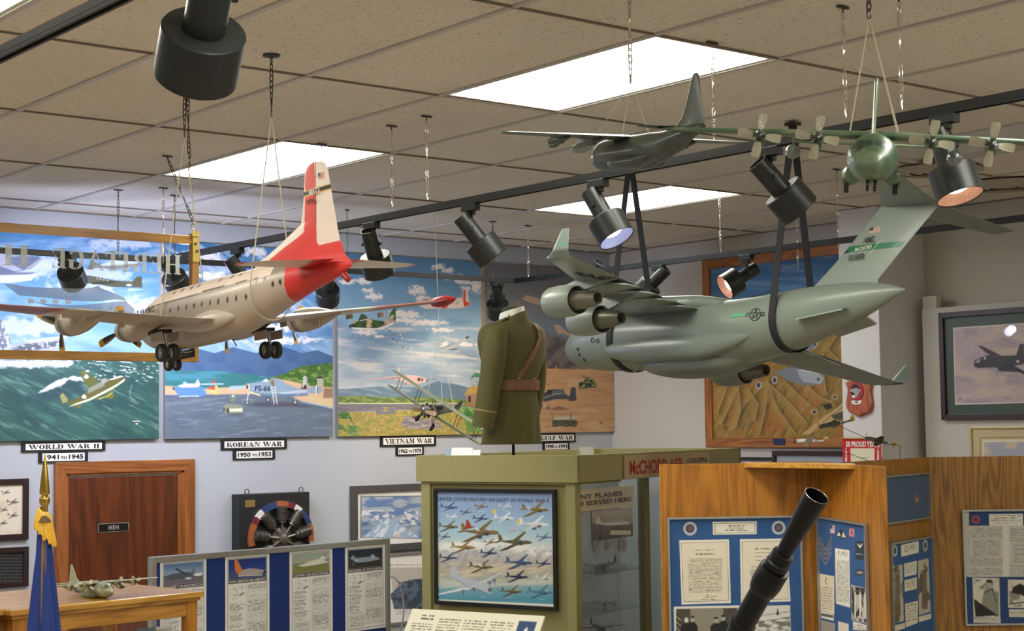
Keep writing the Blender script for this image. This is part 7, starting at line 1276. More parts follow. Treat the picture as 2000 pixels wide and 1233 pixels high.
def setc(C, m, h): C[m] = s2l(H(h))
def dirt(V, C, k=1.0, a=.08, seed=0): n = fbm(V[:, 0]*k+50, V[:, 2]*k+V[:, 1]*k*.7+50, seed); return C*(1+a*(n-.5)*2)[:, None]
def wheel(mb, c, r, w, ax=(0, 1, 0)): c = np.array(c, float); ax = np.array(ax, float); mb.lathe(c-ax*w/2, ax, [(w*.2, r*.55), (0, r*.6), (0, r*.88), (w*.15, r*.97), (w*.5, r), (w*.85, r*.97), (w, r*.88), (w, r*.6), (w*.8, r*.55)], 28)
def hubc(mb, c, r, w, ax=(0, 1, 0)): c = np.array(c, float); ax = np.array(ax, float); mb.lathe(c-ax*w/2, ax, [(w*.1, .001), (w*.05, r*.2), (w*.22, r*.3), (w*.2, r*.56), (w*.8, r*.56), (w*.78, r*.3), (w*.95, r*.2), (w*.9, .001)], 20)
m_tyre = mat('black_tyre_rubber', (24, 24, 25), .6, var=.08); m_hub = mat('silver_wheel_hub', (168, 168, 164), .35, .7, var=.1, scale=300)
m_plas = paintmat('model_paint_satin', .36, coat=.12); m_string = mat('cream_cord', (205, 196, 172), .8, var=.05); m_wire = mat('thin_dark_wire', (70, 60, 44), .5, .4)
def prop(cr, c, R, n, cb, ctip, phase=0, name='propeller', bw=.09, tip=.86, dark=None, hub=.1, root=None):
    g = MB(); c = np.array(c, float); o_ = []
    for k in range(n):
        a = math.radians(phase+360*k/n); d = np.array([0, math.sin(a), math.cos(a)]); s_ = np.cross(d, [1, 0, 0]); R_ = []
        for q in np.linspace(0, 1, 9):
            w = R*bw*(.55+1.1*math.sin(min(q*1.15+.15, 1)*math.pi*.62))*(1 if q < .93 else .75); tw = math.radians(55-32*q); e1 = s_*math.cos(tw)+np.array([1, 0, 0])*math.sin(tw); e2 = np.cross(d, e1); P = c+d*R*(hub*.8+(1-hub*.8)*q); R_.append(np.array([P+e1*w+e2*0, P+e2*R*.012, P-e1*w, P-e2*R*.012]))
        g.rings(R_, 0, True, False)
    def pt(V):
        r = np.linalg.norm((V-c)[:, 1:], axis=1)/R; C = col(V, cb); setc(C, r > tip, ctip)
        if root: setc(C, r < root[1], root[0])
        if dark: setc(C, (V[:, 0] < c[0]+dark[1]) & (r < tip) , dark[0])
        return C
    o = cr.part(g, name, m_plas, pt); g = MB(); g.lathe(c-[R*hub*1.1, 0, 0], (1, 0, 0), [(0, R*hub*.9), (R*hub, R*hub*.8), (R*hub*2.2, R*hub*.4), (R*hub*2.5, .001)], 16); g2 = cr.part(g, 'spinner', m_plas, lambda V: col(V, '3a3d38'), o); return o
def strings(label, segs, r=.0022, m=None):
    P0 = np.array(segs[0][0], float); t = thing('string_sling', label, 'cord', tuple(P0)); 
    for sgm in segs: g = MB(); g.tube(sgm, r, 6); g.build('cord', m or m_string, t, world=True)
    return t
def loop_around(cr, x, rows, off=.012, a0=-.15, a1=1.15, n=22, y0=None):
    """points round the underside of a hull at station x, from the left flank to the right one"""
    R_ = min(rows, key=lambda r: abs(r[0, 0]-x)); P = cr.w(R_); c = P.mean(0); k = len(P); out = []
    lo = int(k*.5); idx = [int(round(k*(.5+(.5)*q))) % k for q in np.linspace(0, 1, n)]   # lower half (theta from pi to 2 pi)
    for i in idx: d = P[i]-c; out.append(P[i]+d/np.linalg.norm(d)*off)
    return out
# ---------------------------------------------------------------- red tailed four engined transport
c1 = Craft('transport_model', 'cream and grey propeller transport model with red tail fin, hanging at the left', (2.831, 5.793, 2.652), (90.9, -2.85, -2.39), .035725)
ST1 = [(-.2, 2.2, .1, .1, .1), (-.6, 2.25, .9, 1.0, .9), (-1.8, 2.4, 1.7, 2.0, 1.9), (-3.6, 2.55, 2.2, 2.75, 2.6), (-7, 2.75, 2.42, 3.2, 3.15), (-14, 2.8, 2.45, 3.25, 3.25), (-20, 2.9, 2.4, 3.15, 3.1), (-25, 3.3, 2.2, 2.75, 2.55), (-29, 3.75, 1.85, 2.2, 2.05), (-33, 4.05, 1.35, 1.6, 1.5), (-37, 4.2, .7, .9, .95), (-39.6, 4.25, .2, .35, .35), (-40.4, 4.25, .03, .05, .05)]
H1 = hull(ST1, 112, 420)
win = []
for px in (333, 349, 365, 380, 395, 411, 427, 444, 460, 477): win.append((px, 606-(px-333)*.169*1.10))
up_w = [(283, 584), (335, 572), (350, 567), (368, 562), (382, 558), (422, 547), (445, 540), (461, 536)]
WIN = [c1.un(px, py, 2.35) for px, py in win]+[c1.un(px, py, 1.75) for px, py in up_w]+[c1.un(510, 545, 2.2), c1.un(541, 551, 2.0), c1.un(527, 555, 2.1)]
ZP_ = [c1.un(px, py, 2.15) for px, py in ((271, 605), (321, 592), (401, 568.5), (516, 538.6), (545, 527))]; ZL = lambda x: np.interp(-x, [-p[0] for p in ZP_], [p[2] for p in ZP_])
def p1(V):
    C = col(V, '968c80'); x, y, z = V.T; top = (z > ZL(x)) & (x < -2.9) & (x > -29); setc(C, top, 'f0dfd0'); setc(C, (np.abs(z-ZL(x)) < .07) & (x < -2.9) & (x > -27) & (np.abs(y) > .6), '2a2422')
    setc(C, (z > 3.6) & (x > -2.9) & (x < -.9), '4f524e'); setc(C, (x < -3.2) & (x > -29) & (z < ZL(x)-.1) & (z > ZL(x)-1.2) & (x > -7), 'b9aea2')
    dz = np.clip((z-1.0)/5, 0, 1); k_ = np.clip((-x-14)/10, 0, 1)[:, None]*(z < ZL(x))[:, None]; C = C*(1-k_)+s2l(H('b8a898'))*k_; m = (x < -31.3+.16*(z-4.2)**2*.8) ; setc(C, m, 'd03432'); setc(C, m & (z > 4.9) & (x > -34.5) & (x > -31.3-(z-4.9)*4), 'd03432')  # lower flank paler towards the tail: warm lamp light put into the paint
    for w_ in WIN:
        if w_ is None: continue
        setc(C, (((x-w_[0])/.21)**2+((z-w_[2])/(.30 if w_[2] < 4.4 else .2))**2 < 1) & (np.abs(y) > .8), '3c2c22')
    setc(C, (np.abs(x+9.0) < .05) & (z < ZL(x)-.1) & (z > 1.5), '9c5a4c')
    return dirt(V, C, .5, .05, 1)
g = MB(); g.rings(H1, smooth=True); c1.part(g, 'fuselage', m_plas, p1)
FIN = [(497, 515), (515, 506), (545, 480), (588, 438), (592, 400), (595, 342), (598, 330), (604, 321), (613, 316.5), (628, 315), (636, 320), (641, 333), (650, 388), (664, 469), (668, 473), (672, 492), (688, 513), (660, 530), (560, 535), (500, 532)]
FP = np.array([c1.un(px, py) for px, py in FIN]); FXZ = FP[:, [0, 2]]
def slabfin(mb, pts, T, bulge=None, nx=90, nz=150):
    """upright slab whose outline is pts (x, z), T(x, z) half thickness"""
    pts = np.array(pts); zs = np.linspace(pts[:, 1].min()+.02, pts[:, 1].max()-.02, nz); R_ = []
    for z in zs:
        X = []
        for i in range(len(pts)):
            (x0, z0), (x1, z1) = pts[i], pts[(i+1) % len(pts)]
            if (z0 > z) != (z1 > z): X.append(x0+(x1-x0)*(z-z0)/(z1-z0))
        if len(X) < 2: continue
        xa, xb = max(X), min(X); q = np.linspace(0, 1, nx); xx = xa+(xb-xa)*q; th = T(z)*np.clip(1.6*np.sqrt(np.clip(q, 0, 1))*(1-q)**.7+.03*(q > .97), 0, 1); a = np.stack([xx, th, np.full(nx, z)], 1); b = np.stack([xx[::-1], -th[::-1], np.full(nx, z)], 1)[1:-1]; R_.append(np.vstack([a, b]))
    mb.rings(R_, 0, True, True); return mb
U = lambda *p: [tuple(c1.un(a, b)[[0, 2]]) for a, b in p]
z_ = lambda *p: U(*[(380+x/4.744, 300+y/4.744) for x, y in p])
RED1 = z_((1115, 80), (1060, 115), (1035, 170), (1028, 250), (1030, 345), (1128, 325), (1122, 200)); RED2 = z_((1030, 405), (1130, 378), (1140, 600), (1145, 810), (1165, 850), (1350, 800), (1420, 900), (1500, 1080), (900, 1080), (620, 1080), (740, 960), (850, 870), (960, 790), (1030, 730))
BAND = z_((990, 372), (1270, 285), (1275, 320), (990, 408)); YB = z_((990, 364), (1270, 276), (1278, 328), (990, 416)); CREV = z_((1128, 60), (1300, 60), (1360, 800), (1165, 855), (1145, 815), (1135, 500)); FLG = z_((1150, 185), (1205, 168), (1210, 230), (1158, 245)); FLC = z_((1150, 186), (1172, 180), (1174, 212), (1152, 218))
def pf1(V):
    C = col(V, 'ecdccf'); setc(C, mask(V, RED1), 'd8403c'); setc(C, mask(V, RED2), 'dc3c38'); setc(C, mask(V, YB), 'd8b048'); setc(C, mask(V, BAND), '26241f'); setc(C, mask(V, FLG), 'd09a86'); setc(C, mask(V, FLC), '3c3444')
    r = z_((1123, 80), (1131, 380), (1142, 820), (1148, 820), (1137, 380), (1129, 80)); setc(C, mask(V, r), '4c2424'); return C
g = MB(); slabfin(g, FXZ, lambda z: .12+.30*np.clip((13.5-z)/9, 0, 1)); c1.part(g, 'tail_fin', m_plas, pf1)
sgn = MB()
def side_text(cr, txt, px, py, y, h, w, m, name, shear=0, ang=0.0, par=None):
    """lettering on the flank facing the eye; h, w in full size metres"""
    P = cr.un(px, py, y); a = math.radians(ang); u = np.array([-math.cos(a), 0, math.sin(a)]); v = np.array([math.sin(a), 0, math.cos(a)]); g = MB(); put_text(g, txt, P, u, v, height=h, width=w, depth=.03, offset=.004, lift=.03, shear=shear); return cr.part(g, name, m, None, par)
m_wlet, m_dlet = mat('white_decal', (228, 224, 214), .5), mat('dark_decal', (40, 34, 30), .5)
side_text(c1, 'MATS', 614.5, 373, .42, .62, 1.75, m_wlet, 'tail_lettering', ang=6)
side_text(c1, '10094', 607, 393, .42, .42, 1.25, m_dlet, 'tail_number', ang=4)
side_text(c1, 'US AIR FORCE', 284, 608, 2.44, .5, 4.2, m_dlet, 'side_lettering')
for sd in (1, -1):
    g = MB(); wing(g, [((-33.2, .6, 4.9), (-38.6, .6, 5.0), .55), ((-34.9, 8.3, 4.75), (-38.0, 8.3, 4.75), .3), ((-35.7, 9.3, 4.72), (-37.2, 9.5, 4.72), .12)], 40, side=sd)
    def ps(V):
        C = col(V, 'd8cbbd'); r = np.abs(V[:, 1]); setc(C, r < 1.5+(V[:, 0]+34)*-.3, 'd03a38'); setc(C, r > 8.9, 'd03a38'); setc(C, (V[:, 2] < 4.72-.0) & (r > 2.5) & (V[:, 0] < -37.4), 'a8443c'); return C
    c1.part(g, 'tailplane', m_plas, ps)
# wing
wz = lambda y: 1.35+.08*y
for sd in (1, -1):
    g = MB(); wing(g, [((-10.6, 1.6, wz(1.6)), (-20.6, 1.6, wz(1.6)-.1), 1.5), ((-11.4, 6, wz(6)), (-19.8, 6, wz(6)-.05), 1.2), ((-13.0, 14, wz(14)), (-19.2, 14, wz(14)), .8), ((-15.6, 27.2, wz(27)), (-18.6, 27.2, wz(27)), .35), ((-16.6, 28.3, wz(28)), (-18.0, 28.3, wz(28)), .12)], 110, side=sd)
    def pw(V):
        C = col(V, 'b4ab9c'); r = np.abs(V[:, 1]); x = V[:, 0]; top = V[:, 2] > wz(r)-.02; setc(C, top & (r > 7.2) & (r < 18.4) & (x < -13.2), 'c9cdb9'); setc(C, top & (r > 12) & (r < 14.5) & (x < -12), '8f9484'); setc(C, r > 18.5-(x+16)*-.35, 'a8503f' if sd < 0 else 'a04038'); setc(C, (~top) & (r > 18.5), '6e2422')
        setc(C, (x < -18.0+np.clip((r-6)*0, 0, 1)) & (r > 18) & top, 'c46c5c'); setc(C, (x > -12.2) & (r < 6) & top, '8f8878'); return dirt(V, C, .6, .06, 4)
    w_ = c1.part(g, 'wing', m_plas, pw)
    for yy, xf in ((6.2, -7.2), (13.4, -8.9)):
        z0 = wz(yy)-.15; g = MB(); g.lathe((xf, sd*yy, z0), (-1, 0, 0), [(.05, .35), (.0, .95), (.15, 1.08), (1.0, 1.22), (1.25, 1.24), (1.3, 1.2), (1.34, 1.3), (2.6, 1.32), (4.2, 1.2), (6.5, .75), (9.2, .05)], 40)
        def pn(V, yy=yy, xf=xf): C = col(V, 'a79d8e'); setc(C, (V[:, 0] < xf-1.22) & (V[:, 0] > xf-1.36), '3a342c'); return C
        nc = c1.part(g, 'engine_nacelle', m_plas, pn, w_); g = MB(); g.lathe((xf, sd*yy, z0), (-1, 0, 0), [(.02, .001), (.05, .96)], 30); c1.part(g, 'engine_face', mat('dark_engine_face', (40, 38, 34), .6, var=.2), None, w_)
        if sd > 0 and yy > 10: prop(c1, (xf+.75, sd*yy, z0), 2.7, 3, 'b2a894', 'c89a3c', 180, dark=('2a2926', -.02), bw=.11)
        elif sd > 0: prop(c1, (xf+.75, sd*yy, z0), 2.7, 3, 'b2a894', 'c89a3c', 118, dark=('2a2926', -.02), bw=.11)
        else: prop(c1, (xf+.75, sd*yy, z0), 2.5, 3, 'b2a894', 'c8a864', 180 if yy < 10 else 195, dark=('2a2926', -.02), bw=.11)
        for k in (0, 1): g = MB(); g.box((xf-8.0-k*1.6, sd*(yy+1.9+k*3.0), wz(yy)-.45), (1.2, .12, .5)); c1.part(g, 'flap_hinge', m_plas, lambda V: col(V, 'b0a696'), w_)
    # wing tip pod
    g = MB(); g.lathe((-14.8, sd*27.9, wz(28)), (-1, 0, 0), [(0, .02), (.5, .42), (1.4, .62), (2.6, .62), (3.8, .4), (4.7, .03)], 24); c1.part(g, 'tip_pod', m_plas, lambda V: col(V, '9a2028'))
    # fillet between hull and wing
    g = MB(); R_ = []
    for q in np.linspace(0, 1, 40):
        x = -10.5-12.5*q; r = .15+2.3*math.sin(math.pi*min(1, q*1.02))**.8*(.25+.75*q); a = np.linspace(-.3*math.pi, .62*math.pi, 22); yy = 1.6+r*.95*np.cos(a)+.35*q*0; zz = 1.35+.3*q+r*np.sin(a)*.72; R_.append(np.stack([np.full(22, x), yy*sd, zz], 1))
    g.rings(R_, 0, True, True); c1.part(g, 'wing_fillet', m_plas, lambda V: col(V, 'bfb2a2'))
    # main gear
    y0 = sd*5.92; g = MB(); g.tube([(-15.4, y0, 1.0), (-15.7, y0, -.2), (-15.88, y0, -1.3)], [.22, .18, .16], 12); g.tube([(-15.2, y0, .6), (-14.6, y0, .9)], .12, 8); g.tube([(-15.88, y0-.95, -1.34), (-15.88, y0+.95, -1.34)], .12, 10); c1.part(g, 'gear_leg', m_hub)
    g = MB(); g.box((-14.6, y0, .85), (2.6, 1.3, .35)); c1.part(g, 'wheel_well', mat('dark_wheel_well', (30, 28, 26), .8))
    for dy in (-.95, .95): g = MB(); g.box((-15.6, y0+dy, .25), (2.4, .08, .9)); c1.part(g, 'gear_door', m_plas, lambda V: col(V, '9a9080'))
    for dy in (-.62, .62):
        g = MB(); wheel(g, (-15.88, y0+dy, -1.34), .92, .62); wo = c1.part(g, 'wheel', m_tyre); g = MB(); hubc(g, (-15.88, y0+dy, -1.34), .92, .62); c1.part(g, 'wheel_hub', m_hub, None, wo)
g = MB(); g.tube([(-5.3, 0, .3), (-5.67, 0, -1.76)], .16, 10); g.tube([(-5.67, -.6, -1.76), (-5.67, .6, -1.76)], .1, 8); c1.part(g, 'gear_leg', m_hub)
for dy in (-.5, .5):
    g = MB(); wheel(g, (-5.67, dy, -1.76), .72, .5); wo = c1.part(g, 'wheel', m_tyre); g = MB(); hubc(g, (-5.67, dy, -1.76), .72, .5); c1.part(g, 'wheel_hub', m_hub, None, wo)
for dy in (-.75, .75): g = MB(); g.box((-7.6, dy, -.85), (3.2, .1, .9)); c1.part(g, 'gear_door', m_plas, lambda V: col(V, '3a362f'))
g = MB(); g.tube([(-18.4, 0, -.3), (-19.2, 0, -1.1)], .06, 6); c1.part(g, 'belly_antenna', m_blk2)
g = MB(); g.lathe((-38.9, 0, 3.5), (-.8, 0, -.6), [(0, .35), (.9, .3), (1.1, .05)], 16); c1.part(g, 'tail_bumper', m_plas, lambda V: col(V, 'a82c30'))
hkA = on(530, 108, 'z', HC); tA = thing('hanging_chain', 'dark chain and hook holding the red tailed transport, near the tail', 'chain', tuple(hkA), group='chains dropping from the ceiling')
kA = np.array([hkA[0], hkA[1], HC-.215]); g = MB(); links(g, hkA-[0, 0, .01], kA, .027, .0021); g.build('links', m_dkchain, tA, world=True); g = MB(); g.lathe(hkA, (0, 0, -1), [(0, .03), (.005, .03), (.008, .012), (.012, .001)], 20); g.build('ceiling_plate', m_dkchain, tA, world=True)
Lp = loop_around(c1, -26.3, H1); strings('cream cord looped under the rear of the red tailed transport', [[kA]+[(kA+Lp[-1])/2]+[Lp[-1]], [kA, Lp[0]], Lp], .0024)
Lp2 = loop_around(c1, -8.8, H1); mid = (Lp2[0]+Lp2[-1])/2; kB = np.array([mid[0], mid[1], at(388, 262, float((CM@(mid-EYE))[2]))[2]]); hkB = kB*[1, 1, 0]+[0, 0, HC]
tB = thing('hanging_chain', 'doubled dark chain behind the big lamp, holding the nose of the red tailed transport', 'chain', tuple(hkB), group='chains dropping from the ceiling')
g = MB(); links(g, hkB-[0, 0, .01], kB, .027, .0021); g.build('links', m_dkchain, tB, world=True); g = MB(); links(g, kB+[.012, 0, .22], kB+[.02, 0, -.12], .027, .0021); g.build('spare_links', m_dkchain, tB, world=True)
g = MB(); g.lathe(hkB, (0, 0, -1), [(0, .03), (.005, .03), (.012, .001)], 20); g.build('ceiling_plate', m_dkchain, tB, world=True)
strings('cream cord looped under the front of the red tailed transport', [[kB, Lp2[-1]], [kB, Lp2[0]], Lp2], .0024)
# ---------------------------------------------------------------- grey jet transport
c2 = Craft('jet_transport_model', 'large grey jet transport model with winglets, slung in black straps', (5.347, 6.281, 2.758), (88.16, .25, 13.97), .044176)
ST2 = [(-2.2, -.9, .05, .05, .05), (-2.6, -.8, .9, .9, .8), (-4.0, -.5, 1.9, 2.0, 1.9), (-6.2, -.2, 2.8, 2.9, 2.8), (-9.5, 0, 3.3, 3.3, 3.25), (-16, 0, 3.4, 3.4, 3.4), (-28, 0, 3.4, 3.4, 3.4), (-32, .35, 3.3, 3.1, 3.3), (-36, 1.05, 2.95, 2.7, 3.3), (-40, 1.75, 2.4, 2.3, 2.9), (-44, 2.35, 1.65, 1.75, 2.1), (-47.4, 2.8, .85, 1.0, 1.1), (-49.2, 3.02, .3, .35, .4), (-49.9, 3.05, .03, .04, .04)]
H2 = hull(ST2, 96, 260)
def p2(V):
    C = col(V, '7e8980'); x, y, z = V.T; setc(C, (x > -5.4) & (x < -4.0) & (z > 1.0) & (z < 1.9) & (np.abs(y) > .5), '2a2e30'); return dirt(V, C, .35, .06, 8)
g = MB(); g.rings(H2); c2.part(g, 'fuselage', m_plas, p2)
g2c = lambda V: dirt(V, col(V, '7a857c'), .4, .05, 9)
for sd in (1, -1):   # wheel sponsons
    S_ = hull([(-11.5, -1.9, .05, .05, .05), (-12.6, -2.0, .8, .9, .7), (-15, -2.1, 1.25, 1.35, 1.2), (-20, -2.1, 1.45, 1.5, 1.55, 2.4), (-26, -2.1, 1.4, 1.4, 1.5, 2.4), (-31, -1.6, .9, 1.0, 1.0), (-34.5, -.9, .05, .05, .05)], 48, 90); R_ = [r*[1, .85, .92]+[0, sd*2.5, -.05] for r in S_]; g = MB(); g.rings(R_); c2.part(g, 'wheel_sponson', m_plas, g2c)
B_ = hull([(-15.5, -2.9, .05, .05, .05), (-17.5, -3.1, 1.6, .5, .9, 2.6), (-22, -3.2, 2.2, .6, 1.2, 2.8), (-28, -3.1, 1.9, .6, 1.05, 2.6), (-32.5, -2.4, .05, .05, .05)], 48, 70); g = MB(); g.rings(B_); c2.part(g, 'belly_fairing', m_plas, g2c)
W_ = hull([(-9.5, 2.6, .05, .05, .05), (-12, 3.0, 2.0, .75, .8), (-17, 3.0, 3.1, 1.15, 1.3, 2.6), (-24, 2.9, 3.1, .95, 1.2, 2.6), (-28.5, 2.6, 1.8, .8, .8), (-31, 2.2, .05, .05, .05)], 56, 80); g = MB(); g.rings(W_); c2.part(g, 'wing_fairing', m_plas, g2c)
wz2 = lambda y: 2.15-.068*(y-3)
for sd in (1, -1):
    Lx = lambda y: -13.2-.659*(y-2.5)
    inc = 0 if sd > 0 else .55
    g = MB(); secs = [((-12.4, 2.2, 2.5-inc), (-25.8, 2.2, 1.9), 1.35), ((Lx(8), 8, wz2(8)-inc), (-26.3, 8, wz2(8)-.25), .85), ((Lx(15), 15, wz2(15)-inc), (-28.3, 15, wz2(15)-.12), .55), ((Lx(23.2), 23.2, wz2(23)-inc*.6), (-30.3, 23.2, wz2(23)), .3), ((-27.3, 24.0, wz2(24)+.1), (-30.7, 24.0, wz2(24)+.1), .25)]; wing(g, secs, 70, side=sd, cap=False)
    wo = c2.part(g, 'wing', m_plas, lambda V: dirt(V, col(V, '8c978e'), .5, .05, 11))
    g = MB(); wing(g, [((-27.3, 23.9, .65), (-30.7, 23.9, .65), .28), ((-28.5, 24.35, 1.2), (-30.9, 24.35, 1.2), .2), ((-29.9, 24.75, 3.1), (-31.0, 24.75, 3.1), .1)], 16, vert=True, side=sd, cap=False)
    def pwl(V): C = col(V, '76827c'); setc(C, (np.abs(V[:, 0]+29.9) < .09) & (V[:, 2] > 1.0) & (V[:, 2] < 2.4), '4f9a78'); return C
    c2.part(g, 'winglet', m_plas, pwl, wo)
    for a, b in ((3.0, 5.9), (6.0, 9.0), (9.1, 12.1), (12.2, 15.4)):   # drooped flaps, each longer at its outer end
        za, zb_ = wz2(a), wz2(b); ta, tb_ = np.interp([a, b], [2.2, 8, 15], [-25.9, -26.3, -28.3]); P = [(ta+5.2, sd*a, za-.28-inc), (tb_+4.6, sd*b, zb_-.28-inc), (tb_-.9, sd*b, zb_-.75), (ta+.1, sd*a, za-.2)]; U_ = [(ta+5.2, sd*a, za), (tb_+4.6, sd*b, zb_), (tb_-.7, sd*b, zb_-.6), (ta+.2, sd*a, za-.08)]
        g = MB(); g.add(P+U_, [(3, 2, 1, 0), (4, 5, 6, 7), (0, 1, 5, 4), (1, 2, 6, 5), (2, 3, 7, 6), (3, 0, 4, 7)]); c2.part(g, 'flap', m_plas, lambda V: col(V, '98a39a'), wo)
    for yy, xf, zf_ in ((10.5, -16.0, -1.0), (16.2, -18.9, -.8))[:2 if sd > 0 else 1]:
        g = MB(); g.lathe((xf, sd*yy, zf_), (-1, 0, 0), [(.5, 1.15), (.1, 1.25), (0, 1.38), (.3, 1.52), (1.6, 1.62), (3.2, 1.56), (4.3, 1.4), (4.28, 1.34), (3.4, 1.3)], 40); eo = c2.part(g, 'engine_cowl', m_plas, lambda V: dirt(V, col(V, '8e998f'), .6, .05, 12), wo)
        g = MB(); g.lathe((xf, sd*yy, zf_), (-1, 0, 0), [(3.2, 1.28), (4.2, 1.02), (5.6, .9), (7.0, .68), (7.3, .62), (7.28, .55), (6.6, .5)], 32); c2.part(g, 'engine_core', mat('champagne_metal', (128, 124, 108), .35, .5, var=.06), None, eo); g = MB(); g.lathe((xf, sd*yy, zf_), (-1, 0, 0), [(.3, .001), (.45, 1.2)], 30); g.lathe((xf, sd*yy, zf_), (-1, 0, 0), [(6.7, .56), (6.8, .001)], 24); c2.part(g, 'engine_hollow', mat('dark_engine_face', (40, 38, 34), .6, var=.2), None, eo)
        g = MB(); lx = Lx(yy); g.add([(lx-.3, sd*yy-.16, wz2(yy)), (lx-6.5, sd*yy-.1, wz2(yy)-.2), (xf-5.2, sd*yy-.1, zf_+1.0), (xf-1.2, sd*yy-.16, zf_+1.5), (lx-.3, sd*yy+.16, wz2(yy)), (lx-6.5, sd*yy+.1, wz2(yy)-.2), (xf-5.2, sd*yy+.1, zf_+1.0), (xf-1.2, sd*yy+.16, zf_+1.5)], [(0, 1, 2, 3), (7, 6, 5, 4), (0, 4, 5, 1), (1, 5, 6, 2), (2, 6, 7, 3), (3, 7, 4, 0)]); c2.part(g, 'pylon', m_plas, g2c, wo)
    # tailplane
    g = MB(); wing(g, [((-45.9, .3, 11.5), (-52.6, .3, 11.0), .5), ((-51.9, 8.3, 10.75), (-54.6, 8.3, 10.8), .22)], 30, side=sd); c2.part(g, 'tailplane', m_plas, lambda V: col(V, '6c7770'))
    g = MB(); q_ = [(-39.2, sd*2.0, .35), (-44.5, sd*1.35, 1.15), (-44.9, sd*2.5, .7), (-39.8, sd*3.1, -.15)]; nn = np.array([0, 0, .16]); g.quadbox(q_, (0, 0, 1), .14); c2.part(g, 'tail_strake', m_plas, lambda V: col(V, '8a9690'))
F2 = np.array([c2.un(px, py)[[0, 2]] for px, py in ((1585, 566), (1640, 505), (1726, 397), (1745, 386), (1800, 392), (1829, 400), (1831, 404), (1709, 553), (1712, 560), (1650, 572))])
BND = [tuple(c2.un(a, b)[[0, 2]]) for a, b in ((1628, 505), (1652, 484), (1772, 470), (1754, 492), (1640, 498))]
BND = [tuple(c2.un(1600+x/5.138, 380+y/5.138)[[0, 2]]) for x, y in ((190, 605), (265, 530), (880, 470), (820, 535), (330, 582))]; BK = [tuple(c2.un(1600+x/5.138, 380+y/5.138)[[0, 2]]) for x, y in ((190, 605), (255, 560), (330, 582), (300, 590))]
SL = [tuple(c2.un(1600+x/5.138, 380+y/5.138)[[0, 2]]) for x, y in ((638, 450), (645, 452), (520, 612), (513, 608))]; FG = [tuple(c2.un(1600+x/5.138, 380+y/5.138)[[0, 2]]) for x, y in ((560, 338), (628, 328), (625, 385), (515, 400), (517, 375), (556, 368))]; FB = [tuple(c2.un(1600+x/5.138, 380+y/5.138)[[0, 2]]) for x, y in ((520, 342), (558, 336), (556, 366), (517, 374))]
def pf2(V):
    C = col(V, '8a968d'); setc(C, mask(V, BND), '1f7452'); setc(C, mask(V, BK), '1c2420'); setc(C, mask(V, SL), '9cc49a'); setc(C, mask(V, FG), 'c4a49a'); setc(C, mask(V, FB), '3c3c40'); return C
g = MB(); slabfin(g, F2, lambda z: .32, nx=120, nz=170); fo = c2.part(g, 'tail_fin', m_plas, pf2)
m_dk2 = mat('charcoal_decal', (48, 52, 50), .5)
side_text(c2, 'AMC', 1697.5, 468.5, .36, .62, 1.3, m_dk2, 'tail_lettering', ang=2); side_text(c2, 'McCHORD', 1687, 485, .36, .40, 2.0, m_wlet, 'tail_lettering', ang=4); side_text(c2, '01008', 1672.5, 502.5, .36, .62, 1.8, m_dk2, 'tail_number', ang=2)
P = c2.un(1477, 615, 3.0); g = MB(); c_ = P
def flank(x, z):   # half width of the hull at a height
    R_ = min(H2, key=lambda r: abs(r[0, 0]-x)); k = R_[R_[:, 1] > 0]; o = np.argsort(k[:, 2]); return float(np.interp(z, k[o, 2], k[o, 1]))
def decal(pts, m, name, lift=.04):
    V = [np.array([x, flank(x, z)+lift, z]) for x, z in pts]; k = len(V); g = MB(); g.add(V+[v+[0, .015, 0] for v in V], [tuple(range(k, 2*k))]+[(i, (i+1) % k, k+(i+1) % k, k+i) for i in range(k)]); c2.part(g, name, m)
x0, z0 = P[0], P[2]
for k in range(2):
    for r0, r1 in (((.62, .54),) if k == 0 else ((.2, .0),)):
        n = 20; pts = [(x0+r0*math.cos(a), z0+r0*math.sin(a)) for a in np.linspace(0, 2*math.pi, n)]; V = [np.array([x, flank(x, z)+.04, z]) for x, z in pts]; g = MB(); g.tube(V, .045, 5); c2.part(g, 'insignia_ring', m_dk2)
st = [(x0+(.55 if i % 2 == 0 else .22)*math.sin(i*math.pi/5), z0+(.55 if i % 2 == 0 else .22)*math.cos(i*math.pi/5)) for i in range(11)]; g = MB(); g.tube([np.array([x, flank(x, z)+.04, z]) for x, z in st], .035, 5); c2.part(g, 'insignia_star', m_dk2)
for s_ in (-1, 1):
    for dz in (.17, 0, -.17): g = MB(); g.tube([np.array([x0+s_*.66, flank(x0+s_*.66, z0+dz)+.04, z0+dz]), np.array([x0+s_*1.15, flank(x0+s_*1.15, z0+dz)+.04, z0+dz])], .035, 5); c2.part(g, 'insignia_bar', m_dk2)
decal([(x0+1.2, z0+.2), (x0+1.2, z0-.16), (x0+3.2, z0-.2), (x0+3.2, z0+.16)], mat('pale_green_decal', (92, 168, 124), .5), 'green_stripe')
P = c2.un(1355, 674, 3.2); R_ = [(P[0]-.9, P[2]+.9), (P[0]+.2, P[2]+.7), (P[0]+.8, P[2]-.9), (P[0]+.1, P[2]-1.0), (P[0]-.9, P[2]+.9)]; g = MB(); g.tube([np.array([x, flank(x, z)+.02, z]) for x, z in R_], .025, 5); c2.part(g, 'door_outline', m_dk2)
for px, py, r in ((1166, 668, .26), (1176, 669, .22), (1130, 683, .16), (1128, 692, .14), (1132, 700, .14)): P = c2.un(px, py, 2.6); g = MB(); x, z = P[0], P[2]; g.tube([np.array([x+r*math.cos(a), flank(x+r*math.cos(a), z+r*math.sin(a))+.04, z+r*math.sin(a)]) for a in np.linspace(0, 6.28, 12)], .05, 5); c2.part(g, 'nose_emblem', m_dk2)
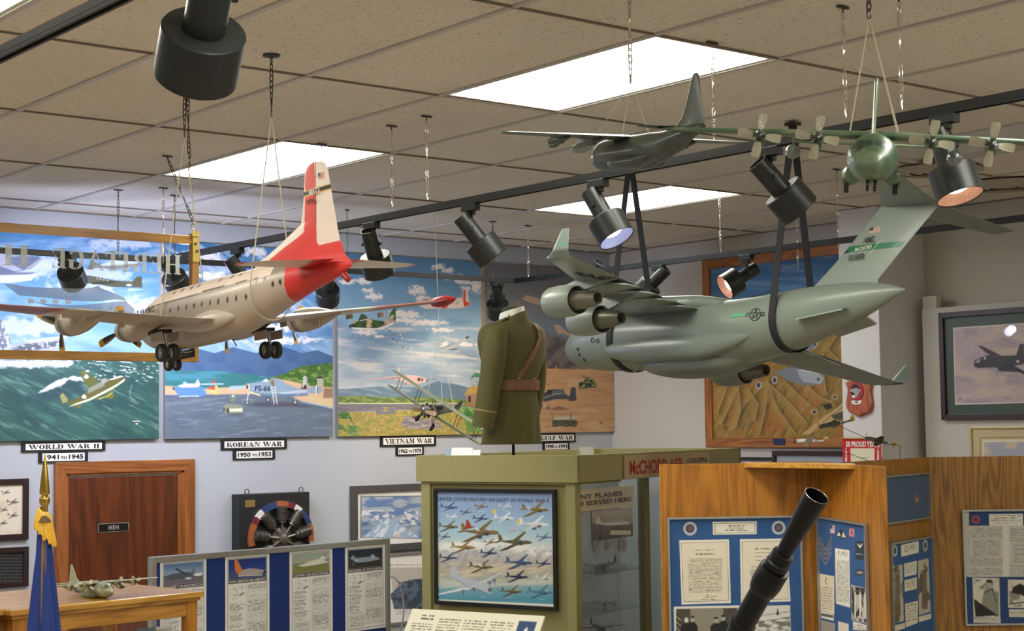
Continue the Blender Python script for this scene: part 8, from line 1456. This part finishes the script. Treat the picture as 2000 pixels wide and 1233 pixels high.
P = c2.unz(1166, 544, wz2(19)-.2); g = MB(); u = np.array([-.45, -.893, .05]); u /= np.linalg.norm(u); v = np.array([-.893, .45, 0.0]); put_text(g, 'USAF', P-[0, 0, .02], -u, v, height=1.3, width=4.4, depth=.02, lift=.1, offset=.02); c2.part(g, 'wing_lettering', m_dk2)
# black straps
def strap(label, x, top, w=.038, spread=0.0):
    Lp = loop_around(c2, x, H2, .006, n=30); tp = np.array(top, float); t = thing('sling_strap', label, 'strap', tuple(tp)); hd = c2.R[:, 0]; g = MB(); P = [tp+hd*spread+[0, 0, 0]]+[tp*(1-q)+Lp[0]*q for q in (.3, .7)]+Lp+[Lp[-1]*(1-q)+tp*q for q in (.3, .7)]+[tp-hd*spread]
    g.ribbon(P, w, .003, hd); g.build('webbing', mat('black_webbing', (30, 31, 33), .7, var=.08, scale=200, bump=.2), t, world=True); g = MB(); g.box(tp-[0, 0, .008], (.05, .05, .014)); g.build('ceiling_anchor', m_dkchain, t, world=True); return Lp
tpR = on(1548, 237, 'z', HC)-[0, 0, .004]; strap('black webbing strap around the rear of the grey jet, rising to the ceiling', -36.5, tpR)
LpF = loop_around(c2, -13.0, H2); mF = (LpF[0]+LpF[-1])/2; strap('black webbing strap around the nose of the grey jet, passing behind the dark plane', -13.0, (mF[0], mF[1], HC-.004))
# ---------------------------------------------------------------- four turboprop transports
def herc(name, label, pos, hpr, sc, base, light, dark, gear=True, phase=(8, 8, 8, 8), pc='a9a68f', fin_z=9.17, wtip=20.7, low=False, det=1.0, props=True, wingtop=None):
    c = Craft(name, label, pos, hpr, sc); st = [(.05, -.55, .03, .03, .03), (-.25, -.5, .5, .45, .5), (-1.0, -.4, 1.0, .95, .95), (-2.2, -.25, 1.72, 1.68, 1.7), (-3.8, -.05, 2.2, 2.28, 2.2), (-6, 0, 2.35, 2.35, 2.35), (-16, 0, 2.35, 2.35, 2.35), (-19, .2, 2.1, 2.05, 2.1), (-23, .95, 1.6, 1.5, 1.55), (-27, 1.75, .9, .8, .85), (-29.3, 2.1, .35, .3, .3), (-29.8, 2.15, .03, .05, .05)]
    Hh = hull(st, int(72*det), int(190*det))
    def pb(V):
        C = col(V, base); x, y, z = V.T; n = fbm(x*.35+9, y*.4+z*.4+9, 17); C = C*(1-(np.clip((n-.52)*8, 0, 1))[:, None])+s2l(H(light))*(np.clip((n-.52)*8, 0, 1))[:, None]
        setc(C, (x < -1.75) & (x > -3.5) & (z > .75+(x+3)*-.15) & (z < 1.55) & (np.abs(y) > .12) & ((np.abs(y) % .78) > .1), dark); return dirt(V, C, .8, .08, 21)
    g = MB(); g.rings(Hh); c.part(g, 'fuselage', m_plas, pb); pl_ = lambda V: dirt(V, C0(V), .5, .1, 22)
    def C0(V): n = fbm(V[:, 0]*.4+9, V[:, 1]*.3+9, 19); k = np.clip((n-.5)*8, 0, 1)[:, None]; return col(V, base)*(1-k)+s2l(H(light))*k
    for sd in (1, -1):
        g = MB(); wz_ = lambda y: 2.0+.0*y; wing(g, [((-7.6, .4, 2.2), (-12.6, .4, 2.05), 1.1), ((-7.9, 10.5, 2.15), (-12.2, 10.5, 2.05), .85), ((-8.7, 20.1, 2.15), (-11.3, 20.1, 2.15), .45), ((-9.1, wtip, 2.2), (-10.9, wtip, 2.2), .1)], int(60*det), side=sd)
        wo = c.part(g, 'wing', m_plas, (lambda V: dirt(V, col(V, wingtop), .5, .06, 3)) if wingtop else pl_)
        for j, yy in enumerate((5.2, 10.55)):
            g = MB(); g.lathe((-5.5, sd*yy, 1.72), (-1, 0, 0), [(.0, .30), (.1, .42), (.6, .52), (2.4, .56), (4.2, .5), (5.6, .25), (6.2, .03)], 24); R_ = [np.stack([np.full(20, -5.9-q*3.4), sd*yy+.44*np.cos(np.arange(20)*math.pi/10)*(1-q*.3), 1.28-.34*math.sin(math.pi*min(1, q+.25))*1.0+.42*np.sin(np.arange(20)*math.pi/10)*(1-.4*q)], 1) for q in np.linspace(0, 1, 10)]; g.rings(R_); no = c.part(g, 'engine_nacelle', m_plas, pl_, wo)
            if props: prop(c, (-5.3, sd*yy, 1.72), 2.05, 4, pc, pc, phase[j+(0 if sd > 0 else 2)], bw=.15, tip=2, hub=.17, root=('2a2c28', .34))
        g = MB(); g.lathe((-6.6, sd*7.5, .45), (-1, 0, 0), [(0, .02), (.3, .34), (1.0, .58), (2.2, .72), (3.6, .66), (5.0, .4), (6.0, .03)], 24); g.box((-9.4, sd*7.5, 1.45), (2.2, .14, 1.2)); c.part(g, 'drop_tank', m_plas, lambda V: dirt(V, col(V, '77807c' if base != '4a5a44' else '3e463e'), .8, .1, 5), wo)
        S_ = hull([(-7.4, -1.2, .05, .05, .05), (-8.4, -1.5, .7, .8, .7), (-10.5, -1.55, .95, 1.05, .9), (-15, -1.55, .9, 1.0, .85), (-18.2, -1.1, .05, .05, .05)], 32, 40); g = MB(); g.rings([r+[0, sd*1.85, 0] for r in S_]); c.part(g, 'gear_sponson', m_plas, pb)
        g = MB(); wing(g, [((-24.0, .3, 2.0), (-28.3, .3, 2.05), .5), ((-25.6, 8.0, 2.05), (-28.0, 8.0, 2.05), .2), ((-26.2, 8.6, 2.05), (-27.4, 8.6, 2.05), .08)], 20, side=sd); c.part(g, 'tailplane', m_plas, pl_)
        if gear:
            for dx in (0, -1.5): g = MB(); wheel(g, (-10.2+dx, sd*2.3, -2.55), .72, .45); c.part(g, 'wheel', m_tyre)
            
            for q in (2.66, 1.92): g = MB(); g.box((-10.9, sd*q, -2.2), (2.6, .06, .6)); c.part(g, 'gear_door', m_plas, pb)
    if gear:
        for dy in (-.33, .33): g = MB(); wheel(g, (-3.0, dy, -2.6), .5, .3); c.part(g, 'wheel', m_tyre)
        g = MB(); g.tube([(-3.0, 0, -1.6), (-3.0, 0, -2.45)], .1, 8); c.part(g, 'gear_leg', m_hub); 
        for q in (-.5, .5): g = MB(); g.box((-3.6, q, -2.25), (1.6, .06, .5)); c.part(g, 'gear_door', m_plas, pb)
    g = MB(); fz = fin_z; slabfin(g, [(-19.5, 2.0), (-22.5, 2.7), (-24.0, 3.6), (-24.9, 5.0), (-26.6, fz-.6), (-27.0, fz-.1), (-27.6, fz), (-28.2, fz-.1), (-29.6, 2.6), (-29.2, 1.6), (-24, 1.2)], lambda z: .32, nx=30, nz=50); c.part(g, 'tail_fin', m_plas, pl_)
    return c, Hh
A3, HA = herc('propeller_transport_model', 'green camouflaged four propeller transport model facing the viewer, upper right', (3.121, 2.48, 2.99), (-141.05, -7.37, -5.13), .027, '4f6a50', '76876a', '2c3c34', phase=(8, 8, 8, 8))
chT = on(1700, 4, 'z', 3.62); LpA = loop_around(A3, -9, HA); mA = (LpA[0]+LpA[-1])/2; kA = np.array([mA[0]-.01, mA[1]-.01, at(1700, 32, float((CM@(mA-EYE))[2]))[2]])
tC = thing('hanging_chain', 'dark twisted chain above the front facing green plane', 'chain', (kA[0], kA[1], HC), group='chains dropping from the ceiling'); g = MB(); links(g, (kA[0], kA[1], HC-.006), kA, .027, .0021); g.build('links', m_dkchain, tC, world=True); MB().box((kA[0], kA[1], HC-.004), (.05, .02, .006)).build('ceiling_clip', m_dkchain, tC, world=True)
wl, wr = A3.w([(-9.2, 2.3, 2.55)])[0], A3.w([(-9.2, -2.3, 2.55)])[0]; wl2, wr2 = A3.w([(-11.4, 2.3, 2.3)])[0], A3.w([(-11.4, -2.3, 2.3)])[0]
strings('cream cords spread from the chain to the wings of the front facing green plane', [[kA, wl], [kA, wr], [kA, wl2], [kA, wr2], [wr]+loop_around(A3, -9.2, HA, .004)[::-1][:11]], .0016)
B3, HB = herc('propeller_transport_model', 'dark green transport model without propellers seen from behind, under the bright light panel', (3.17, 3.55, 3.14), (78.58, 4.62, -1.87), .01968, '3d4640', '48524a', '23282a', gear=False, props=False, fin_z=9.46, wtip=20.2, wingtop='56625a')
LpB = loop_around(B3, -11, HB); mB = (LpB[0]+LpB[-1])/2; dB = float((CM@(mB-EYE))[2]); kB3 = np.array([mB[0], mB[1], at(1260, 158, dB)[2]]); tC = thing('hanging_chain', 'pale chain in front of the bright panel above the dark plane', 'chain', (kB3[0], kB3[1], HC), group='chains dropping from the ceiling')
g = MB(); links(g, (kB3[0], kB3[1], HC-.006), kB3, .026, .0022); g.build('links', m_zinc, tC, world=True); MB().box((kB3[0], kB3[1], HC-.004), (.05, .02, .006)).build('ceiling_clip', m_dkchain, tC, world=True)
b1, b2, b3, b4 = [B3.w([p])[0] for p in ((-8.3, 4.2, 2.7), (-12, 2.2, 2.6), (-9, -4.2, 2.7), (-12.2, -2.2, 2.6))]; strings('thin cream cords from the chain to the wings of the dark plane', [[kB3, b1], [kB3, b2], [kB3, b3], [kB3, b4], [b2]+loop_around(B3, -12, HB, .003)[:13]], .0011)
pz = EYE+(np.array([3.002, 6.46, 1.686])-EYE)*.862; T3, HT = herc('propeller_transport_model', 'small sage green transport model standing on the wooden glass cabinet, lower left', (pz[0], pz[1], KZ+.034), (-88.0, 3.0, .5), .01198, '7c8468', 'a2a588', '3c4034', gear=False, fin_z=7.7, phase=(20, 60, 33, 75), pc='b0aa90', det=.7)
# ---------------------------------------------------------------- biplane
c4 = Craft('biplane_model', 'olive biplane model banking steeply on a thread before the palm village mural', (5.541, 7.651, 2.445), (-148.72, 0, -31.7), .068458)
Hb = hull([(1.55, 0, .1, .1, .1), (1.45, 0, .36, .38, .38), (1.0, 0, .44, .46, .46), (.2, 0, .42, .48, .46), (-1.2, .02, .38, .46, .42), (-3.0, .06, .26, .32, .3), (-5.4, .12, .06, .14, .14), (-5.7, .12, .02, .03, .03)], 36, 80); pg = lambda V: dirt(V, col(V, '5c6450'), 2, .15, 31); pw4 = lambda V: dirt(V, col(V, '8b917a'), 1, .08, 32)
g = MB(); g.rings(Hb)
def pb4(V): C = col(V, '54584a'); x, y, z = V.T; setc(C, (x < .9) & (x > .35) & (np.abs(y) > .1), '8c8468'); setc(C, (x < -.9) & (x > -1.7) & (z > .3), '23241f'); n = fbm(x*6, z*6+y*5, 3); setc(C, (x < 1.0) & (x > .2) & (n > .55), '24251f'); return C
c4.part(g, 'fuselage', m_plas, pb4)
for zz, xx, sp, nm in ((1.0, -.2, 5.1, 'upper_wing'), (-.42, -.7, 5.0, 'lower_wing')):
    g = MB(); wing(g, [((xx, -sp, zz+.02), (xx-.9, -sp, zz), .05), ((xx+.15, -sp+.5, zz), (xx-1.1, -sp+.5, zz), .11), ((xx+.15, 0, zz-.06), (xx-1.1, 0, zz-.06), .14), ((xx+.15, sp-.5, zz), (xx-1.1, sp-.5, zz), .11), ((xx, sp, zz+.02), (xx-.9, sp, zz), .05)], 40, cap=False); c4.part(g, nm, m_plas, pw4)
for yy in (-4.1, -2.1, 2.1, 4.1):
    for dx in (0, -.8): g = MB(); g.tube([(-.25+dx, yy, .98), (-.75+dx, yy, -.4)], .028, 6); c4.part(g, 'wing_strut', m_blk2)
for yy in (-.5, .5):
    for dx in (0, -.6): g = MB(); g.tube([(-.2+dx, yy, .92), (-.2+dx, yy*.6, .35)], .028, 6); c4.part(g, 'cabane_strut', m_blk2)
    g = MB(); g.tube([(.3, yy*.7, -.3), (.1, yy*1.5, -1.15)], .035, 6); g.tube([(-.5, yy*.7, -.3), (.1, yy*1.5, -1.15)], .03, 6); c4.part(g, 'gear_strut', m_blk2); g = MB(); wheel(g, (.09, yy*1.55, -1.2), .34, .12); c4.part(g, 'wheel', m_tyre)
g = MB(); 
for a in range(9): q = 2*math.pi*a/9; g.cyl((1.15, .2*math.cos(q), .2*math.sin(q)), (1.15, .62*math.cos(q), .62*math.sin(q)), .11, n=8)
c4.part(g, 'radial_engine', m_blk2); prop(c4, (1.66, 0, -.05), 1.15, 2, '9c8264', '9c8264', 72, bw=.12, tip=2)
g = MB(); slabfin(g, [(-4.4, .2), (-4.9, .8), (-5.4, 1.05), (-5.95, .95), (-6.05, .3), (-5.6, -.1), (-4.6, 0)], lambda z: .05, nx=16, nz=14); c4.part(g, 'rudder', m_plas, lambda V: col(V, '3c3c34'))
g = MB(); wing(g, [((-4.6, -1.5, .15), (-5.4, -1.5, .15), .05), ((-4.4, 0, .15), (-5.6, 0, .15), .06), ((-4.6, 1.5, .15), (-5.4, 1.5, .15), .05)], 12, cap=False); c4.part(g, 'tailplane', m_plas, pg)
hb = on(848, 401, 'z', HC); e = c4.w([(-.6, .2, 1.0)])[0]; k0 = np.array([e[0], e[1], 2.9]); strings('single pale thread hanging from the ceiling down to the biplane', [[hb, hb*.4+e*.6, e], [hb*.35+e*.65, c4.w([(-.3, -1.2, 1.02)])[0]], [hb*.35+e*.65, c4.w([(-.3, 1.6, 1.02)])[0]]], .0016)
# ---------------------------------------------------------------- little fighters on wires
def fighter(name, label, px, py, depth, L, head, pitch, roll, body, under, tailc, decal=None, nose='6c3440'):
    P = at(px, py, depth); c = Craft(name, label, P, (head, pitch, roll), L/10.0); h_ = hull([(.1, 0, .02, .02, .02), (0, 0, .3, .32, .32), (-.5, 0, .5, .55, .55), (-2.5, .05, .55, .7, .65), (-4.0, .12, .48, .62, .6), (-7, .1, .26, .3, .32), (-9.6, .15, .06, .12, .12), (-9.8, .15, .02, .02, .02)], 28, 60)
    def pp(V): C = col(V, body); x, y, z = V.T; setc(C, (z < -.35) & (x > -6), under); setc(C, x > -.5, nose); setc(C, x < -8.6, tailc); setc(C, (z > .55) & (x < -2.9) & (x > -4.6) & (np.abs(y) < .4), '3a4446'); return C
    g = MB(); g.rings([r-[-4, 0, 0] for r in h_]); c.part(g, 'fuselage', m_plas, lambda V: pp(V-[4, 0, 0]))
    for sd in (1, -1):
        g = MB(); wing(g, [((1.4, .2, -.3), (-1.2, .2, -.3), .35), ((.8, 4.2, -.05), (-.8, 4.2, -.05), .16), ((.3, 5.4, 0), (-.5, 5.4, 0), .05)], 14, side=sd); c.part(g, 'wing', m_plas, lambda V: col(V, body)); g = MB(); wing(g, [((-4.4, .05, .2), (-5.5, .05, .2), .12), ((-4.8, 1.9, .2), (-5.4, 1.9, .2), .05)], 8, side=sd); c.part(g, 'tailplane', m_plas, lambda V: col(V, tailc))
    g = MB(); slabfin(g, [(-4.2, .2), (-4.9, 1.4), (-5.3, 1.6), (-5.8, 1.4), (-5.9, .2), (-5.4, 0)], lambda z: .07, nx=12, nz=14); c.part(g, 'tail_fin', m_plas, lambda V: col(V, tailc)); prop(c, (4.2, 0, 0), 1.7, 3, '5c4438', '5c4438', 15, bw=.06, tip=2)
    if decal: txt, col_ = decal; g = MB(); put_text(g, txt, (-2.2, .36, .12), (-1, 0, 0), (0, 0, 1), height=.5, width=.9, depth=.02, lift=.03, offset=.04); g2 = MB(); c.part(g, 'side_number', m_wlet if col_ else m_dlet)
    g = MB(); g.add([(-3.1, .40, .12), (-3.3, .38, .3), (-3.5, .36, .12), (-3.3, .38, -.06)], [(0, 1, 2, 3)]); g.box((-3.3, .30, .12), (.95, .10, .14)); c.part(g, 'side_star', m_wlet); return c
f1 = fighter('fighter_model', 'dark green fighter model numbered 17 with yellow tail, highest of three above the partition', 1629, 829, 7.4, .165, 131, -10, 12, '333d34', '6c7470', 'b09a3c', ('17', 1))
f2 = fighter('fighter_model', 'silver white fighter model with yellow striped tail, left of the three on wires', 1579, 862, 7.4, .155, 141, 1, 14, 'f0f2ec', 'd8dad6', 'd8c46c', ('HL', 0), nose='8c5a5a')
f3 = fighter('fighter_model', 'dark green fighter model pointing up left in front of the red poster', 1716, 862, 7.4, .145, 137, 16, 18, '3c463a', '5c6458', 'a8a048', None)
# wires that carry them rise from the top edge of the far partition
def foot(px, depth_p=None): P = vp(Bs, VB, px, 890)*[1, 1, 0]; return P+ZU*2.168-nBp*.01
tW = thing('wire_mobile', 'thin bent wires holding three little fighter models above the partition', 'wire stand', tuple(foot(1762)))
F1, F2_, F3 = f1.w([(-1, 0, -.5)])[0], f2.w([(-.5, 0, -.55)])[0], f3.w([(-5.6, 0, .1)])[0]; ft = foot(1762); dpt = float((CM@(ft-EYE))[2]); top = np.array([ft[0], ft[1], at(1762, 871.5, dpt)[2]])
for P in ([ft, top, F3], [f3.w([(4.4, 0, 0)])[0], F1], [F2_, F2_-[0, 0, .045]], [F2_-[0, 0, .045]+(CM[0]*.1), F2_-[0, 0, .045]-CM[0]*.02], [F2_-[0, 0, .045]+(CM[0]*.1), (F2_*.2+foot(1680)*.8)+[0, 0, .02], foot(1700)]): g = MB(); g.tube(P, .0014, 5); g.build('wire', m_wire, tW, world=True)
# ---------------------------------------------------------------- models on the glass shelves of the olive case
for k, (px, py, L, lab) in enumerate([(1168, 1104, .30, 'dark twin engined model on the upper glass shelf of the olive case'), (1172, 1160, .24, 'dark model above the lower glass shelf of the olive case'), (1160, 1222, .26, 'dark model low in the olive case, propeller turned forward')]):
    P = vp(PR-UC*.17, VC, px+10, py); z_s = ([shz[0], shz[1], vp(PR-UC*.17, VC, px, 1236)[2]][k]); c = Craft('shelf_model', lab, (P[0], P[1], z_s+.018), (rzdeg := math.degrees(math.atan2(-VC[1], -VC[0]))+25*k, 0, 0), L/12)
    g = MB(); g.rings(hull([(4, 0, .02, .02, .02), (3.6, 0, .4, .4, .4), (1, 0, .6, .6, .6), (-4, .2, .25, .3, .3), (-6, .3, .02, .02, .02)], 20, 30)); c.part(g, 'fuselage', m_plas, lambda V: col(V, '22272a'))
    for sd in (1, -1): g = MB(); wing(g, [((1.6, .2, .2), (-.8, .2, .2), .3), ((1.0, 7, .5), (-.2, 7, .5), .1)], 10, side=sd); c.part(g, 'wing', m_plas, lambda V: col(V, '22272a')); g = MB(); wing(g, [((-4.6, .1, .3), (-5.8, .1, .3), .1), ((-5, 2.2, .3), (-5.6, 2.2, .3), .05)], 6, side=sd); c.part(g, 'tailplane', m_plas, lambda V: col(V, '22272a')); prop(c, (2.2, sd*2.2, .3), 1.0, 3, '2c2c2c', '2c2c2c', 20, bw=.08, tip=2)
    g = MB(); slabfin(g, [(-4.4, .3), (-5.2, 1.9), (-6, 1.8), (-6, .2), (-5, .1)], lambda z: .06, nx=10, nz=10); c.part(g, 'tail_fin', m_plas, lambda V: col(V, '22272a')); g = MB(); g.cyl((0, 0, -.7), (0, 0, -.72*1.0), .9, n=16); g.cyl((0, 0, -.72), (0, 0, 0), .12, n=8); c.part(g, 'display_foot', m_blk2)
